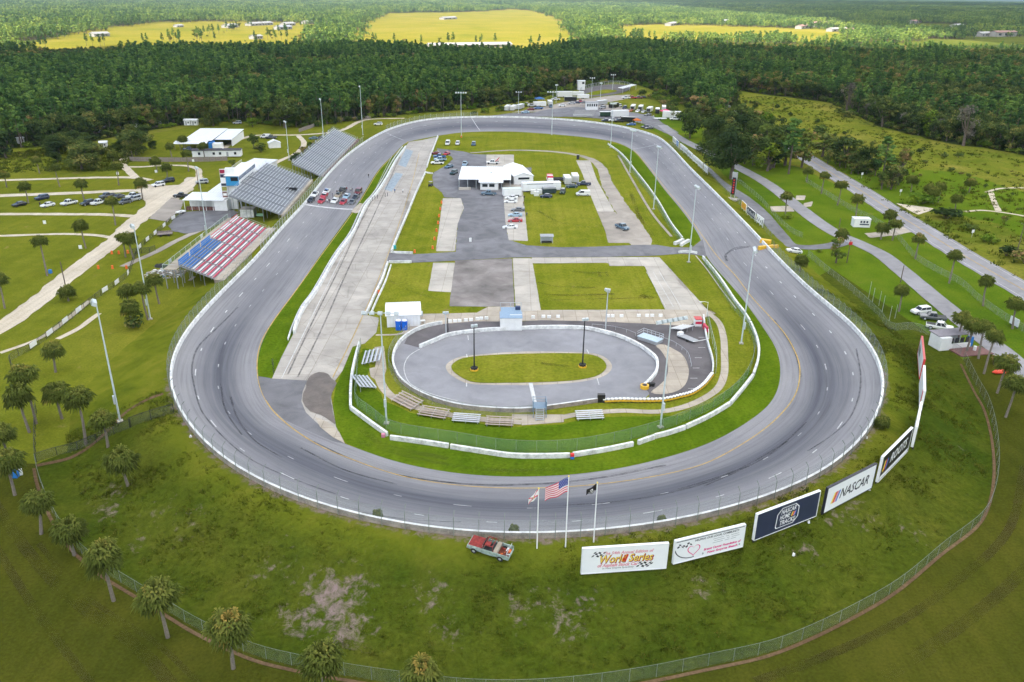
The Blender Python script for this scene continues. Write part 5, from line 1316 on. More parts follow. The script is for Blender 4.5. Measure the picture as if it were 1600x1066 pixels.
# scoring hut over the small oval
t, W = site('scoring_hut', 'white walled scoring hut with blue grey roof deck at the small oval', 'hut', (781.5, 517), (815.5, 517))
bx(t, 'wall', 0, W, 0, 3.2, 0, 3.0, WHITE); RB = plain('blue_grey_roof', (0.24, 0.34, 0.46), 0.4, 0.1)
slab(t, 'roof', -0.1, W + 0.1, -0.1, 3.3, 3.02, 0.12, RB, 0.25); slab(t, 'upper_deck', 0.2, W - 0.1, 3.4, 6.0, 3.1, 0.12, RB, 0.2)
bx(t, 'rear_wall', 0.3, W - 0.3, 3.5, 5.8, 0, 3.05, GREYP)
for k in range(4): bx(t, 'wall_panel', 0.1 + k * W / 4, (k + 1) * W / 4 - 0.1, -0.06, -0.01, 0.3, 2.8, WHITE)
mb = MB()
for x in (0.1, W / 2, W): mb.tube([(x, 6.0, 3.1), (x, 6.0, 4.5)], 0.05, STEEL, 4)
mb.tube([(0.1, 6.0, 4.5), (W, 6.0, 4.5)], 0.05, STEEL, 4); mb.build('railing', t)
bx(t, 'roof_unit', W * 0.72, W * 0.95, 4.4, 5.4, 3.25, 4.0, plain('dark_blue_paint', (0.03, 0.05, 0.12), 0.5))
bx(t, 'gutter', W * 0.45, W, 1.4, 1.6, 3.2, 3.3, WHITE)
# white shed and the two blue toilets
t, W = site('metal_shed', 'large white metal shed behind two blue portable toilets', 'shed', (605, 512), (657, 510))
D = depth_between(631, 512, 492, 0)
bx(t, 'wall', 0, W, 0, D, 0, 2.8, WHITE); gable_ends(t, 0.02, W - 0.02, 0, D, 2.8, 0.9, WHITE, 'x'); gable(t, 'roof', 0, W, 0, D, 2.84, 0.95, ROOFW, 'x')
for k in range(10): bx(t, 'wall_panel', 0.1 + k * W / 10, (k + 1) * W / 10 - 0.08, -0.05, -0.01, 0.1, 2.6, SIGNW)
bx(t, 'air_unit', W + 0.02, W + 0.7, D * 0.4, D * 0.6, 1.2, 1.9, STEEL)
for i, x in enumerate((623, 632.5)):
    t = thing('portable_toilet', ['left blue portable toilet with white cap before the white shed', 'right blue portable toilet with white cap before the white shed'][i], 'toilet', G(x, 515), 0.03, 'blue portable toilets')
    TB = plain('toilet_blue', (0.008, 0.10, 0.55), 0.45)
    bx(t, 'body', -0.6, 0.6, -0.6, 0.6, 0, 2.2, TB); bx(t, 'door', -0.45, 0.45, -0.66, -0.61, 0.15, 2.0, plain('toilet_door_blue', (0.012, 0.13, 0.62), 0.4)); bx(t, 'handle', 0.28, 0.36, -0.7, -0.66, 1.0, 1.2, WHITE)
    mb = MB(); mb.loft([[(0.62 * s * math.cos(2 * math.pi * k / 12), 0.62 * s * math.sin(2 * math.pi * k / 12), z) for k in range(12)] for s, z in ((1, 2.2), (0.9, 2.35), (0.5, 2.45))], WHITE); mb.build('cap', t)
bxs = site('white_table', 'white table beside the right end of the white shed', 'table', (657, 507), (665, 506))[0]; bx(bxs, 'table_top', 0, 1.2, 0, 0.8, 0.7, 0.8, WHITE); bx(bxs, 'leg', 0.1, 0.2, 0.1, 0.7, 0, 0.7, WHITE); bx(bxs, 'leg', 1.0, 1.1, 0.1, 0.7, 0, 0.7, WHITE)
# bleachers round the small oval
def bleacher(label, A, B, rows, m, pitch=0.62, rise=0.28, flip=1):
    a, b = G(*A), G(*B); d = b - a; L = d.length
    t = thing('bleacher', label, 'bleacher', a, math.atan2(d.y, d.x), 'small bleachers around the small oval')
    mb = MB(); mb.box((L / 2, 0, 0), (L, 0.30, 0.06), m); pm = mb.mesh('bench'); mb.fix(pm)
    mb = MB(); mb.box((L / 2, 0, 0), (L, 0.26, 0.05), ALUMD if m is ALUM else m); fm = mb.mesh('footboard'); mb.fix(fm)
    for r_ in range(rows):
        link('bench', pm, t, None, (0, flip * r_ * pitch, 0.45 + r_ * rise))
        if r_: link('footboard', fm, t, None, (0, flip * (r_ * pitch - 0.32), 0.2 + r_ * rise))
    mb = MB()
    for x in (0.3, L / 2, L - 0.3):
        mb.tube([(x, 0, 0.38), (x, flip * (rows - 1) * pitch, 0.38 + (rows - 1) * rise)], 0.05, STEEL, 4)
        mb.tube([(x, flip * (rows - 1) * pitch, 0), (x, flip * (rows - 1) * pitch, 0.4 + (rows - 1) * rise)], 0.05, STEEL, 4); mb.tube([(x, 0, 0), (x, 0, 0.42)], 0.05, STEEL, 4)
    mb.build('frame', t)
OLDW = plain('weathered_bench_wood', (0.42, 0.34, 0.29), 0.9, 0, 0.25, 1.5)
bleacher('bright metal bleacher nearest the muddy pit entry', (566, 572), (572, 551), 5, ALUM, 0.85, 0.2, -1)
bleacher('slanted bright metal bleacher left of the crossbar light pole', (588, 609), (573, 590), 5, ALUM, 0.75, 0.22, 1)
bleacher('weathered wooden bleacher with splayed planks below the small oval', (643, 643), (610, 626), 5, OLDW, 0.7, 0.15, -1)
bleacher('low pinkish wooden bleacher left of the bright one', (696, 657), (652, 650), 5, OLDW, 0.6, 0.12, -1)
bleacher('bright white low bleacher between two wooden ones', (749, 663), (706, 660), 5, ALUM, 0.45, 0.12, -1)
bleacher('pinkish wooden bleacher left of the flag stand path', (802, 668), (758, 666), 5, OLDW, 0.5, 0.12, -1)
bleacher('bright metal bleacher alone on the grass right of the flag stand', (944, 656), (901, 658), 5, ALUM, 0.45, 0.15, -1)
bleacher('small metal bleacher on the dark asphalt by the crossbar pole', (1068, 510), (1048, 516), 5, ALUM, 0.75, 0.2, 1)
# flag stand at the small oval
p = G(843, 652); t = thing('flag_stand', 'blue grey steel flag stand with ladder over the small oval wall', 'flag stand', p, 0.02)
FS = plain('blue_grey_steel', (0.20, 0.28, 0.36), 0.5, 0.2)
bx(t, 'platform', -1.2, 1.2, -0.3, 2.0, 1.9, 2.02, FS)
for x in (-1.15, 1.15):
    for y in (-0.25, 1.95): bx(t, 'leg', x - 0.06, x + 0.06, y - 0.06, y + 0.06, 0, 3.2, FS)
mb = MB()
for z in (2.5, 3.1):
    for a, b in (((-1.15, -0.25), (-1.15, 1.95)), ((1.15, -0.25), (1.15, 1.95)), ((-1.15, 1.95), (1.15, 1.95))): mb.tube([(*a, z), (*b, z)], 0.05, FS, 4)
mb.build('railing', t)
mb = MB()
for x in (-0.7, 0.7): mb.tube([(x, -1.4, 0), (x, -0.3, 2.0)], 0.06, STEEL, 4)
mb.build('ladder_rail', t)
for k in range(6): bx(t, 'rung', -0.7, 0.7, -1.3 + k * 0.19 - 0.1, -1.3 + k * 0.19 + 0.1, 0.2 + k * 0.33, 0.26 + k * 0.33, STEEL)
bx(t, 'side_panel', 1.25, 1.3, 0.1, 1.9, 2.02, 2.9, FS)
# railed platform behind the inner wall
t, W = site('railed_platform', 'pale blue railed platform behind the small oval inner wall', 'platform', (995, 531), (1026, 541)); PB = plain('pale_blue_deck', (0.46, 0.56, 0.64), 0.5)
bx(t, 'deck', 0, W, 0, 2.6, 0.8, 0.95, PB); bx(t, 'base', 0.1, W - 0.1, 0.1, 2.5, 0, 0.8, GREYP)
mb = MB()
for k in range(6): x = W * k / 5; mb.tube([(x, 2.55, 0.95), (x, 2.55, 2.0)], 0.045, STEEL, 4)
for z in (1.5, 2.0): mb.tube([(0, 2.55, z), (W, 2.55, z)], 0.045, STEEL, 4); mb.tube([(0, 0, z), (0, 2.55, z)], 0.045, STEEL, 4); mb.tube([(W, 0, z), (W, 2.55, z)], 0.045, STEEL, 4)
mb.build('railing', t)
# blocks and cones around the small oval
mbk = MB(); mbk.box((0, 0, 0.32), (0.9, 0.6, 0.64), WHITE, 0, (0.9, 0.8)); bkm = mbk.mesh('concrete_block'); mbk.fix(bkm)
for i, (x, y, lb) in enumerate(((703,504,'left'), (711,503.5,'second'), (718,503,''), (728,502,''), (736,501.5,''), (746,500,''), (752,499.5,''), (760,499,''), (833,497.5,'x'), (849,496.5,''), (858,497,''), (872,496.5,''), (950,495.5,'x'), (957,495.5,''), (971,495.5,''), (998,495,''), (1011,495,''), (1019,495,''), (1032,495,''))):
    o = link('concrete_block', bkm, None, None, G(x, y), 0)
    ORD = ['first', 'second', 'third', 'fourth', 'fifth', 'sixth', 'seventh', 'eighth', 'ninth', 'tenth', 'eleventh']
    tag(o, (ORD[7 - i] + ' white concrete block counting left from the scoring hut') if i < 8 else (ORD[i - 8] + ' white concrete block counting right from the scoring hut'), 'concrete block', 'white blocks along the paved walk')
mb = MB(); mb.loft([[(0.85 * math.cos(2 * math.pi * k / 12), 0.85 * math.sin(2 * math.pi * k / 12), z) for k in range(12)] for z in (0, 0.75)], YELLOW); mb.tube([(0, 0, 0.74), (0, 0, 0.78)], 0.5, BLACK, 10)
o = mb.build('crash_drum', None, None, G(1007, 607)); tag(o, 'yellow drum at the end of the small oval inner wall', 'barrel')
t = thing('tyre_pile', 'pile of black tyres behind the yellow drum', 'tyre pile', G(1015, 604))
mb = MB(); mb.tube([(0, 0, 0), (0, 0, 0.24)], 0.34, RUBBER, 9); tyr = mb.mesh('tyre'); mb.fix(tyr)
for k in range(15): link('tyre', tyr, t, None, ((k % 3) * 0.62 - 0.6 + 0.1 * (k // 9), ((k // 3) % 2) * 0.6, 0.25 * (k // 6)))
mb = MB(); mb.box((0, 0, 0.8), (1.4, 0.8, 1.6), SIGNK); o = mb.build('loudspeaker', None, None, G(939, 628)); tag(o, 'black box standing on the lower wall of the small oval', 'speaker')
t, W = site('vending_trailer', 'small red and white stand at the top right of the small oval', 'stand', (1086, 511), (1096, 511)); bx(t, 'body', 0, W, 0, 1.6, 0, 1.8, WHITE); slab(t, 'roof', -0.1, W + 0.1, -0.2, 1.8, 1.82, 0.1, RED); bx(t, 'red_band', 0, W, -0.05, -0.01, 0.7, 1.3, REDB)
mb = MB(); mb.box((0, 0, 0.6), (0.5, 2.6, 1.2), REDB); o = mb.build('red_board', None, None, G(1102, 516), 0.1); tag(o, 'upright red board against the right end wall of the small oval', 'board')
t, W = site('parked_trailer', 'low flatbed trailer with white nose on the dark asphalt', 'trailer', (1058, 528), (1082, 538)); bx(t, 'bed', 0, W, 0, 1.8, 0.5, 0.62, GREYP); bx(t, 'nose', -0.4, 0.5, 0.3, 1.5, 0.3, 1.2, WHITE); mb = MB(); mb.tube([(W, 0, 0.55), (W + 1.5, 3.5, 0.9), (W + 0.3, 4.6, 2.6)], 0.08, WHITE, 4); mb.build('drawbar', t); bx(t, 'wheel', W * 0.6, W * 0.6 + 0.6, -0.25, -0.02, 0, 0.6, RUBBER); bx(t, 'wheel', W * 0.6, W * 0.6 + 0.6, 1.82, 2.05, 0, 0.6, RUBBER)
# concession buildings by the stands
t, W = site('concession_stand', 'white flat roofed concession building with dark serving counter behind the flag bleacher', 'building', (289, 329), (356, 330))
bx(t, 'wall', W * 0.70, W, 0, 8, 0, 3.6, WHITE); bx(t, 'rear_wall', 0.3, W * 0.69, 4.0, 8, 0, 3.3, WHITE); bx(t, 'counter', 0.4, W * 0.69, 0.4, 1.2, 0, 1.2, plain('dark_red_boards', (0.10, 0.05, 0.05), 0.8)); 
for k in range(9): bx(t, 'counter_board', 0.5 + k * W * 0.075, 0.5 + k * W * 0.075 + W * 0.055, 0.3, 0.39, 0.1, 1.1, WALLR)
slab(t, 'roof', -0.2, W * 0.93, -0.6, 9.0, 3.62, 0.18, ROOFW, 0.5); slab(t, 'back_roof', W * 0.35, W * 0.93, 9.1, 27.0, 4.2, 0.18, ROOFW, 0.5); bx(t, 'back_wall', W * 0.4, W * 0.9, 9.2, 26.5, 0, 4.2, WHITE)
for k in range(5): bx(t, 'post', 0.1 + k * W * 0.165, 0.25 + k * W * 0.165, -0.2, -0.05, 0, 3.6, WHITE)
bx(t, 'roof_unit', W * 0.42, W * 0.55, 20, 22, 4.75, 5.9, GREYP)
p = G(361, 327); H = height_to(p, 263); t = thing('sign_tower', 'white tower slab with a tall advertising panel at the big grandstand', 'sign tower', p, R(8))
bx(t, 'slab', -0.4, 2.6, 0, 1.2, 0, H, WHITE); bx(t, 'panel', -2.2, -0.42, -0.2, 0.3, H * 0.28, H * 0.98, WHITE)
for k, (z0, z1, m) in enumerate(((0.30, 0.44, WALLR), (0.46, 0.56, plain('olive_print', (0.30, 0.30, 0.08), 0.5)), (0.58, 0.86, NAVY), (0.64, 0.78, PRW), (0.88, 0.97, MAROON))): bx(t, 'advert', -2.1, -0.5, -0.26 - 0.03 * (k == 3), -0.21, H * z0, H * z1, m)
bx(t, 'advert_print', -1.9, -0.7, -0.3, -0.27, H * 0.34, H * 0.40, PRW)
t, W = site('white_roof_hall', 'white roofed hall tucked behind the press box', 'building', (400, 268), (434, 250), 4.6)
bx(t, 'wall', -3.5, W - 0.3, 0.4, 9.4, 0, 4.5, WHITE); slab(t, 'roof', -4, W, 0, 10, 4.55, 0.2, ROOFW, 0.3)
t, W = site('block_wall_hut', 'pale block hut below the near end of the big grandstand', 'hut', (376, 340), (397, 340)); bx(t, 'wall', 0, W, 0, 4, 0, 2.6, WALLW); slab(t, 'roof', -0.1, W + 0.1, -0.1, 4.1, 2.62, 0.1, CONC)
mb = MB(); mb.box((0, 0, 0.7), (2.2, 0.1, 0.9), plain('green_sign', (0.35, 0.60, 0.38), 0.5)); o = mb.build('green_sign', None, None, G(406, 339)); tag(o, 'small pale green sign in the dark gap under the big grandstand', 'sign')
# left background
t, W = site('open_barn', 'open sided barn with white metal roof in the far left lot', 'barn', (275, 233), (331, 233), 0); D = depth_between(330, 233, 212, 0)
slab(t, 'roof', 3.0, W, 1, D * 0.8, 3.6, 0.18, ROOFW, 0.9); slab(t, 'lean_to_roof', 0, W * 0.92, -3.5, 0.9, 2.9, 0.15, ROOFW, 0.6); slab(t, 'side_roof', W + 0.1, W + 8, D * 0.15, D * 0.8, 3.3, 0.18, ROOFW, 0.9)
for k in range(7): bx(t, 'post', 0.5 + k * W * 0.15, 0.7 + k * W * 0.15, -3.2, -3.0, 0, 2.95, WOODP)
bx(t, 'rear_wall', 3.2, W, D * 0.7, D * 0.72, 0, 4, GREYP); bx(t, 'blue_tarp', W - 1.0, W + 0.6, -1.5, 4.5, 0, 3.2, BLUE); bx(t, 'white_room', W + 0.8, W + 5, -1.2, 2.0, 0, 2.8, WHITE); bx(t, 'side_wall', W + 7.6, W + 7.8, D * 0.18, D * 0.78, 0, 3.4, WHITE)
t, W = site('trailer_home', 'long white trailer home with dark roof behind the board fence', 'trailer home', (301, 247), (377, 246))
bx(t, 'wall', 0, W, 0, 4.2, 0.4, 3.1, WHITE); gable(t, 'roof', 0, W, 0, 4.2, 3.12, 0.6, plain('dark_shingle', (0.07, 0.065, 0.075), 0.9), 'x'); bx(t, 'vent', W * 0.62, W * 0.64, 1.5, 1.9, 3.6, 4.1, WHITE)
for k in (0.12, 0.42, 0.55, 0.86): bx(t, 'window', W * k, W * k + 1.0, -0.06, -0.01, 1.3, 2.4, GLASS)
bx(t, 'door', W * 0.7, W * 0.7 + 0.9, -0.06, -0.01, 0.5, 2.5, GREYP)
t, W = site('white_tent', 'small white tent beside the dirt lane left of the second grandstand', 'tent', (421, 232), (439, 231)); bx(t, 'wall', 0, W, 0, 4, 0, 2.2, WHITE); gable(t, 'roof', 0, W, 0, 4, 2.2, 1.3, ROOFW); gable_ends(t, 0, W, 0.02, 3.98, 2.2, 1.28, WHITE)
def shed(name, label, FL, FR, d, h, m=WHITE, roof=ROOFW, rise=0.6, cat='shed', doors=True):
    t, W = site(name, label, cat, FL, FR); bx(t, 'wall', 0, W, 0, d, 0, h, m); gable_ends(t, 0.02, W - 0.02, 0, d, h, rise, m, 'x'); gable(t, 'roof', 0, W, 0, d, h + 0.03, rise + 0.05, roof, 'x')
    if doors: bx(t, 'door', W * 0.2, W * 0.45, -0.06, -0.01, 0.1, h * 0.8, GREYP); bx(t, 'window', W * 0.6, W * 0.8, -0.06, -0.01, h * 0.4, h * 0.75, GLASS)
    return t
shed('garden_shed', 'small pale blue shed in the grass beside the big dark trees', (156, 231), (168, 230.5), 2.6, 2.2)
shed('garden_shed', 'left one of two white sheds at the dark forest edge', (288, 196), (297.5, 196), 3, 2.6); shed('garden_shed', 'right one of two white sheds at the dark forest edge', (299, 196), (308.5, 196), 3, 2.6)
shed('farm_building', 'low grey roofed building between trees at the forest edge', (228, 200), (253, 199), 5, 2.6, WOOD, GREYP); shed('farm_building', 'low white roofed building left of the bright green tree', (188, 203), (212, 203), 5, 2.4, WHITE, ROOFW); shed('farm_building', 'grey roofed hut behind the rounded dark thickets', (150, 208), (170, 207), 5, 2.6, WOOD, GREYP); shed('farm_building', 'long low grey roof at the far left forest edge', (64, 217), (98, 211), 4, 2.2, WOOD, GREYP)
shed('camper', 'white camper trailer at the left edge of the far lot', (29, 225), (39, 224), 2.4, 2.6, WHITE, ROOFW, 0.2, 'camper')
# right side
t, W = site('ticket_booth', 'low ticket shelter with white end wall and palms in front', 'ticket booth', (1487, 549), (1520, 546)); BR = plain('red_brown_deck', (0.20, 0.10, 0.09), 0.85, 0, 0.2)
bx(t, 'end_wall', -2.6, 0, 0.6, 4.2, 0, 2.9, WHITE); slab(t, 'roof', -2.7, W + 1.2, 1.4, 4.8, 2.95, 0.15, plain('grey_felt_roof', (0.25, 0.23, 0.25), 0.9), 0.1); bx(t, 'counter', 0.05, W, 0.9, 1.5, 0, 1.1, WHITE)
for k in range(4): bx(t, 'window', 0.4 + k * W / 4, 0.4 + k * W / 4 + W * 0.17, 1.52, 1.6, 1.1, 2.3, GLASS)
bx(t, 'rear_wall', 0.05, W, 4.0, 4.2, 0, 2.9, WHITE); bx(t, 'deck', -0.2, W + 2.5, -3.2, 0.8, 0.06, 0.25, BR); bx(t, 'blue_door', W + 0.1, W + 1.0, 1.4, 2.4, 0, 2.2, BLUE)
mb = MB(); mb.tube([(0, 0, 0.25), (0, 0, 1.2)], 0.33, WHITE, 10); o = mb.build('barrel', None, None, G(1522, 549)); tag(o, 'white barrel on the red brown deck of the ticket shelter', 'barrel')
t, W = site('roadside_booth', 'small white booth with dark lettering between driveway and highway', 'booth', (1333, 355), (1359, 356)); bx(t, 'wall', 0, W, 0, 3, 0, 2.7, WHITE); slab(t, 'roof', -0.1, W + 0.1, -0.1, 3.1, 2.72, 0.12, ROOFW)
for k in range(3): bx(t, 'dark_print', W * 0.38 + k * W * 0.18, W * 0.38 + k * W * 0.18 + W * 0.1, -0.05, -0.01, 1.5, 2.2, NAVY)
bx(t, 'dark_band', W * 0.36, W * 0.92, -0.05, -0.01, 0.8, 1.2, NAVY)
board('roadside_sign', 'white rectangular sign board by the highway fence at the right edge', (1577, 507), (1589, 514), 1.6, SIGNW, posts=2, gap=0.5, th=0.08, cat='sign')
for i, (x, y) in enumerate(((1281, 239), (1346, 279), (1406, 306), (1518, 371))):
    t = thing('road_sign', ['white road sign farthest up the highway by the trees', 'white road sign on the far verge beside the roadside bushes', 'small white marker on the far verge above the sandy turnout', 'white road sign on the far verge nearest the camera'][i], 'road sign', G(x, y), 0.3); bx(t, 'post', -0.04, 0.04, -0.04, 0.04, 0, 2.4, STEEL); bx(t, 'plate', -0.5, 0.5, -0.08, -0.05, 1.5, 2.5, WHITE)
# far paddock and kart track
t, W = site('control_tower', 'white control tower with one dark window at the far kart track', 'tower', (903, 141), (914, 141)); bx(t, 'wall', 0, W, 0, 4, 0, 6.8, WHITE); slab(t, 'roof', -0.3, W + 0.3, -0.3, 4.3, 6.82, 0.2, ROOFW); bx(t, 'window', W * 0.55, W * 0.88, -0.08, -0.01, 4.6, 6.0, GLASS)
t, W = site('start_stand', 'white raised stand with a row of dark windows above the far grey bleacher', 'stand building', (916, 172), (934, 172)); bx(t, 'wall', 0, W, 0, 4, 0, 4.6, WHITE); slab(t, 'roof', -0.4, W + 0.4, -0.4, 4.4, 4.62, 0.2, GREYP)
for k in range(5): bx(t, 'window', W * (0.06 + 0.19 * k), W * (0.06 + 0.19 * k) + W * 0.12, -0.08, -0.01, 2.2, 3.8, GLASS)
t, W = site('far_bleacher', 'grey weathered bleacher below the raised white stand in the far paddock', 'bleacher', (894, 183.5), (927, 184))
for k in range(9): bx(t, 'bench', 0.3 * k, W + 0.3 * k, k * 1.5, k * 1.5 + 0.7, 0.4 + 0.28 * k, 0.5 + 0.28 * k, plain('grey_bench', (0.36, 0.35, 0.34), 0.8))
bx(t, 'frame', 1, W, 0.5, 13, 0, 0.35, ALUMD)
kr = resample(spline([Gz(*p) for p in [(905,147),(909,141),(930,135),(955,131.5),(975,132.5),(985,137),(978,143)]], 2), 2)
fence('kart_fence', 'mesh fence around the far kart track', kr, 5, 2.5, LINK, STEEL, 0.08, True)
t, W = site('aerial_ramp', 'slanted pale awning at the right end of the far kart track', 'awning', (973, 146), (994, 140)); slab(t, 'roof', 0, W, 0, 4, 3.4, 0.15, ROOFW, 0.4)
for x in (0.3, W / 2, W - 0.3): bx(t, 'post', x - 0.1, x + 0.1, 0.1, 0.3, 0, 3.4, STEEL)
# far houses beyond the forest
HS = [((148,58),(172,57),4,'long pale roofed house in the sunlit left field'), ((277,43),(287,42.5),3,'small white house at the back of the left field'), ((356,44),(373,43),4,'pale house at the right of the left field'), ((392,41),(411,40),4,'first house in the distant cluster'), ((413,40),(427,39),4,'second house in the distant cluster'), ((437,47),(457,46),4.5,'grey roofed house in front in the distant cluster'), ((447,41),(462,40),4,'third house in the distant cluster'), ((480,38),(492,37),4,'last house in the distant cluster beside the wood'), ((398,62),(411,61),4,'house half hidden at the forest edge'),
      ((672,76),(800,74),3.5,'long pale shed just behind the dark forest edge'), ((694,31),(714,30),4,'pale farm roof in the middle of the sunlit field'), ((1048,41),(1062,39),5,'white house at the back of the right field'), ((1130,36),(1143,35),5,'white roof among pines right of the small field'), ((1252,46),(1268,44),6,'left house with pinkish roof in the right wood'), ((1272,42),(1302,40),8,'large pinkish roofed house in the right wood'), ((1300,50),(1325,49),5,'long white roofed building in the right wood'), ((1325,52),(1343,51),6,'red roofed house beside the long white roof'), ((1203,27),(1240,26),6,'long white roof far among the pines'), ((1427,37),(1440,36),6,'pink roofed house far in the right wood'), ((1493,44),(1505,43),6,'small white house at the far right'), ((1533,58),(1550,57),6,'left pale roofed house at the far right'), ((1556,58),(1588,57),8,'large pink roofed house at the far right edge')]
PINKR = plain('pale_terracotta_roof', (0.34, 0.19, 0.155), 0.8, 0, 0.1, 0.2)
for a, b, h, lb in HS:
    t, W = site('house', lb, 'house', a, b); d = min(14, max(9, W * 0.5)); m = plain('cream_wall', (0.34, 0.32, 0.29), 0.8)
    bx(t, 'wall', 0, W, 0, d, 0, h, m); gable_ends(t, 0.02, W - 0.02, 0, d, h, d * 0.2, m, 'x'); gable(t, 'roof', 0, W, 0, d, h + 0.05, d * 0.2, PINKR if ('pink' in lb or 'red' in lb) else (GREYP if 'grey' in lb else plain('pale_house_roof', (0.36, 0.35, 0.33), 0.8)), 'x', 0.3, 0.8)
    for k in range(3): bx(t, 'window', W * (0.12 + 0.3 * k), W * (0.12 + 0.3 * k) + W * 0.12, -0.1, -0.02, h * 0.35, h * 0.75, GLASS)
# ------------------------------------------------------------------ vehicles
PAINT = {}
def car_paint(nm, c):
    if nm not in PAINT:
        m, nt, b = node_mat('car_paint_' + nm)
        f = noise_out(nt, coords(nt), 1.5, 4.0)
        nt.links.new(ramp(nt, f, [(0.3, tuple(x * 0.9 for x in c)), (0.7, c)]), b.inputs['Base Color'])
        b.inputs['Roughness'].default_value = 0.28; b.inputs['Coat Weight'].default_value = 0.4
        PAINT[nm] = m
    return PAINT[nm]
CC = dict(white=(0.74, 0.74, 0.74), black=(0.012, 0.012, 0.014), grey=(0.10, 0.105, 0.115), silver=(0.40, 0.41, 0.43), red=(0.42, 0.02, 0.03), darkred=(0.16, 0.015, 0.02), blue=(0.03, 0.12, 0.34), navy=(0.018, 0.03, 0.075), paleblue=(0.30, 0.44, 0.56), teal=(0.02, 0.055, 0.07), tan=(0.32, 0.26, 0.18), orange=(0.55, 0.14, 0.02), green=(0.02, 0.05, 0.03), steelblue=(0.10, 0.17, 0.24), pink=(0.70, 0.06, 0.16))
def xs(x, hw, z0, z1, sh=0.88): return [(x, -hw * 0.94, z0), (x, -hw, z0 + (z1 - z0) * 0.35), (x, -hw, z0 + (z1 - z0) * 0.72), (x, -hw * sh, z1), (x, hw * sh, z1), (x, hw, z0 + (z1 - z0) * 0.72), (x, hw, z0 + (z1 - z0) * 0.35), (x, hw * 0.94, z0)]
def cab(mb, x0, x1, hw, z0, x2, x3, hw2, z1, m):
    mb.loft([[(x0, -hw, z0), (x1, -hw, z0), (x1, hw, z0), (x0, hw, z0)], [(x2, -hw2, z1), (x3, -hw2, z1), (x3, hw2, z1), (x2, hw2, z1)]], m)
SPEC = {
 'sedan': dict(body=[(-2.35, .74, .40, .82), (-2.22, .86, .26, .97), (-1.4, .90, .2, 1.0), (.9, .90, .2, .97), (2.05, .86, .22, .84), (2.35, .72, .36, .66)], cab=(-1.85, 1.0, .80, .97, -1.25, .25, .62, 1.42), roof=(-1.28, .28, .64, 1.40), wheels=(1.45, -1.4, .80, .33)),
 'suv': dict(body=[(-2.4, .82, .45, 1.0), (-2.3, .93, .32, 1.12), (.9, .95, .28, 1.12), (2.1, .92, .3, 1.02), (2.4, .8, .42, .85)], cab=(-2.25, 1.05, .88, 1.12, -2.0, .35, .74, 1.72), roof=(-2.08, .40, .77, 1.70), wheels=(1.5, -1.45, .84, .38)),
 'van': dict(body=[(-2.6, .88, .4, 1.2), (-2.5, .98, .3, 1.3), (1.3, .98, .3, 1.25), (2.4, .94, .32, 1.0), (2.65, .82, .42, .85)], cab=(-2.5, 1.75, .93, 1.25, -2.45, .95, .84, 2.05), roof=(-2.5, 1.0, .88, 2.0), wheels=(1.75, -1.6, .86, .36)),
 'pickup': dict(body=[(-2.85, .90, .50, 1.06), (-2.75, .97, .42, 1.10), (.9, .98, .38, 1.12), (2.5, .95, .4, 1.08), (2.85, .86, .48, .95)], cab=(-.75, 1.35, .90, 1.1, -.55, .70, .74, 1.84), roof=(-.62, .76, .77, 1.81), wheels=(1.85, -1.75, .84, .42)),
 'racer': dict(body=[(-2.4, .88, .22, .88), (-2.3, .97, .12, .95), (-.9, .98, .1, .86), (.8, .98, .1, .80), (2.0, .95, .1, .62), (2.45, .86, .12, .42)], cab=(-1.75, .95, .80, .84, -.95, .15, .60, 1.26), roof=(-1.05, .22, .64, 1.23), wheels=(1.4, -1.45, .84, .34)),
}
VCACHE = {}
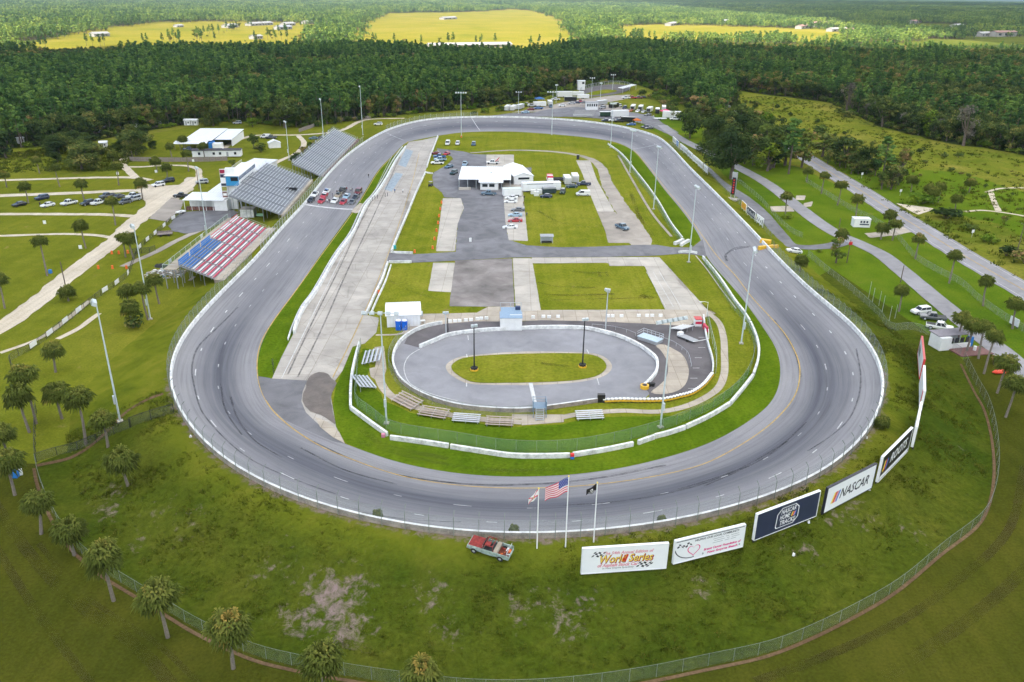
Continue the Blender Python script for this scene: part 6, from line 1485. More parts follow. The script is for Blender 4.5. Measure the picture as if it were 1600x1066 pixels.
def vehicle_parts(kind, colour, roofc=None):
    key = (kind, colour, roofc)
    if key in VCACHE: return VCACHE[key]
    sp = SPEC[kind]; P = car_paint(colour, CC[colour]); PR = car_paint(roofc, CC[roofc]) if roofc else P
    parts = []
    mb = MB(); mb.loft([xs(*a) for a in sp['body']], P); me = mb.mesh('body'); mb.fix(me); parts.append(('body', me, (0, 0, 0)))
    c = sp['cab']; mb = MB(); cab(mb, c[0], c[1], c[2], c[3] - 0.02, c[4], c[5], c[6], c[7], GLASS); me = mb.mesh('windows'); mb.fix(me); parts.append(('windows', me, (0, 0, 0)))
    r = sp['roof']; mb = MB(); mb.box(((r[0] + r[1]) / 2, 0, r[3] + 0.045), (r[1] - r[0], 2 * r[2], 0.09), PR, 0, (0.92, 0.92))
    for sx in (-1, 1):                                              # pillars
        for xa, xb_ in ((c[0], c[4]), (c[1], c[5]), ((c[0] + c[1]) / 2, (c[4] + c[5]) / 2)): mb.tube([(xa, sx * (c[2] + .005), c[3] - .02), (xb_, sx * (c[6] + .012), c[7])], .05, P, 4)
    me = mb.mesh('roof'); mb.fix(me); parts.append(('roof', me, (0, 0, 0)))
    if kind == 'van' and colour == 'white':
        mb = MB()
        for sx in (-1, 1): mb.add([(-2.4, sx * .95, 1.3), (-.2, sx * .95, 1.3), (-.25, sx * .88, 2.0), (-2.4, sx * .88, 2.0)], [(0, 1, 2, 3)], P)
        me = mb.mesh('side_panel'); parts.append(('side_panel', me, (0, 0, 0)))
    if kind == 'pickup':
        mb = MB(); mb.box((-1.82, 0, 1.118), (1.9, 1.62, 0.03), BLACK); me = mb.mesh('cargo_bed'); mb.fix(me); parts.append(('cargo_bed', me, (0, 0, 0)))
    if kind == 'racer':
        mb = MB(); mb.box((-2.35, 0, 1.02), (0.1, 1.85, 0.22), P); me = mb.mesh('spoiler'); mb.fix(me); parts.append(('spoiler', me, (0, 0, 0)))
    w = sp['wheels']; mb = MB(); mb.tube([(0, -.13, 0), (0, .13, 0)], w[3], RUBBER, 12); wm = mb.mesh('wheel'); mb.fix(wm)
    mb = MB(); mb.tube([(0, -.145, 0), (0, .145, 0)], w[3] * .58, STEEL, 8); rm = mb.mesh('rim'); mb.fix(rm)
    for x in (w[0], w[1]):
        for sy in (-1, 1): parts.append(('wheel', wm, (x, sy * (w[2] + .06), w[3]), rm))
    mb = MB(); mb.box((0, 0, 0), (.06, .34, .16), plain('headlamp_glass', (.8, .8, .78), .15)); hm = mb.mesh('headlight'); mb.fix(hm)
    mb = MB(); mb.box((0, 0, 0), (.06, .26, .2), REDP); tm_ = mb.mesh('tail_light'); mb.fix(tm_)
    f, b = sp['body'][-1], sp['body'][0]
    for sy in (-1, 1):
        parts.append(('headlight', hm, (f[0] - .02, sy * f[1] * .72, f[2] + (f[3] - f[2]) * .72))); parts.append(('tail_light', tm_, (b[0] + .02, sy * b[1] * .8, b[2] + (b[3] - b[2]) * .7)))
    VCACHE[key] = parts
    return parts
def seat_on(o, p, heading):
    e = 1.2
    n = Vector((ground_z(p.x - e, p.y) - ground_z(p.x + e, p.y), ground_z(p.x, p.y - e) - ground_z(p.x, p.y + e), 2 * e)).normalized()
    fx = Vector((math.cos(R(heading)), math.sin(R(heading)), 0)); fx = (fx - n * fx.dot(n)).normalized(); fy = n.cross(fx)
    o.rotation_euler = Matrix((fx, fy, n)).transposed().to_euler(); o.location = p + n * 0.05
def vehicle(px, py, kind, colour, heading, label, group=None, roofc=None, scale=1.0, cat=None):
    p = G(px, py); NAME = dict(sedan='parked_car', suv='parked_suv', van='parked_van', pickup='pickup_truck', racer='racing_car')
    t = thing(NAME[kind], label, cat or dict(sedan='car', suv='car', van='van', pickup='pickup truck', racer='racing car')[kind], p, 0, group)
    seat_on(t, p, heading); t.scale = (scale,) * 3
    lights = (p - CAM_P).length < 330
    for q in vehicle_parts(kind, colour, roofc):
        if not lights and q[0] in ('headlight', 'tail_light'): continue
        o = link(q[0], q[1], t, None, q[2])
        if q[0] == 'wheel' and lights: link('rim', q[3], o)
    return t
def box_trailer(px, py, colour, heading, label, L=7.5, W=2.5, H=2.8, group=None, open_rear=False, name='box_trailer', cat='trailer'):
    p = G(px, py); t = thing(name, label, cat, p, R(heading), group); P = car_paint(colour, CC[colour])
    mb = MB(); mb.box((0, 0, .45 + (H - .45) / 2), (L, W, H - .45), P); mb.box((0, 0, H + .03), (L - .1, W - .1, .06), ROOFW if colour != 'black' else P); mb.build('body', t)
    mb = MB()
    for x in (-.6, .4):
        for sy in (-1, 1): mb.tube([(x - .3, sy * (W / 2 - .1), .38), (x - .3, sy * (W / 2 + .04), .38)], .38, RUBBER, 9)
    o = mb.build('wheel', t); o['kind'] = 'stuff'
    mb = MB(); mb.box((-L / 2 - .02, 0, 1.55), (.06, W - .3, 1.9), BLACK if open_rear else plain('rear_door_grey', (.5, .5, .5), .5)); mb.build('rear_door_or_opening', t)  # open rear: black panel stands in for the shaded inside
    mb = MB(); mb.tube([(L / 2, 0, .5), (L / 2 + 1.4, 0, .5)], .08, BLACK, 4); mb.build('hitch', t)
    return t
def canopy(px, py, colour, label, s=3.2, h=2.3):
    p = G(px, py); t = thing('canopy_tent', label, 'canopy', p, .2); P = plain('canopy_' + colour, CC[colour], .7)
    mb = MB(); a = s / 2; mb.add([(-a, -a, h), (a, -a, h), (a, a, h), (-a, a, h), (0, 0, h + 1.1), (-a, -a, h - .35), (a, -a, h - .35), (a, a, h - .35), (-a, a, h - .35)], [(0, 1, 4), (1, 2, 4), (2, 3, 4), (3, 0, 4), (0, 5, 6, 1), (1, 6, 7, 2), (2, 7, 8, 3), (3, 8, 5, 0)], P); mb.build('roof', t)
    for x in (-a, a):
        for y in (-a, a): mb = MB(); mb.box((x * .97, y * .97, h / 2), (.08, .08, h), STEEL); mb.build('leg', t)
gg = 'racing cars lined up on the front straight'
for x, y, c, rc, lb in ((485.4,315,'black',None,'black racer at the wall end of the front row on the start line'), (491.5,306,'white','black','white and black racer by the wall behind the front row'), (502,316,'red',None,'red racer second from the wall on the start line'), (506,308,'red','white','red and white racer directly behind the red front row racer'), (509.5,301.5,'white','blue','white racer with blue roof at the back near the wall'), (522.5,316,'white',None,'white racer in the middle of the front row'), (536,318,'red','darkred','red racer right of the white one in the front row'), (550,318,'grey',None,'grey racer at the grass end of the front row'), (528,307,'tan','black','tan racer behind the white front row racer'), (541,309,'paleblue','white','pale blue and white racer in the middle of the second row'), (556,310,'black','grey','black racer near the grass in the second row')):
    vehicle(x, y, 'racer', c, 268, lb, gg, rc)
vehicle(534.5, 300.5, 'pickup', 'black', 268, 'black pickup behind the middle of the racing grid', None)
vehicle(560, 303, 'van', 'darkred', 268, 'dark red van beside the grass behind the racing grid', None)
LOT = 'cars parked on the grass of the left lot'
for x, y, k, c, h, lb in ((30.6,322,'sedan','black',240,'black sedan at the left end of the left grass lot'), (66,312,'suv','navy',235,'dark SUV parked behind the white sedan in the left lot'), (75,323,'sedan','white',240,'white sedan with a person beside it in the left lot'), (108.5,320,'pickup','white',240,'white pickup in the middle of the left grass lot'), (137,320.5,'suv','black',240,'dark SUV just left of the second white pickup'), (155,319.5,'pickup','white',240,'white pickup beside the dark SUV and left of the palm'), (168,309,'pickup','grey',240,'grey pickup parked behind the second white pickup'), (184.6,310,'sedan','grey',240,'dark sedan behind the palm in the left lot'), (195,318.5,'suv','grey',240,'grey SUV right of the palm in the left lot'), (210,314,'suv','silver',240,'silver SUV at the right end of the left lot'), (209,309,'pickup','white',240,'white pickup tucked behind the silver SUV'), (247.6,291.5,'suv','white',225,'white SUV parked alone where the sandy roads meet'), (263.5,285,'suv','black',225,'black SUV parked by the little grass patch at the sandy junction'), (284,309,'pickup','black',185,'black pickup by the corner of the white roofed building'), (316,287,'suv','silver',200,'silver SUV parked behind the white flat roof')):
    vehicle(x, y, k, c, h, lb, LOT if y > 300 and x < 215 else None)
for x, y, k, c, h, lb in ((699.5,226.5,'van','white',268,'white van facing the camera on the far infield grass'), (715,226.5,'suv','white',268,'white SUV between the van and the blue grey SUV on the far infield'), (740,227.5,'suv','steelblue',268,'blue grey SUV at the right of three on the far infield grass'), (681,241.5,'sedan','darkred',170,'dark red car against the pit road wall'), (687,247,'pickup','blue',178,'blue pickup between the dark red car and pale blue pickup'), (688,251.5,'pickup','paleblue',178,'pale blue pickup behind the white pickup on the grass'), (683.5,257,'pickup','white',182,'white pickup side on at the grass edge by pit road'), (698,242,'sedan','red',250,'red car on the asphalt beside the row of pickups'), (701.5,262.5,'sedan','steelblue',235,'steel blue sedan on the asphalt left of the garage'), (709,272.5,'suv','teal',250,'dark teal SUV just left of the infield garage'), (726.5,259,'pickup','paleblue',265,'pale blue pickup behind the infield garage'), (764,305,'pickup','steelblue',180,'large steel blue crew pickup side on before the garage office'),
     (799,311,'racer','white',180,'white racer nearest the pale box trailer'), (798,317,'racer','white',180,'second white racer in the infield pavement row'), (809,330,'racer','grey',180,'dark grey racer in the infield pavement row'), (805,338,'racer','paleblue',180,'pale blue racer above the red one in the pavement row'), (805,346.5,'racer','red',180,'bright red racer in the infield pavement row'), (797,357,'racer','white',185,'white racer at the lower end of the infield pavement row'),
     (912,290,'pickup','navy',178,'navy pickup at the edge of the pale concrete lane'), (893,293.5,'sedan','teal',190,'dark teal car left of the navy pickup'), (911,306,'van','white',182,'white panel van on the grass beside the concrete lane'), (879,302.5,'suv','green',260,'dark green SUV at the end of the grey covered container'), (853,309,'sedan','navy',185,'navy car in front of the dark container'), (972,358,'pickup','steelblue',300,'steel blue pickup alone on the gravel lane'), (1240,395,'sedan','white',185,'small white car beside the lane gate on the right'),
     (1438,490,'suv','white',196,'white SUV nearest the driveway palm on the right lawn'), (1457,500,'pickup','grey',164,'dark grey pickup between two white vehicles on the right lawn'), (1467,515,'pickup','white',-28,'white pickup with black bed next to the ticket shelter'), (490,218,'sedan','steelblue',190,'blue sedan behind the far grandstand'), (500.5,217.5,'sedan','black',190,'black sedan behind the far grandstand by the floodlight pole'), (591,196,'suv','white',180,'white SUV on the dirt lane at the far turn'), (424,217,'pickup','grey',180,'grey pickup at the forest edge above the white tent'), (415,216,'van','white',180,'white van at the forest edge above the white tent'), (332,194,'suv','grey',190,'dark grey SUV at the forest edge right of the two white sheds'), (371,194,'suv','silver',190,'silver SUV at the forest edge above the open barn'), (296,236,'pickup','navy',200,'navy pickup under the front of the open barn'), (310,242,'pickup','grey',180,'grey pickup at the left end of the trailer home')):
    vehicle(x, y, k, c, h, lb)
t = vehicle(770, 256.5, 'pickup', 'white', 180, 'white tow truck with red crane arm on the far concrete pad', cat='tow truck'); t.name = 'tow_truck'
mb = MB(); mb.tube([(-1.2, 0.3, 1.1), (-2.9, 0.2, 2.9)], .12, RED, 5); mb.tube([(-1.2, -0.3, 1.1), (-2.9, -0.2, 2.9)], .12, RED, 5); mb.tube([(-2.6, 0, 1.0), (-2.0, 0, 2.0)], .1, RED, 5); mb.build('crane_arm', t)
for x, y, c, h, lb, kw in ((886,287,'white',95,'white trailer with brown stained roof right of the racks',{}), (898,284,'white',92,'white trailer with square rear door left of the concrete lane',{}), ):
    box_trailer(x, y, c, h, lb, 6.5, 2.6, 3.0, **kw)
p = G(859, 284); t = thing('seat_truck', 'stacked red and white cargo rack truck behind the long trailer', 'truck', p, R(92))
mb = MB(); mb.box((0, 0, 1.0), (6, 2.5, .5), WHITE); mb.build('bed', t)
for k in range(3): mb = MB(); mb.box((1.8 - k * 1.9, 0, 2.0), (1.4, 2.3, 1.4), REDB if k % 2 == 0 else WHITE); mb.build('crate', t)
mb = MB(); mb.box((-3.6, 0, 1.3), (1.4, 2.3, 1.8), WHITE, 0, (.7, .9)); mb.build('cab', t)
mb = MB()
for x in (-2, 2):
    for sy in (-1.1, 1.1): mb.tube([(x, sy - .15, .4), (x, sy + .15, .4)], .42, RUBBER, 9)
mb.build('wheel', t)['kind'] = 'stuff'
p = G(871, 286); t = thing('storage_rack', 'dark metal storage rack between the red cargo truck and the stained trailer', 'rack', p)
for k in range(3): mb = MB(); mb.box((0, 1.2 * k, 1.0), (5.2, .5, .15), BLACK); mb.box((0, 1.2 * k, 1.7), (5.2, .5, .15), BLACK); mb.build('shelf', t)
for x in (-2.5, 2.5):
    for y in (0, 2.4): mb = MB(); mb.box((x, y, 1), (.12, .12, 2), BLACK); mb.build('post', t)
# far paddock, only a few pixels each
FP = [(793,172.5,'T','white',80,'white trailer at the left end of the far paddock'), (802,172.5,'T','white',75,'large white trailer left of the paddock light pole'), (813,170.5,'T','silver',70,'pale box trailer right of the paddock light pole'), (823,165,'pickup','white',190,'white pickup at the back of the left paddock row'), (831,167,'pickup','silver',200,'silver pickup beside the long white trailer'), (843,166.5,'T','white',10,'long white trailer below the blue canopy'), (841,171,'pickup','blue',200,'blue pickup in front of the long white trailer'), (829,172.5,'sedan','darkred',200,'dark red car at the left of the paddock asphalt'), (820.6,177,'sedan','paleblue',185,'pale blue car nearest the far turn wall'), (859,164.5,'T','white',95,'tall white box trailer with blue pickup in front'), (860.5,168,'pickup','steelblue',270,'steel blue pickup before the tall white trailer'), (868,157,'pickup','white',200,'white pickup beside the black trailer'), (882,152,'H','white',5,'biggest white hauler in the far paddock'), (891,158.5,'T','black',5,'long black trailer in front of the biggest white hauler'), (903,150,'T','white',8,'white trailer left of the control tower'), (911,154.5,'T','white',0,'white trailer right below the control tower'), (893,163,'sedan','silver',190,'silver car in front of the black trailer'), (901,162,'sedan','navy',190,'navy car at the right end of the black trailer'), (907,160.5,'pickup','red',180,'red pickup left of the raised white stand'), (878,166.5,'sedan','white',200,'low white car on the paddock gravel'),
      (940,164,'T','silver',40,'silver trailer right of the raised white stand'), (941,170,'suv','silver',220,'silver SUV right of the raised white stand'), (959,168.5,'TO','black',230,'black open trailer in the right paddock row'), (966,167.5,'suv','white',220,'white SUV beside the black open trailer'), (976,170,'suv','navy',250,'navy SUV behind the dark red racer'), (976,174.5,'racer','darkred',240,'dark red racer in the right paddock row'), (984,174.5,'racer','orange',240,'orange racer in the right paddock row'), (989,171.5,'TO','white',75,'white open trailer behind the orange racer'), (996,175,'racer','white',250,'white racer left of the silver trailer'), (1001,172.5,'TO','silver',75,'silver open trailer in the right paddock row'), (1005,176,'racer','silver',250,'silver racer before the silver trailer'), (1015,175,'TO','white',70,'white open trailer with round nose in the right paddock row'), (1012,181,'racer','grey',220,'grey racer standing out in the right paddock lane'), (1027,177,'TO','grey',80,'grey open trailer left of the pink canopy'), (1037,173,'T','white',80,'white trailer behind the pink canopy'), (1049,184.5,'H','white',170,'white motor home right of the pink canopy'), (1031,187,'F','white',5,'flat white trailer at the right end of the paddock'), (1054.5,188,'pickup','white',180,'white pickup at the right end of the paddock'),
      (947,182.5,'T','green',10,'dark green trailer at the grass edge by the far turn'), (968,183,'H','white',200,'white motor home beside the far turn wall'), (958,190,'pickup','white',190,'white pickup close behind the far turn wall'), (946,190,'sedan','navy',190,'navy car close behind the far turn wall'), (967,191,'pickup','black',190,'black pickup close behind the far turn wall'), (981,191,'T','black',172,'black trailer with pale roof behind the far turn wall'), (986,196,'racer','blue',190,'blue racer behind the far turn wall'), (1008.5,199.5,'racer','black',200,'black racer at the corner of the far turn wall'), (1014,201.5,'racer','grey',200,'grey racer last behind the far turn wall'), (988,154.5,'pickup','red',180,'left red truck on the grass beyond the paddock'), (997.5,154.5,'pickup','darkred',180,'right dark red truck on the grass beyond the paddock'), (978,154.5,'pickup','white',180,'white pickup left of the red trucks'), (1004.5,153.5,'sedan','black',180,'black car right of the red trucks')]
for x, y, k, c, h, lb in FP:
    if k in SPEC: vehicle(x, y, k, c, h, lb, 'vehicles in the far paddock', None, 1.1)
    elif k == 'F': box_trailer(x, y, c, h, lb, 8, 2.4, .9, 'vehicles in the far paddock')
    elif k == 'H': box_trailer(x, y, c, h, lb, 11, 2.7, 4.0, 'vehicles in the far paddock')
    else: box_trailer(x, y, c, h, lb, 8.5, 2.6, 3.0, 'vehicles in the far paddock', k == 'TO')
canopy(843, 160, 'blue', 'blue canopy tent behind the long white trailer', 6, 2.6); canopy(1040, 180, 'pink', 'pink red canopy tent at the right of the far paddock', 6, 2.6); canopy(995, 193.5, 'orange', 'orange canopy tent behind the far turn wall', 4, 2.2); canopy(913, 166, 'grey', 'dark canopy tent left of the raised white stand', 5, 2.4)

# ------------------------------------------------------------------ the wrecked truck on the bank
p = G(766, 862); t = thing('wrecked_truck', 'wrecked pale green pickup with red hood and junk in its bed', 'pickup truck', p)
MINT = plain('faded_mint_paint', (0.34, 0.43, 0.39), 0.7, 0, 0.45, 2.0); REDH = plain('faded_red_paint', (0.25, 0.028, 0.022), 0.7, 0, 0.5, 2.5); TANB = plain('tan_board', (0.33, 0.28, 0.22), 0.8)
mb = MB(); mb.loft([xs(.75, .96, .4, 1.1), xs(1.0, .97, .38, 1.12), xs(2.45, .96, .4, 1.08), xs(2.75, .90, .45, 1.02)], MINT); mb.build('front_body', t)
mb = MB(); mb.add([(.85, -.88, 1.13), (2.6, -.86, 1.10), (2.6, .86, 1.10), (.85, .88, 1.13), (.85, 0, 1.22), (2.6, 0, 1.18)], [(0, 1, 5, 4), (4, 5, 2, 3)], REDH); mb.add([(2.6, -.86, 1.1), (2.6, .86, 1.1), (2.72, .86, .98), (2.72, -.86, .98)], [(0, 1, 2, 3)], REDH); mb.build('hood', t)
mb = MB()
for sy in (-1, 1): mb.box((-.05, sy * .95, .76), (1.6, .07, .74), MINT)
mb.build('door', t)
mb = MB(); mb.box((0, 0, .42), (1.7, 1.8, .1), BLACK); mb.box((-.5, 0, .75), (.5, 1.6, .55), BLACK); mb.build('cab_floor', t)
mb = MB()
for sy in (-1, 1):
    mb.tube([(.85, sy * .9, 1.12), (.35, sy * .74, 1.78), (-.65, sy * .74, 1.80), (-.8, sy * .9, 1.12)], .055, REDH, 5)
mb.tube([(.35, -.74, 1.78), (.35, .74, 1.78)], .06, REDH, 5); mb.tube([(-.65, -.74, 1.8), (-.65, .74, 1.8)], .06, REDH, 5); mb.tube([(-.15, -.74, 1.79), (-.15, .74, 1.79)], .05, REDH, 5); mb.build('roll_cage', t)
mb = MB(); mb.box((.05, .35, 1.83), (.7, .6, .04), REDH); mb.build('roof_scrap', t)
mb = MB(); mb.box((.62, 0, 1.42), (.03, 1.5, .5), GLASS); o = mb.build('windscreen', t)
mb = MB()
for sy in (-1, 1): mb.box((-1.85, sy * .95, .80), (2.0, .08, .66), MINT)
mb.box((-2.84, 0, .68), (.07, 1.85, .4), MINT); mb.build('bed_side', t)
mb = MB(); mb.box((-1.85, 0, .5), (2.0, 1.8, .06), RUST); mb.build('bed_floor', t)
mb = MB(); mb.box((-1.05, 0, 1.0), (.55, 1.84, .36), TANB); mb.build('tool_box', t)
rr = random.Random(4)
for k in range(9):
    mb = MB(); mb.box((rr.uniform(-2.6, -1.5), rr.uniform(-.7, .7), rr.uniform(.58, .9)), (rr.uniform(.3, .9), rr.uniform(.1, .35), rr.uniform(.06, .25)), rr.choice([RUST, REDH, WHITE, ORANGE, RUST]), rr.uniform(0, 3)); mb.build('scrap', t)
mb = MB(); mb.tube([(-2.6, -.95, 1.15), (-2.6, -.95, 1.5), (-2.6, .95, 1.5), (-2.6, .95, 1.15)], .04, STEEL, 4); mb.build('rear_bar', t)
mb = MB(); mb.box((2.8, 0, .62), (.1, 1.9, .2), GREYP); mb.build('bumper', t)
wm = MB(); wm.tube([(0, -.13, 0), (0, .13, 0)], .40, RUBBER, 12); wme = wm.mesh('wheel'); wm.fix(wme); rmb = MB(); rmb.tube([(0, -.14, 0), (0, .14, 0)], .2, STEEL, 8); rme = rmb.mesh('rim'); rmb.fix(rme)
for x in (1.85, -1.75):
    for sy in (-1, 1): o = link('wheel', wme, t, None, (x, sy * .92, .36)); link('rim', rme, o)
for sy in (-1, 1): mb = MB(); mb.box((2.77, sy * .7, .85), (.05, .3, .18), PRW); mb.build('headlight', t)
seat_on(t, p, 158)

# ------------------------------------------------------------------ people, a few pixels tall on the grid and along pit road
def person_mesh2():
    V = [(0, 0, .95), (0, 0, 1.15), (0, 0, 1.42), (0, 0, 1.55), (0, .01, 1.68), (-.10, 0, .90), (-.11, .02, .50), (-.12, 0, .08), (-.12, .14, .04), (.10, 0, .90), (.13, .05, .50), (.14, -.02, .08), (.14, .12, .04), (-.20, 0, 1.40), (-.27, 0, 1.12), (-.25, .10, .88), (.20, 0, 1.40), (.28, .02, 1.12), (.22, .16, .92)]
    E = [(0, 1), (1, 2), (2, 3), (3, 4), (0, 5), (5, 6), (6, 7), (7, 8), (0, 9), (9, 10), (10, 11), (11, 12), (2, 13), (13, 14), (14, 15), (2, 16), (16, 17), (17, 18)]
    Rr = [.15, .14, .17, .065, .105, .095, .065, .045, .045, .095, .065, .045, .045, .07, .05, .035, .07, .05, .035]
    me = bpy.data.meshes.new('person'); me.from_pydata(V, E, [])
    bm = bmesh.new(); bm.from_mesh(me); sk = bm.verts.layers.skin.verify(); bm.verts.ensure_lookup_table()
    for v, r_ in zip(bm.verts, Rr): v[sk].radius = (r_, r_ * .8)
    bm.verts[0][sk].use_root = True
    bm.to_mesh(me); bm.free()
    ob = bpy.data.objects.new('person', me); COL.objects.link(ob)
    ob.modifiers.new('skin', 'SKIN'); s2 = ob.modifiers.new('sub', 'SUBSURF'); s2.levels = 1; s2.render_levels = 1
    dg = bpy.context.evaluated_depsgraph_get(); out = bpy.data.meshes.new_from_object(ob.evaluated_get(dg))
    bpy.data.objects.remove(ob); out.name = 'person'
    return out
ME_P = person_mesh2()
SKINM = plain('skin', (.42, .25, .18), .6); HAIR = plain('dark_hair', (.03, .022, .018), .8); JEANS = plain('dark_trousers', (.03, .035, .06), .9)
def person(px, py, shirt, label, heading=0, pants=None):
    me = ME_P.copy(); me.materials.clear()
    for m in (plain('shirt_' + shirt, CC[shirt], .9), pants or JEANS, SKINM, HAIR, BLACK): me.materials.append(m)
    for f in me.polygons:
        c = f.center
        f.material_index = 4 if c.z < .1 else 1 if c.z < .92 and abs(c.x) < .19 else 3 if (c.z > 1.70 or (c.z > 1.6 and c.y < -.03)) else 2 if (c.z > 1.5 or (c.z < 1.1 and abs(c.x) > .19)) else 0
    me.polygons.foreach_set('use_smooth', [True] * len(me.polygons))
    o = link('person', me, None, None, G(px, py), R(heading)); tag(o, label, 'person')
for x, y, c, h, lb in ((511.6,318,'white',180,'person in white standing left of two on the grid beside the white racer'), (514.8,318,'black',180,'person in black standing beside the white front row racer'), (520,308,'navy',90,'person in navy between the red and tan racers'), (527,304,'black',0,'person in black behind the tan racer'), (542,299,'darkred',180,'person in dark red right of the black pickup'), (548.5,300,'white',180,'person in white well right of the black pickup'), (550.5,300.5,'grey',160,'person in grey close beside the one in white'), (576,278,'black',200,'person in black walking alone on the front straight'), (582,314,'grey',90,'person in grey at the pit wall gap nearest the start line'), (586,312,'black',90,'person in black leaning at the pit wall'), (590,310.5,'navy',90,'person in navy at the pit wall'), (602,308,'black',90,'person in black on pit road by the wall'), (605.5,307,'grey',90,'person in grey on pit road by the wall'), (617,302,'blue',0,'person in blue walking in the middle of pit road'), (629.5,302,'white',0,'person in white beside a cart on pit road'), (63,323,'black',0,'person in black beside the white sedan in the left lot'), (819,313,'black',0,'person at the lawn corner right of the white racers'), (818,322,'tan',0,'person in tan at the edge of the infield lawn'), (823,339,'grey',0,'person in grey beside the pale blue racer')):
    person(x, y, c, lb, h)
# barrels, carts and other small things
mb = MB(); mb.loft([[(r_ * math.cos(2 * math.pi * k / 10), r_ * math.sin(2 * math.pi * k / 10), z) for k in range(10)] for r_, z in ((.34, 0), (.36, .1), (.30, .12), (.30, .45), (.29, .45), (.27, .95))], ORANGE); brl = mb.mesh('traffic_barrel'); mb.fix(brl)
BAR = [(175,397,'leftmost orange barrel in the upper row by the sandy road'), (186,397,'middle orange barrel in the upper row by the sandy road'), (200,396,'orange barrel at the dark fence in the upper row'), (154,420,'leftmost orange barrel in the lower row by the sandy road'), (176,420,'faded orange barrel in the middle of the lower row'), (198,420,'orange barrel at the fence in the lower row'), (648,395,'orange barrel at the corner where the crossover meets the grass'), (676,389,'orange barrel at the lower end of the concrete pad edge'), (679,375,'second orange barrel up along the concrete pad edge'), (682,362,'third orange barrel up along the concrete pad edge'), (684.5,350,'fourth orange barrel up along the concrete pad edge'), (686,339,'fifth orange barrel up along the concrete pad edge'), (688,328,'sixth orange barrel up along the concrete pad edge'), (690,318,'topmost orange barrel along the concrete pad edge'), (592,459,'orange barrel behind the lower pit road wall'), (721,215,'orange barrel at the foot of the far crossbar light pole')]
for x, y, lb in BAR: tag(link('traffic_barrel', brl, None, None, G(x, y)), lb, 'barrel', 'orange traffic barrels')
t = thing('water_barrels', 'long orange water filled barrier beside the track at the crossover gate', 'barrier', G(1188, 390), R(20)); bx(t, 'block', -.6, 4.4, -.5, .5, 0, 1.0, YELLOW); bx(t, 'block', 4.5, 6.0, -.4, .4, 0, .9, YELLOW)
t = thing('water_barrels', 'yellow barrier block at the end of the back straight wall by the gate', 'barrier', G(1196, 380), R(-30)); bx(t, 'block', -1.5, 1.5, -.7, .7, 0, 1.1, YELLOW)
t = thing('hay_cart', 'flat wooden cart on the grass beside the grey footpath', 'cart', G(258, 368), R(20)); bx(t, 'bed', -2.2, 2.2, -1.2, 1.2, .55, .7, WOOD); bx(t, 'wheel', -1.4, -.8, -1.3, -1.1, 0, .6, RUBBER); bx(t, 'wheel', .8, 1.4, -1.3, -1.1, 0, .6, RUBBER); bx(t, 'rail', -2.2, 2.2, 1.1, 1.2, .7, 1.2, WOOD)
t = thing('utility_trailer', 'small white utility trailer at the lot edge by the dark fence', 'trailer', G(283, 334), R(70)); bx(t, 'bed', -1.5, 1.5, -.9, .9, .5, .9, WHITE); bx(t, 'wheel', -.3, .3, -1.1, -.92, 0, .6, RUBBER); bx(t, 'wheel', -.3, .3, .92, 1.1, 0, .6, RUBBER)
t = thing('golf_cart', 'black golf cart at the paddock corner by the lawn', 'golf cart', G(673, 291), R(80)); bx(t, 'body', -1.1, 1.1, -.6, .6, .3, .8, BLACK); bx(t, 'roof', -.8, .7, -.6, .6, 1.75, 1.85, GREYP)
for x in (-.75, .65):
    for y in (-.55, .55): bx(t, 'post', x - .03, x + .03, y - .03, y + .03, .8, 1.76, BLACK)
for x in (-.8, .8):
    for y in (-.6, .6): bx(t, 'wheel', x - .22, x + .22, y - .1, y + .1, 0, .45, RUBBER)
t = thing('rubbish_pile', 'heap of pale rubble and scrap beside the flag bleacher', 'rubble', G(258, 428)); t['kind'] = 'stuff'
mb = MB(); rr = random.Random(9)
for k in range(260):
    a, r_ = rr.uniform(0, 6.28), rr.random() ** .6; x, y = 5.2 * r_ * math.cos(a), 4.5 * r_ * math.sin(a)
    s = rr.uniform(.2, .75); mb.box((x, y, (1 - r_) * .8 * rr.random() + s * .15), (s, s * rr.uniform(.4, 1), s * rr.uniform(.15, .5)), rr.choice([WHITE, CONC, WOOD, GREYP, PATH, STEEL, TANB, BLUE if k % 9 == 0 else PATH]), rr.uniform(0, 3))
mb.build('scrap', t)['kind'] = 'stuff'
t = thing('black_tarp', 'black tarpaulin heap behind the rubble by the flag bleacher', 'tarpaulin', G(252, 417))
mb = MB(); mb.loft([[(rx * math.cos(2 * math.pi * k / 12), ry * math.sin(2 * math.pi * k / 12), z + .1 * math.sin(k * 2.3)) for k in range(12)] for rx, ry, z in ((1.9, 1.1, -.05), (1.6, .9, .5), (.8, .5, .8))], BLACK); mb.build('cover', t)
t, W = site('pale_slab', 'pale board lying in the grass at the foot of the flag bleacher', 'board', (299, 439), (306, 433)); bx(t, 'board', 0, W, 0, .9, .02, .15, PATH)
o = MB().box((0, 0, .5), (.9, .9, 1.0), BLUE).build('blue_bin', None, None, G(25, 745)); tag(o, 'bright blue bin by the palms near the left edge', 'bin')
o = MB().box((0, 0, .5), (.5, .4, 1.0), WHITE, .4).build('white_chair', None, None, G(33, 742)); tag(o, 'small white stand next to the bright blue bin', 'stand')
o = MB().box((0, 0, .5), (.7, .7, 1.0), BLUE).build('blue_bin', None, None, G(79, 427)); tag(o, 'small blue bin at the foot of the palm beside the sandy road', 'bin')
o = MB().box((0, 0, .5), (.8, .6, 1.1), plain('turquoise_bin', (.05, .40, .42), .5)).build('turquoise_bin', None, None, G(617, 389)); tag(o, 'turquoise bin at the lower end of the pit road wall', 'bin')
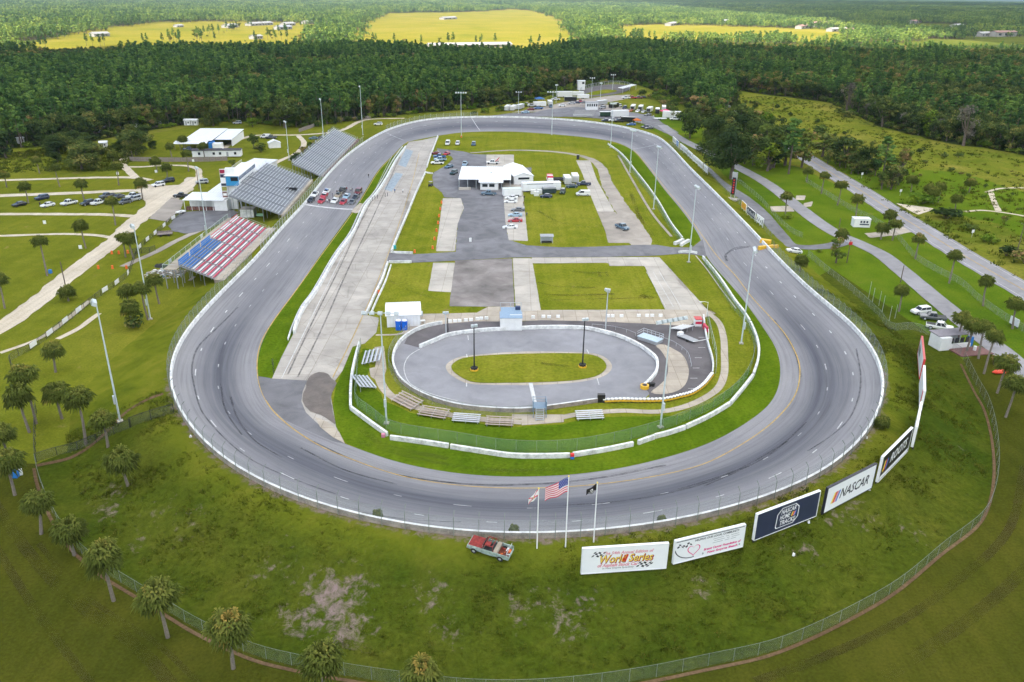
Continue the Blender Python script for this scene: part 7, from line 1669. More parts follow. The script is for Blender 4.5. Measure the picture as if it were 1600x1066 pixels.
o = MB().box((0, 0, .6), (.7, .5, 1.2), WHITE).build('white_box', None, None, G(735, 378)); tag(o, 'white box standing alone on the paddock asphalt', 'box')
t = thing('red_kayak', 'bright red hull on the ground among the right hand palms', 'boat', G(1562, 584), R(10)); mb = MB(); mb.loft([[(x, w_ * math.cos(2 * math.pi * k / 8), .45 + h_ * math.sin(2 * math.pi * k / 8)) for k in range(8)] for x, w_, h_ in ((-1.8, .1, .1), (-1, .55, .4), (1, .55, .4), (1.8, .1, .1))], plain('bright_red_plastic', (.75, .06, .02), .4)); mb.build('hull', t)
t = thing('sign_cart', 'small dark and white sign cart at the right edge by the driveway', 'sign', G(1597, 612), R(-40)); bx(t, 'panel', -1.6, 1.6, -.1, .1, .5, 1.8, SIGNK); bx(t, 'white_print', -1.2, -.2, -.14, -.105, .8, 1.5, PRW); bx(t, 'red_print', 0, .8, -.14, -.105, .9, 1.4, REDP); bx(t, 'post', -1.5, -1.4, -.05, .05, 0, .5, STEEL); bx(t, 'post', 1.4, 1.5, -.05, .05, 0, .5, STEEL)
t = thing('black_banner_post', 'dark upright pipe stack on the near lawn lane by the concrete lane top', 'post', G(903, 249)); bx(t, 'box', -.6, .6, -.5, .5, 0, 1.9, BLACK); bx(t, 'cap', -.5, .5, -.4, .4, 1.92, 2.1, GREYP)
for k, (x, y) in enumerate(((70, 350), (126, 389), (184, 273), (302, 253), (244, 270))):
    o = MB().box((0, 0, .55), (.9, .08, 1.1), WHITE).build('lot_sign', None, None, G(x, y), .2); tag(o, ['white lot sign standing in the grass strip left of the lane palm', 'white lot sign by the lone palm beside the sandy road', 'white lot sign beside the palm at the lane crossing', 'white lot sign in front of the board fence', 'white lot sign at the foot of the two small palms'][k], 'sign')
for k, (x, y) in enumerate(((298, 683), (1354, 685), (1263, 817), (1358, 766), (1240, 868))):
    mb = MB(); mb.prism([(-.35, 0), (.35, 0), (.2, .5), (-.1, .7)], -.25, .25, WHITE); o = mb.build('white_stone', None, None, G(x, y), k); o.scale = (.55, .55, .55); tag(o, ['white marker on the bank below the left wall curve', 'white lump at the wall foot below the bushy palm', 'white lump under the navy billboard', 'white lump at the right end of the slanted lettering billboard', 'white lump alone on the lower right bank'][k], 'stone')
o = MB().box((0, 0, .3), (.6, .5, .7), plain('pink_plastic', (.65, .25, .38), .5)).build('pink_block', None, None, G(599, 683)); tag(o, 'pink block at the break in the lower infield wall', 'block')
mb = MB(); mb.box((0, 0, .3), (.6, .5, .45), BLUPR); mb.box((0, 0, .75), (.6, .5, .45), REDP); o = mb.build('striped_post', None, None, G(894, 717)); tag(o, 'small red and blue post on the wall opposite the big flag', 'post')
# ------------------------------------------------------------------ foliage
def leaf_mat(name, stops, trans=0.25, objvar=0.8):
    m = bpy.data.materials.new(name); m.use_nodes = True; nt = m.node_tree; nt.nodes.clear()
    out = nt.nodes.new('ShaderNodeOutputMaterial'); mx = nt.nodes.new('ShaderNodeMixShader'); mx.inputs['Fac'].default_value = trans
    d = nt.nodes.new('ShaderNodeBsdfDiffuse'); t = nt.nodes.new('ShaderNodeBsdfTranslucent')
    at = nt.nodes.new('ShaderNodeAttribute'); at.attribute_name = 'tint'
    oi = nt.nodes.new('ShaderNodeObjectInfo')
    ad = nd(nt, 'ShaderNodeMath', operation='ADD'); ml = nd(nt, 'ShaderNodeMath', operation='MULTIPLY'); ml.inputs[1].default_value = objvar
    sb = nd(nt, 'ShaderNodeMath', operation='SUBTRACT'); sb.inputs[1].default_value = objvar * 0.47
    nt.links.new(oi.outputs['Random'], ml.inputs[0]); nt.links.new(ml.outputs[0], sb.inputs[0])
    nt.links.new(at.outputs['Fac'], ad.inputs[0]); nt.links.new(sb.outputs[0], ad.inputs[1])
    c = ramp(nt, ad.outputs[0], stops)
    nt.links.new(c, d.inputs['Color']); nt.links.new(c, t.inputs['Color'])
    nt.links.new(d.outputs[0], mx.inputs[1]); nt.links.new(t.outputs[0], mx.inputs[2]); nt.links.new(mx.outputs[0], out.inputs['Surface'])
    return m
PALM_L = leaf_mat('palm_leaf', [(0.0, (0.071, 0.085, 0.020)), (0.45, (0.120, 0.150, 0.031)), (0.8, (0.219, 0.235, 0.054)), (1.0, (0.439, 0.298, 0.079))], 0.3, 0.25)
PINE_L = leaf_mat('pine_needles', [(0.0, (0.044, 0.091, 0.032)), (0.5, (0.087, 0.166, 0.044)), (1.0, (0.191, 0.283, 0.059))])
OAK_L = leaf_mat('oak_leaf', [(0.0, (0.034, 0.055, 0.021)), (0.5, (0.070, 0.104, 0.029)), (0.85, (0.135, 0.163, 0.042)), (1.0, (0.229, 0.208, 0.062))])
MIX_L = leaf_mat('mixed_leaf', [(0.0, (0.055, 0.082, 0.026)), (0.5, (0.109, 0.155, 0.033)), (0.85, (0.182, 0.191, 0.044)), (1.0, (0.309, 0.200, 0.091))])
BRIGHT_L = leaf_mat('bright_leaf', [(0.0, (0.067, 0.120, 0.016)), (0.5, (0.127, 0.203, 0.022)), (1.0, (0.240, 0.284, 0.037))])
GREY_L = leaf_mat('grey_twig', [(0.0, (0.099, 0.088, 0.072)), (0.5, (0.154, 0.138, 0.110)), (1.0, (0.220, 0.198, 0.154))])
FAR_L = leaf_mat('distant_pine_needles', [(0.0, (0.075, 0.132, 0.040)), (0.5, (0.151, 0.238, 0.055)), (1.0, (0.302, 0.367, 0.075))])
BARK = plain('bark', (0.13, 0.10, 0.08), 0.95, 0, 0.25, 2.0); PBARK = plain('palm_bark', (0.20, 0.17, 0.14), 0.95, 0, 0.25, 4.0)
class Leaves:
    def __init__(s): s.v = []; s.f = []; s.t = []
    def quad(s, c, n, size, rnd, tint, asp=0.7):
        n = n.normalized(); a = n.cross(Vector((rnd.uniform(-1, 1), rnd.uniform(-1, 1), rnd.uniform(-1, 1))))
        if a.length < 1e-3: a = n.orthogonal()
        a.normalize(); b = n.cross(a)
        o = len(s.v); h = size / 2
        s.v += [c - a * h - b * h * asp * .6, c + a * h * .3 - b * h * asp, c + a * h + b * h * asp * .2, c + b * h * asp + n * h * .35 - a * h * .2]
        s.f += [(o, o + 1, o + 2), (o, o + 2, o + 3)]; s.t += [tint] * 4
    def mesh(s, name, m):
        me = bpy.data.meshes.new(name); me.from_pydata([tuple(p) for p in s.v], [], s.f)
        at = me.attributes.new('tint', 'FLOAT', 'POINT'); at.data.foreach_set('value', s.t)
        me.materials.append(m); me.update(); return me
def rdir(r_):
    while True:
        v = Vector((r_.uniform(-1, 1), r_.uniform(-1, 1), r_.uniform(-1, 1)))
        if 0.05 < v.length < 1: return v.normalized()
def clump(L, c, rad, n, size, rnd, base, up=0.25):
    for _ in range(n):
        d = rdir(rnd); rr = rad * (rnd.random() ** 0.35)
        p = c + Vector((d.x * rr, d.y * rr, d.z * rr * .75))
        L.quad(p, d + Vector((0, 0, up)) + rdir(rnd) * .55, size * rnd.uniform(.6, 1.3), rnd, min(1, max(0, base + rnd.uniform(-.2, .2))))
def pine_proto(seed, dens=1.0, size=1.15, m=None):
    """18 m tall, crown in the upper half"""
    r_ = random.Random(seed); L = Leaves(); lean = Vector((r_.uniform(-.4, .4), r_.uniform(-.4, .4), 0))
    H = 18.0; z = H * r_.uniform(.38, .5); limbs = []
    while z < H - .4:
        f = (z - H * .4) / (H * .6); reach = (2.9 * (1 - f) ** .6 + .5) * r_.uniform(.6, 1.15)
        for k in range(r_.choice([2, 3, 3])):
            a = r_.uniform(0, 6.28); c = Vector((math.cos(a) * reach * .65, math.sin(a) * reach * .65, z + r_.uniform(-.3, .5))) + lean * f
            limbs.append((Vector((0, 0, z - .5)) + lean * f, c)); clump(L, c, max(.7, reach * .55), int(13 * dens), size, r_, r_.uniform(.2, .75))
        z += r_.uniform(1.0, 1.5)
    clump(L, Vector((0, 0, H - .5)) + lean, .9, int(14 * dens), size * .9, r_, .6)
    mb = MB(); mb.tube([(0, 0, -.4), tuple(lean * .4 + Vector((0, 0, H * .5))), tuple(lean + Vector((0, 0, H - .6)))], [.24, .17, .06], BARK, 6)
    for a, b in limbs[::2]: mb.tube([a, b], [.07, .03], BARK, 3, False)
    return L.mesh('crown', m or PINE_L), mb.mesh('trunk')
def broad_proto(seed, m, dens=1.0, size=.95, H=12.0, W=12.0, low=.25, lobes=11, trunk=True):
    r_ = random.Random(seed); L = Leaves(); limbs = []
    for k in range(lobes):
        a = r_.uniform(0, 6.28); f = r_.random() ** .6; el = r_.uniform(low, .86)
        rad = W * r_.uniform(.15, .24) * (1.15 - .45 * el)
        c = Vector((math.cos(a) * (W / 2 - rad) * f, math.sin(a) * (W / 2 - rad) * f, H * el))
        limbs.append(c); base = r_.uniform(.15, .75)
        clump(L, c, rad, int(62 * dens), size, r_, base)
    clump(L, Vector((0, 0, H * .82)), W * .2, int(60 * dens), size, r_, .6)
    mb = MB()
    mb.tube([(0, 0, -.3), (r_.uniform(-.3, .3), r_.uniform(-.3, .3), H * .32)], [.42, .28], BARK, 7)
    for c in limbs: mb.tube([(0, 0, H * .28), c * .55 + Vector((0, 0, H * .08)), c], [.2, .12, .04], BARK, 4, False)
    return L.mesh('crown', m), mb.mesh('trunk')
def shrub_proto(seed, m, H=3.0, W=4.0, n=220, size=.6):
    r_ = random.Random(seed); L = Leaves()
    for k in range(6):
        a = r_.uniform(0, 6.28); c = Vector((math.cos(a) * W * .25, math.sin(a) * W * .25, H * r_.uniform(.25, .62))); clump(L, c, H * .36, n // 6, size, r_, r_.uniform(.2, .8))
    mb = MB()
    for k in range(3): a = k * 2.1; mb.tube([(0, 0, -.1), (math.cos(a) * W * .2, math.sin(a) * W * .2, H * .5)], [.07, .03], BARK, 4)
    return L.mesh('crown', m), mb.mesh('trunk')
def palm_proto(seed, n=84, H=7.0):
    """cabbage palm: round head of drooping fan leaves"""
    r_ = random.Random(seed); V = []; F = []; T = []
    for k in range(n):
        el = math.asin(-.55 + 1.52 * ((k + .5) / n)); az = k * 2.39996 + r_.uniform(-.2, .2)
        d = Vector((math.cos(el) * math.cos(az), math.cos(el) * math.sin(az), math.sin(el)))
        pl = r_.uniform(.7, 1.55) * (1.0 if el > 0 else .8); hub = d * pl + Vector((0, 0, -.10 * pl))
        side = d.cross(Vector((0, 0, 1))); side = side.normalized() if side.length > .05 else Vector((1, 0, 0))
        up = side.cross(d).normalized()
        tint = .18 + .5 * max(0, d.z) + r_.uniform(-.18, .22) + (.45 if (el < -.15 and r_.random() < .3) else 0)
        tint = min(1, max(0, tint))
        o = len(V); w = .03; V += [side * w, -side * w, hub - side * w, hub + side * w]; F.append((o, o + 1, o + 2, o + 3)); T += [tint * .7] * 4
        bl = r_.uniform(.85, 1.35)
        nseg = 9
        for j in range(nseg):
            an = R(-112) + R(224) * j / (nseg - 1)
            dr = d * math.cos(an) + side * math.sin(an) + up * (.22 if j % 2 else .0)
            dl = R(9.5)
            e1 = d * math.cos(an - dl) + side * math.sin(an - dl); e2 = d * math.cos(an + dl) + side * math.sin(an + dl)
            ln = bl * (1 - .25 * abs(an) / 2)
            o = len(V)
            V += [hub, hub + e1 * ln * .55 - up * .05, hub + dr * ln * .62 + up * .05, hub + e2 * ln * .55 - up * .05, hub + dr * ln + Vector((0, 0, -.62 * ln * (.4 + .6 * math.cos(el))))]
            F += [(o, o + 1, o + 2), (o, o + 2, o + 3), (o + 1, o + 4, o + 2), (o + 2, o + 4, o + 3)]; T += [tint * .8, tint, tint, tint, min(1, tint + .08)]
    me = bpy.data.meshes.new('crown'); me.from_pydata([tuple(p) for p in V], [], F)
    at = me.attributes.new('tint', 'FLOAT', 'POINT'); at.data.foreach_set('value', T); me.materials.append(PALM_L); me.update()
    mb = MB(); c = Vector((r_.uniform(-.25, .25), r_.uniform(-.25, .25), 0))
    mb.tube([(-c.x * .8, -c.y * .8, -.3), (c.x * .3, c.y * .3, H * .5), (0, 0, H + .1)], [.26, .19, .17], PBARK, 8)
    mb.tube([(0, 0, H - .9), (0, 0, H - .15)], [.22, .36], PBARK, 8)
    tr = mb.mesh('trunk'); mb.fix(tr)
    return me, tr
PALMS = [palm_proto(s, n, 7.0) for s, n in ((1, 84), (2, 72), (3, 92), (4, 78), (5, 66))]
PINES = [pine_proto(10 + s) for s in range(5)]
OAKS = [broad_proto(20 + s, OAK_L) for s in range(4)]
MIXED = [broad_proto(30 + s, MIX_L, 1.0, .9, 12, 9.0, .3, 9) for s in range(4)]
BRIGHT = [broad_proto(40 + s, BRIGHT_L, 1.0, .85, 10, 9, .25, 9) for s in range(2)]
GREYT = [broad_proto(50, GREY_L, .55, .55, 11, 8, .3, 9)]
SHRUBS = [shrub_proto(60 + s, m) for s, m in enumerate((OAK_L, MIX_L, BRIGHT_L))]
BIGOAK = [broad_proto(70 + s, OAK_L, 4.2, .55, 12, 14, .14, 17) for s in range(3)]
PROTO_H = {'pine': 18.0, 'oak': 12.0, 'mixed': 12.0, 'bright': 10.0, 'grey': 11.0, 'shrub': 3.0, 'bigoak': 12.0}
PROTO_W = {'pine': 6.0, 'oak': 12.0, 'mixed': 9.0, 'bright': 9.0, 'grey': 8.0, 'shrub': 4.2, 'bigoak': 14.0}
PROTO = {'pine': PINES, 'oak': OAKS, 'mixed': MIXED, 'bright': BRIGHT, 'grey': GREYT, 'shrub': SHRUBS, 'bigoak': BIGOAK}
NAMES = {'pine': ('pine_tree', 'pine tree'), 'oak': ('oak_tree', 'tree'), 'mixed': ('leafy_tree', 'tree'), 'bright': ('leafy_tree', 'tree'), 'grey': ('bare_tree', 'tree'), 'shrub': ('shrub', 'shrub'), 'bigoak': ('oak_tree', 'tree')}
def plant(kind, p, H, W, rz, k, label, group=None):
    nm, cat = NAMES[kind]; cr, tr = PROTO[kind][k % len(PROTO[kind])]
    t = thing(nm, label, cat, p, rz, group); t.scale = (W / PROTO_W[kind], W / PROTO_W[kind], H / PROTO_H[kind])
    link('crown', cr, t); link('trunk', tr, t); return t
# palms: base, crown centre, label
PALM_LIST = [((58,662),(52,584),'tall palm with dark head over the black fence seen end on'), ((45,676),(29,617),'leaning palm left of the tall dark headed palm'), ((96,655),(85,612),'short palm between the tall palm and the one by the black fence'), ((136,694),(112,622),'palm just left of the leftmost floodlight pole, trunk meeting the black fence'), ((170,698),(157,655),'palm at the foot of the leftmost floodlight pole'), ((199,760),(182,718),'lone palm on the bank inside the black fence'), ((87,582),(80,548),'short lone palm below the row of white fence signs'),
 ((20,732),(12,678),'upper palm of the pair at the left edge'), ((24,773),(13,718),'palm beside the bright blue bin at the left edge'), ((66,834),(48,787),'palm outside the ring fence below the blue bin'), ((115,868),(104,828),'palm on the ring fence third up from the yellowed palm'), ((177,940),(145,870),'palm second up from the yellowed palm along the ring fence'), ((262,995),(238,925),'palm with yellowed fronds outside the ring fence'), ((365,1043),(341,977),'palm next to the right of the yellowed palm'), ((505,1090),(490,1030),'bushy palm at the bottom edge under the sandy patch'), ((655,1110),(648,1055),'lowest palm head cut by the bottom edge'),
 ((205,500),(202,455),'tallest palm of the shrubby clump by the second floodlight pole'), ((208,512),(205,480),'low bushy palm at the front of the shrubby clump'), ((230,500),(226,450),'middle palm of the clump behind the second floodlight pole'), ((248,475),(244,438),'right hand palm of the clump by the rubble heap'), ((107,470),(101,459),'small palm at the foot of the leaning utility pole'), ((8,482),(5,437),'palm at the left edge beside the sandy road'), ((197,402),(190,370),'left palm of the pair at the dark fence by the barrels'), ((208,404),(204,373),'right palm of the pair at the dark fence by the barrels'), ((74,431),(60,378),'palm with slanting trunk and a blue bin at its foot'), ((134,388),(132,352),'lone palm in the middle strip beside the sandy road'), ((181,352),(177,315),'palm in front of the parked cars in the left lot'), ((223,312),(217,287),'palm at the right end of the left lot cars'), ((131,313),(129,287),'palm behind the white pickup in the left lot'), ((45,318),(40,292),'palm behind the black sedan in the left lot'), ((11,293),(8,273),'palm at the left edge above the upper lane'), ((62,271),(60,250),'palm in the rough grass left of the rounded thicket'), ((93,292),(88,262),'palm left of the rounded dark thicket'), ((186,290),(183,260),'palm beside the crossing of the upper lanes'), ((262,280),(258,262),'right palm of the pair inside the lane loop'), ((246,269),(244,252),'left palm of the pair inside the lane loop'), ((178,253),(177,242),'palm right of the rounded dark thicket'), ((268,245),(267,229),'palm before the left corner of the open barn'), ((288,233),(287,218),'palm in front of the open barn roof'), ((295,268),(292,240),'tall palm in front of the board fence'), ((320,248),(318,228),'palm between the open barn and the trailer home'), ((207,245),(203,231),'palm below the spreading dark oak'),
 ((1283,303),(1285,274),'palm farthest up the highway verge'), ((1309,321),(1314,289),'second palm down the highway verge'), ((1337,341),(1341,312),'palm behind the roadside booth'), ((1227,337),(1231,307),'palm by the concrete slabs on the driveway lawn'), ((1260,285),(1261,267),'palm under the trees where the fence begins'), ((1386,364),(1387,336),'rear palm of the three right of the booth'), ((1376,374),(1378,357),'left palm of the three right of the booth'), ((1394,376),(1397,350),'right palm of the three right of the booth'), ((1430,405),(1435,374),'palm on the highway fence next after the group of three'), ((1483,443),(1491,400),'slender palm between driveway bend and highway'), ((1535,478),(1545,440),'palm on the highway fence near the right edge'), ((1581,514),(1590,476),'palm before the white sign at the right edge'), ((1405,487),(1415,455),'stout palm beside the white SUV'), ((1495,538),(1500,497),'left palm in front of the ticket shelter'), ((1510,550),(1522,510),'middle palm in front of the ticket shelter'), ((1528,560),(1537,512),'rear palm right of the ticket shelter'), ((1536,584),(1550,527),'tall palm right of the ticket shelter deck'), ((1557,614),(1570,567),'palm with a red hull behind its trunk'), ((1572,652),(1586,600),'lowest palm at the right edge'), ((1312,385),(1315,366),'palm behind the round bushy tree at the driveway'), ((1250,424),(1247,408),'bushy palm behind the wall near the lane gate'),
 ((1514,301),(1517,286),'left palm alone in the right meadow'), ((1492,328),(1496,311),'palm by the sandy turnout across the highway'), ((1449,308),(1450,294),'left palm of the roadside thicket'), ((1466,316),(1471,292),'tall palm in the roadside thicket'), ((1457,318),(1461,300),'front palm of the roadside thicket'), ((1423,300),(1425,282),'palm right of the roadside utility pole')]
for k, (b, c, lb) in enumerate(PALM_LIST):
    p = G(*b); H = max(2.2, height_to(p, c[1])); rnd = random.Random(k)
    cr, tr = PALMS[k % 5]
    t = thing('palm_tree', lb, 'palm tree', p, rnd.uniform(0, 6.28), 'palm trees')
    far_k = 1.0 if b[1] > 380 else 1.12
    s = (1.13 if (b[1] > 640) else 1.0) * rnd.uniform(.9, 1.08) * far_k
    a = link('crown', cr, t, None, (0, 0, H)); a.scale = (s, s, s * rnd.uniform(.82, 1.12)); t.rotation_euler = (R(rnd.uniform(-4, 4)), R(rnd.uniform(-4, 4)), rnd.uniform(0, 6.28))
    b_ = link('trunk', tr, t); b_.scale = (1, 1, H / 7.0)
for x, y, H, lb in ((590, 809, 1.6, 'small palm sprout at the outer wall left of the wrecked truck'), (803, 832, 1.5, 'dark weed clump at the outer wall right of the wrecked truck'), (1034, 817, 1.4, 'small palm sprout at the outer wall above the heart billboard'), (1376, 668, 2.6, 'bushy stemless palm against the outer wall at the right curve'), (1381, 664, 2.0, 'second bushy palm tucked behind the one at the right curve')):
    p = G(x, y); t = thing('palm_sprout', lb, 'palm', p, x); cr, tr = PALMS[1]
    s = H / 4.2; a = link('crown', cr, t, None, (0, 0, H * .38)); a.scale = (s, s, s); b_ = link('trunk', tr, t); b_.scale = (s, s, H * .38 / 7)
# trees that can be told apart
TREE_LIST = [('bigoak',(1142,280),118,196,'huge dark oak beside the scoring pylon'), ('bigoak',(1112,238),70,180,'broad dark oak behind the back straight boards'), ('oak',(1078,216),46,168,'oak with visible trunk at the end of the far paddock'), ('bigoak',(1172,240),80,176,'dark oak between the driveway and the highway'), ('mixed',(1208,262),60,190,'leafy tree at the right of the dark oak group'), ('pine',(1232,272),40,186,'pine at the right end of the oak group by the highway'), ('mixed',(1252,262),46,196,'leafy tree leaning over the highway bend'), ('bright',(1122,202),40,160,'yellow green tree behind the oak with visible trunk'), ('mixed',(1095,190),44,146,'leafy tree at the edge of the paddock brush'), ('oak',(1150,215),60,158,'dark oak at the back of the oak group'), ('bright',(1190,225),36,172,'bright leafy tree at the back of the oak group'),
 ('oak',(1285,245),70,206,'dark tree on the far side of the highway bend'), ('oak',(1318,258),62,210,'second dark tree along the far side of the highway'), ('bigoak',(1345,270),56,228,'low dark tree left of the tall roadside pines'), ('pine',(1378,280),34,214,'left tall tree behind the roadside utility pole'), ('mixed',(1408,274),36,226,'right tall thin tree behind the roadside utility pole'), ('oak',(1392,296),46,256,'low dark tree at the foot of the roadside utility pole'), ('shrub',(1442,318),52,296,'rounded roadside thicket beside the sandy turnout'), ('shrub',(1478,342),56,322,'large bush at the corner of the sandy turnout'), ('shrub',(1520,360),30,348,'bush on the far highway verge'), ('shrub',(1546,378),34,364,'second bush on the far highway verge'), ('shrub',(1572,400),40,380,'bush by the right hand utility pole'), ('shrub',(1600,412),44,388,'bush at the right edge below the utility pole'),
 ('grey',(1322,178),34,124,'pale bare tree alone in the brushy clearing'), ('shrub',(1320,182),34,168,'dark bush under the pale bare tree'), ('oak',(1378,198),48,146,'lone dark oak in the brushy clearing'), ('grey',(1505,228),50,158,'grey leafless tree at the edge of the right forest'), ('bright',(1450,212),36,168,'yellowish tree at the edge of the right forest'), ('shrub',(1275,210),36,192,'bush in the brushy clearing above the highway bend'),
 ('bigoak',(128,266),84,222,'rounded dark thicket oak in the left rough'), ('bigoak',(92,240),60,208,'dark oak behind the rounded thicket'), ('bigoak',(213,242),74,202,'spreading dark oak above the lane crossing'), ('oak',(10,248),52,204,'dark oak at the left edge of the rough'), ('bright',(206,202),48,168,'bright green tree at the dark forest edge'), ('bigoak',(334,197),56,152,'dark oak right of the two white sheds'), ('bright',(395,198),26,184,'small yellow green tree above the open barn'), ('bigoak',(445,200),72,150,'large dark oak above the white tent'), ('oak',(397,232),26,208,'small tree between the open barn and the white tent'), ('oak',(408,238),28,222,'small dark tree left of the white tent'), ('mixed',(364,262),16,248,'slim dark tree beside the press box'), ('mixed',(1306,411),34,370,'round bushy tree at the driveway junction'), ('shrub',(1230,342),20,332,'bush under the palm by the concrete slabs'), ('shrub',(216,512),42,486,'leafy bush at the base of the shrubby palm clump'), ('shrub',(1553,570),30,554,'bush between the right hand palms'), ('shrub',(1280,394),12,388,'small shrub on the lawn by the lane gate')]
for k, (kind, b, w, top, lb) in enumerate(TREE_LIST):
    p = G(*b); H = height_to(p, top); W = w / (FOC / (-(CAM_M.transposed() @ (p - CAM_P)).z))
    plant(kind, p, H, W, k * 1.7, k, lb)
rnd = random.Random(21)
GROVE = [(1085,186),(1102,218),(1128,240),(1160,258),(1190,268),(1228,266),(1238,248),(1200,219),(1162,196),(1135,178),(1115,168)]
BELT = [(1286,236),(1330,254),(1400,276),(1420,300),(1385,300),(1330,276),(1292,256)]
THICK = [(66,268),(78,238),(105,224),(150,226),(168,240),(166,263),(120,270)]; DARKO = [(180,240),(186,218),(212,207),(242,214),(246,238),(214,244)]; EDGE = [(-10,252),(-10,212),(20,206),(28,240)]
for P_, n, word, grp in ((GROVE, 46, 'of the grove by the highway', 'grove trees beside the highway'), (BELT, 26, 'of the tree belt beyond the highway', 'belt trees beyond the highway'), (THICK, 15, 'of the rounded thicket in the left rough', 'left rough thicket'), (DARKO, 9, 'of the dark clump above the lanes', 'dark clump above the lanes'), (EDGE, 5, 'of the clump at the far left edge', 'clump at the far left edge')):
    c = 0
    while c < n:
        x, y = rnd.uniform(min(q[0] for q in P_), max(q[0] for q in P_)), rnd.uniform(160, 302)
        ins = False; j = len(P_) - 1
        for i in range(len(P_)):
            if (P_[i][1] > y) != (P_[j][1] > y) and x < (P_[j][0] - P_[i][0]) * (y - P_[i][1]) / (P_[j][1] - P_[i][1]) + P_[i][0]: ins = not ins
            j = i
        if not ins: continue
        c += 1; p = G(x, y); kind = rnd.choice(['oak', 'mixed', 'oak', 'mixed', 'bright' if c % 4 == 0 else 'oak']) if n > 15 else 'bigoak'; H = rnd.uniform(8, 15) if n > 30 else rnd.uniform(4, 8.5)
        ym = (min(q[1] for q in P_) + max(q[1] for q in P_)) / 2
        mid = (min(q[0] for q in P_) + max(q[0] for q in P_)) / 2
        plant(kind, p, H, H * rnd.uniform(.8, 1.15) * (1.5 if n <= 15 else 1), rnd.uniform(0, 6), c, ('tall ' if H > 12 else 'low ' if H < 6.5 else '') + {'oak': 'dark oak', 'bigoak': 'dense dark oak', 'mixed': 'leafy green tree', 'bright': 'bright green tree'}[kind] + ((' in front left ' if y > ym else ' at back left ') if x < mid else (' in front right ' if y > ym else ' at back right ')) + word, grp)
def shrub_row(label, px, n, H, kindk, seed, spread=1.2):
    P = pxs(px); rnd = random.Random(seed)
    for i in range(n):
        f = rnd.random(); p = P[int(f * (len(P) - 1))] + Vector((rnd.uniform(-spread, spread), rnd.uniform(-spread, spread), 0)); p.z = ground_z(p.x, p.y)
        g = rnd.uniform(.6, 1.2); h = H * g
        lb = ('tall ' if g > .98 else 'low ' if g < .8 else '') + label % ('start', 'near part', 'middle', 'far part', 'end')[min(4, int(f * 5))]
        plant('shrub', p, h, h * rnd.uniform(1.2, 1.8), rnd.uniform(0, 6), kindk + (rnd.random() < .3), lb, label % 'length')
shrub_row('dark green shrub at the %s of the hedge behind the farthest grandstand', [(458,254), (480,238), (505,222)], 14, 3.0, 0, 1)
shrub_row('leafy green shrub at the %s of the overgrown strip behind the far turn', [(735,180), (800,170), (850,158), (885,148)], 26, 3.6, 1, 2, 3)
shrub_row('vine green shrub at the %s of the brush right of the far paddock', [(1012,150), (1040,160), (1062,180), (1078,198)], 26, 5.0, 1, 3, 6)
shrub_row('green bush at the %s of the meadow row beyond the highway', [(1330,250), (1420,262), (1500,290), (1570,320), (1600,350)], 20, 2.0, 1, 4, 14)
shrub_row('scrubby bush at the %s of the brushy clearing right of the oaks', [(1180,160), (1230,185), (1290,215), (1400,235), (1500,250)], 34, 3.0, 0, 5, 14)
# ------------------------------------------------------------------ forests: the nearest trees one by one, the rest as one mass
def in_poly(x, y, P):
    c = False; n = len(P); j = n - 1
    for i in range(n):
        xi, yi, xj, yj = P[i][0], P[i][1], P[j][0], P[j][1]
        if (yi > y) != (yj > y) and x < (xj - xi) * (y - yi) / (yj - yi) + xi: c = not c
        j = i
    return c
def wpoly(px): return [(Gz(x, y).x, Gz(x, y).y) for x, y in px]
FOREST = wpoly([(-420,262),(-60,240),(60,230),(130,222),(230,203),(330,190),(420,196),(480,200),(500,196),(560,188),(640,178),(730,171),(800,161),(860,147),(905,136),(960,126),(1005,134),(1045,150),(1080,172),(1100,196),(1120,192),(1150,168),(1140,140),(1210,148),(1300,160),(1370,194),(1450,217),(1600,241),(1900,290),(2600,190),(1700,50),(1330,70),(960,70),(900,84),(840,92),(540,86),(480,89),(-40,93),(-500,104)])
KARTP = wpoly([(780,182),(800,166),(860,146),(905,134),(960,124),(1010,130),(1070,180),(1040,196)])
FIELDS = [wpoly(f) for f in ([(8,78),(50,69),(120,52),(195,42),(250,36),(335,34),(400,35),(507,38),(500,52),(480,97),(-40,97)], [(548,70),(560,44),(580,29),(600,22),(700,22),(800,15),(830,17),(870,29),(890,40),(900,62),(905,97),(520,97)], [(950,42),(1050,39),(1150,42),(1320,49),(1330,68),(960,62)])]
def visible(x, y, h, m=60):
    c = CAM_M.transposed() @ (Vector((x, y, h * .5)) - CAM_P)
    if c.z > -1: return False
    u = CX + FOC * c.x / -c.z; v = CY - FOC * c.y / -c.z
    return -m - 60 < u < 1660 + m and -80 < v < 1150
rnd = random.Random(11)
trees = []
step = 5.6
y = 380.0
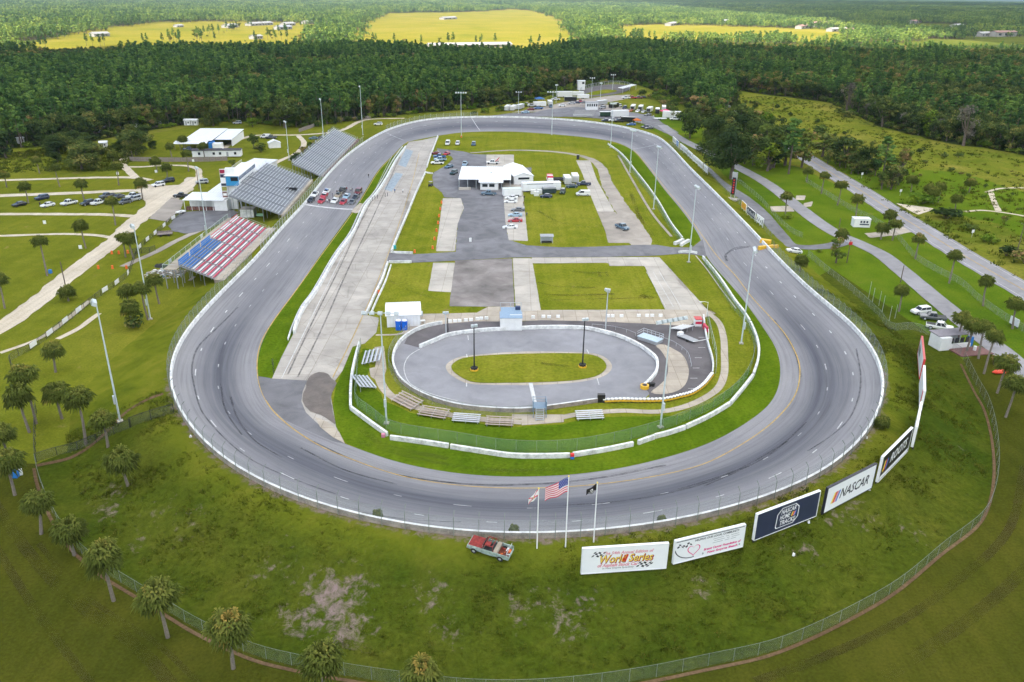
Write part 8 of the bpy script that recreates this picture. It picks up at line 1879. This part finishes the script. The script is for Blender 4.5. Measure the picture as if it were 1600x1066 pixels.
while y < 1120:
    x = -0.80 * y - 60
    while x < 0.86 * y + 60:
        px_, py_ = x + rnd.uniform(-2.2, 2.2), y + rnd.uniform(-2.2, 2.2)
        if in_poly(px_, py_, FOREST) and not in_poly(px_, py_, KARTP) and visible(px_, py_, 15):
            k = mnoise.noise(Vector((px_, py_, 3)) * .008) + .35 * mnoise.noise(Vector((px_, py_, 9)) * .05)
            right = px_ > 150 + 0.02 * py_
            edge = mnoise.noise(Vector((px_, py_, 5)) * .03)
            if right: kind = 'mixed' if k > .12 else 'pine' if k > -.05 else 'oak' if edge > -.35 else 'grey' if rnd.random() < .25 else 'mixed'
            else: kind = 'pine' if k < .22 else ('mixed' if edge > 0 else 'oak')
            if rnd.random() < .018: kind = 'bright' if rnd.random() < .6 else 'grey'
            if not in_poly(px_, py_ - 40, FOREST) and kind == 'pine' and rnd.random() < .6: kind = 'mixed' if edge > -.1 else 'oak'
            H = {'pine': rnd.uniform(13, 19), 'oak': rnd.uniform(9, 13), 'mixed': rnd.uniform(9, 14), 'bright': rnd.uniform(8, 12), 'grey': rnd.uniform(8, 12)}[kind]
            W = {'pine': rnd.uniform(5.5, 7.5), 'oak': rnd.uniform(9, 13), 'mixed': rnd.uniform(7, 10), 'bright': rnd.uniform(6, 9), 'grey': rnd.uniform(6, 8)}[kind]
            trees.append((math.hypot(px_, py_), px_, py_, kind, H, W, rnd.uniform(0, 6.28), rnd.randrange(5)))
        x += step
    y += step
# a fringe of undergrowth along the near edge of the wood
fringe = []
for i in range(len(FOREST)):
    a, b = FOREST[i], FOREST[(i + 1) % len(FOREST)]
    if max(a[1], b[1]) > 800: continue
    n = int(math.hypot(b[0] - a[0], b[1] - a[1]) / 3.2)
    for k in range(n):
        f = (k + rnd.random()) / n; x = a[0] + (b[0] - a[0]) * f + rnd.uniform(-2, 3); y = a[1] + (b[1] - a[1]) * f + rnd.uniform(-1, 5)
        if visible(x, y, 4): fringe.append((math.hypot(x, y), x, y, 'shrub', rnd.uniform(2.2, 5.0), rnd.uniform(4, 7), rnd.uniform(0, 6), rnd.randrange(3)))
trees.sort()
near = trees[:250]; rest = trees[250:]
MARKS = [(-999, 40, 'left of the camper at the far left'), (40, 110, 'above the long low grey roof'), (110, 175, 'above the grey roofed hut'), (175, 225, 'around the bright green edge tree'), (225, 265, 'above the low grey farm building'), (265, 315, 'above the two white sheds'), (315, 360, 'behind the oak right of the white sheds'), (360, 420, 'above the small yellow green tree'), (420, 470, 'around the large oak above the tent'), (470, 520, 'above the board fence on the forest edge'), (520, 575, 'by the floodlight pole on the dirt lane'), (575, 650, 'above the exit of the far turn'), (650, 720, 'left of the far crossbar pole'), (720, 790, 'right of the far crossbar pole'), (790, 860, 'behind the left paddock trailers'), (860, 930, 'behind the control tower'), (930, 1000, 'behind the kart track'), (1000, 1060, 'behind the red trucks'), (1060, 1130, 'behind the oaks at the paddock end'), (1130, 1200, 'at the top of the highway clearing'), (1200, 1290, 'above the brushy clearing'), (1290, 1350, 'behind the bare tree in the clearing'), (1350, 1420, 'behind the lone clearing oak'), (1420, 1500, 'left of the grey leafless tree'), (1500, 1545, 'right of the grey leafless tree'), (1545, 1585, 'near the right edge'), (1585, 2600, 'at the right edge')]
WORD = {'pine': 'dark green pine', 'oak': 'rounded dark oak', 'mixed': 'leafy green tree', 'bright': 'bright green tree', 'grey': 'pale bare tree'}
rows = {}
for d, x, y, kind, H, W, rz, k in near:
    u = proj((x, y, 0))[0]; mk = next(i for i, m in enumerate(MARKS) if m[0] <= u < m[1]); n = rows.get(mk, 0); rows[mk] = n + 1
    size = 'tall ' if H > (16.6 if kind == 'pine' else 11.8) else 'short ' if H < (14.6 if kind == 'pine' else 10.2) else ''
    lb = size + WORD[kind] + (' at the wood edge ' if n < 4 else ' one row in ' if n < 8 else ' two rows in ' if n < 12 else ' deeper in ') + MARKS[mk][2]
    plant(kind, Vector((x, y, 0)), H, W, rz, k, lb, 'trees of the forest ' + MARKS[mk][2])
def scatter(name, pts, protos, kind='stuff'):
    """pts: (x, y, z, sx, sy, sz, rot, index); protos: lists of meshes that make one plant"""
    me = bpy.data.meshes.new(name); me.from_pydata([p[:3] for p in pts], [], [])
    a = me.attributes.new('scl', 'FLOAT_VECTOR', 'POINT'); a.data.foreach_set('vector', [q for p in pts for q in p[3:6]])
    a = me.attributes.new('rot', 'FLOAT_VECTOR', 'POINT'); a.data.foreach_set('vector', [q for p in pts for q in (0, 0, p[6])])
    a = me.attributes.new('idx', 'INT', 'POINT'); a.data.foreach_set('value', [p[7] for p in pts])
    o = link(name, me, kind=kind)
    col = bpy.data.collections.new(name + '_kinds')
    for i, meshes in enumerate(protos):
        if len(meshes) == 1: m1 = meshes[0]
        else:
            bm = bmesh.new(); mats = []
            for mm in meshes:
                s0 = len(bm.faces); bm.from_mesh(mm); bm.faces.ensure_lookup_table()
                base = len(mats); mats += list(mm.materials)
                for f in bm.faces[s0:]: f.material_index += base
            m1 = bpy.data.meshes.new(name + '_kind'); bm.to_mesh(m1); bm.free()
            for mt in mats: m1.materials.append(mt)
        col.objects.link(bpy.data.objects.new('%s_kind_%02d' % (name, i), m1))
    ng = bpy.data.node_groups.new(name, 'GeometryNodeTree')
    ng.interface.new_socket('Geometry', in_out='INPUT', socket_type='NodeSocketGeometry'); ng.interface.new_socket('Geometry', in_out='OUTPUT', socket_type='NodeSocketGeometry')
    N = ng.nodes; gi = N.new('NodeGroupInput'); go = N.new('NodeGroupOutput'); ip = N.new('GeometryNodeInstanceOnPoints'); ci = N.new('GeometryNodeCollectionInfo')
    ci.inputs['Collection'].default_value = col; ci.inputs['Separate Children'].default_value = True; ci.inputs['Reset Children'].default_value = True
    def attr(nm, ty):
        n = N.new('GeometryNodeInputNamedAttribute'); n.data_type = ty; n.inputs['Name'].default_value = nm; return n.outputs['Attribute']
    e2r = N.new('FunctionNodeEulerToRotation'); ng.links.new(attr('rot', 'FLOAT_VECTOR'), e2r.inputs[0])
    ip.inputs['Pick Instance'].default_value = True
    ng.links.new(gi.outputs[0], ip.inputs['Points']); ng.links.new(ci.outputs[0], ip.inputs['Instance']); ng.links.new(attr('idx', 'INT'), ip.inputs['Instance Index'])
    ng.links.new(e2r.outputs[0], ip.inputs['Rotation']); ng.links.new(attr('scl', 'FLOAT_VECTOR'), ip.inputs['Scale']); ng.links.new(ip.outputs[0], go.inputs[0])
    md = o.modifiers.new('plants', 'NODES'); md.node_group = ng
    return o
ORDER = [('pine', i) for i in range(5)] + [('oak', i) for i in range(4)] + [('mixed', i) for i in range(4)] + [('bright', i) for i in range(2)] + [('grey', 0)] + [('shrub', i) for i in range(3)]
IDX = {k: i for i, k in enumerate(ORDER)}
pts = []
for d, x, y, kind, H, W, rz, k in rest + fringe:
    s = W / PROTO_W[kind]; pts.append((x, y, 0.0, s, s, H / PROTO_H[kind], rz, IDX[(kind, k % len(PROTO[kind]))]))
scatter('forest', pts, [PROTO[k][i] for k, i in ORDER])
# far woods: clumps of about a dozen trees
def far_clump(seed):
    r_ = random.Random(seed); L = Leaves(); mb = MB()
    for k in range(22):
        x, y = r_.uniform(-22, 22), r_.uniform(-22, 22); H = r_.uniform(12, 19); b = r_.uniform(.15, .8); pine = r_.random() < .7
        for q in range(4 if pine else 3):
            f = q / 4; c = Vector((x + r_.uniform(-1.5, 1.5), y + r_.uniform(-1.5, 1.5), H * (.45 + .5 * f) if pine else H * (.3 + .4 * f)))
            clump(L, c, (3.0 - 1.6 * f) if pine else 4.2, 11, 2.3, r_, b)
        mb.tube([(x, y, 0), (x, y, H * .8)], [.3, .12], BARK, 4, False)
    return [L.mesh('far_crowns', FAR_L), mb.mesh('far_trunks')]
CL = [far_clump(90 + s) for s in range(4)]
HOUSES = [(o.matrix_world @ Vector((8, 6, 0))) if False else o.location for o in COL.objects if o.name.split('.')[0] == 'house']
pts = []
def far_ok(x, y):
    if any(in_poly(x, y, f) for f in FIELDS): return False
    if in_poly(x, y, FOREST): return False
    return not any((x - h.x - 10) ** 2 + (y - h.y) ** 2 < 38 ** 2 or (abs(x - h.x - 12) < 34 and -130 < y - h.y < 0) for h in HOUSES)
y = 1000.0
while y < 12000:
    st = 38 if y < 3600 else 82
    x = -0.72 * y - 150
    while x < 0.78 * y + 150:
        px_, py_ = x + rnd.uniform(-.35, .35) * st, y + rnd.uniform(-.35, .35) * st
        k = mnoise.noise(Vector((px_, py_, 0)) * .0016) + .5 * mnoise.noise(Vector((px_, py_, 7)) * .005)
        gap = -.42 if y > 2500 else -.30
        if k > gap and far_ok(px_, py_) and visible(px_, py_, 10, 120):
            s = (1.0 if st < 50 else 2.1) * rnd.uniform(.9, 1.2); pts.append((px_, py_, 0.0, s, s, rnd.uniform(.75, 1.2), rnd.uniform(0, 6.28), rnd.randrange(4)))
        x += st
    y += st
scatter('far_forest', pts, CL)
# scattered single pines and bushes on the sunlit fields and along their tracks
pts = []
for lo, hi, n, W_ in (((20, 78), (480, 60), 26, 40), ((250, 72), (400, 40), 34, 14), ((560, 70), (900, 72), 30, 30), ((410, 66), (540, 34), 40, 30)):
    a, b = Gz(*lo), Gz(*hi)
    for _ in range(n):
        f = rnd.random(); p = a.lerp(b, f) + Vector((rnd.uniform(-W_, W_), rnd.uniform(-W_, W_), 0)); kind = rnd.choice(['pine', 'pine', 'mixed', 'shrub'])
        s = rnd.uniform(.7, 1.1); pts.append((p.x, p.y, 0, s, s, s * .9, rnd.uniform(0, 6), IDX[(kind, rnd.randrange(2))]))
scatter('field_trees', pts, [PROTO[k][i] for k, i in ORDER])
# rough grass on the near bank and coarse weeds
def tuft(seed, n=16, h=.42, sp=.45):
    r_ = random.Random(seed); L = Leaves()
    for _ in range(n):
        a = r_.uniform(0, 6.28); rr = sp * r_.random() ** .5; b = Vector((rr * math.cos(a), rr * math.sin(a), 0)); d = Vector((math.cos(a) * r_.uniform(.1, .6), math.sin(a) * r_.uniform(.1, .6), 1)).normalized() * h * r_.uniform(.5, 1.2)
        s = Vector((-math.sin(a), math.cos(a), 0)) * .05; o = len(L.v); L.v += [b - s, b + s, b + d]; L.f.append((o, o + 1, o + 2)); t = r_.uniform(.1, .9); L.t += [t * .8, t * .8, t]
    return L
TUFT_L = leaf_mat('grass_blade', [(0.0, (0.048, 0.080, 0.010)), (0.5, (0.092, 0.118, 0.013)), (0.85, (0.15, 0.145, 0.025)), (1.0, (0.22, 0.17, 0.05))], .3, .5)
TUFTS = [[tuft(s, 18, .24, .42).mesh('tuft', TUFT_L)] for s in range(4)]
pts = []
for i in range(N_O):
    p = O_C[i]
    if p.z < 3.0 or p.y > (128 if p.x < 0 else 190): continue
    for _ in range(190):
        j = rnd.uniform(0.4, NE - .4); j0 = int(j); f = j - j0; g = rnd.random(); i2 = (i + 1) % N_O
        q = eV[i * (NE + 1) + j0].lerp(eV[i * (NE + 1) + j0 + 1], f).lerp(eV[i2 * (NE + 1) + j0].lerp(eV[i2 * (NE + 1) + j0 + 1], f), g)
        k = mnoise.noise(q * .13) + .7 * mnoise.noise(q * .6)
        bare = vals[i * (NE + 1) + j0]
        if k < rnd.uniform(-.3, .55) + max(0, bare - .08) * 2.5: continue
        s = rnd.uniform(.45, 1.1) * (1 + max(0, k) * .5); pts.append((q.x, q.y, q.z - .02, s, s, s * rnd.uniform(.6, 1.1), rnd.uniform(0, 6.28), rnd.randrange(4)))
scatter('bank_weeds', pts, TUFTS)

# coarse weeds in the rough meadows
pts = []
MEADOW = wpoly([(1150,150),(1210,152),(1300,164),(1370,200),(1450,222),(1600,246),(1750,280),(1800,520),(1600,440),(1500,385),(1400,325),(1310,268),(1240,220)])
ROUGH = wpoly([(-60,245),(60,234),(130,226),(200,230),(212,250),(170,268),(60,268),(-60,275)])
for P_, n in ((MEADOW, 1900), (ROUGH, 1500)):
    x0, x1 = min(p[0] for p in P_), max(p[0] for p in P_); y0, y1 = min(p[1] for p in P_), max(p[1] for p in P_); c = 0
    for _ in range(n * 6):
        x, y = rnd.uniform(x0, x1), rnd.uniform(y0, y1)
        if c >= n: break
        if not in_poly(x, y, P_): continue
        k = mnoise.noise(Vector((x, y, 2)) * .03) + .6 * mnoise.noise(Vector((x, y, 4)) * .11)
        if k < rnd.uniform(-.7, .7): continue
        s = rnd.uniform(1.2, 3.2); pts.append((x, y, 0, s, s, s * rnd.uniform(.9, 1.5), rnd.uniform(0, 6.28), rnd.randrange(4))); c += 1
scatter('meadow_weeds', pts, TUFTS)
# ------------------------------------------------------------------ air
def haze():
    m = bpy.data.materials.new('hazy_air'); m.use_nodes = True; nt = m.node_tree; nt.nodes.clear()
    out = nt.nodes.new('ShaderNodeOutputMaterial'); v = nt.nodes.new('ShaderNodeVolumePrincipled')
    v.inputs['Color'].default_value = (0.62, 0.80, 1.0, 1); v.inputs['Density'].default_value = 0.00008
    v.inputs['Anisotropy'].default_value = 0.2
    nt.links.new(v.outputs[0], out.inputs['Volume'])
    mb = MB(); mb.box((0, 0, 0), (70000, 70000, 1), m)
    me = mb.mesh('haze')
    for vtx in me.vertices: vtx.co.z = 73.0 if vtx.co.z > 0 else -1.03
    mb.fix(me)
    return link('haze', me, kind='stuff')
haze()
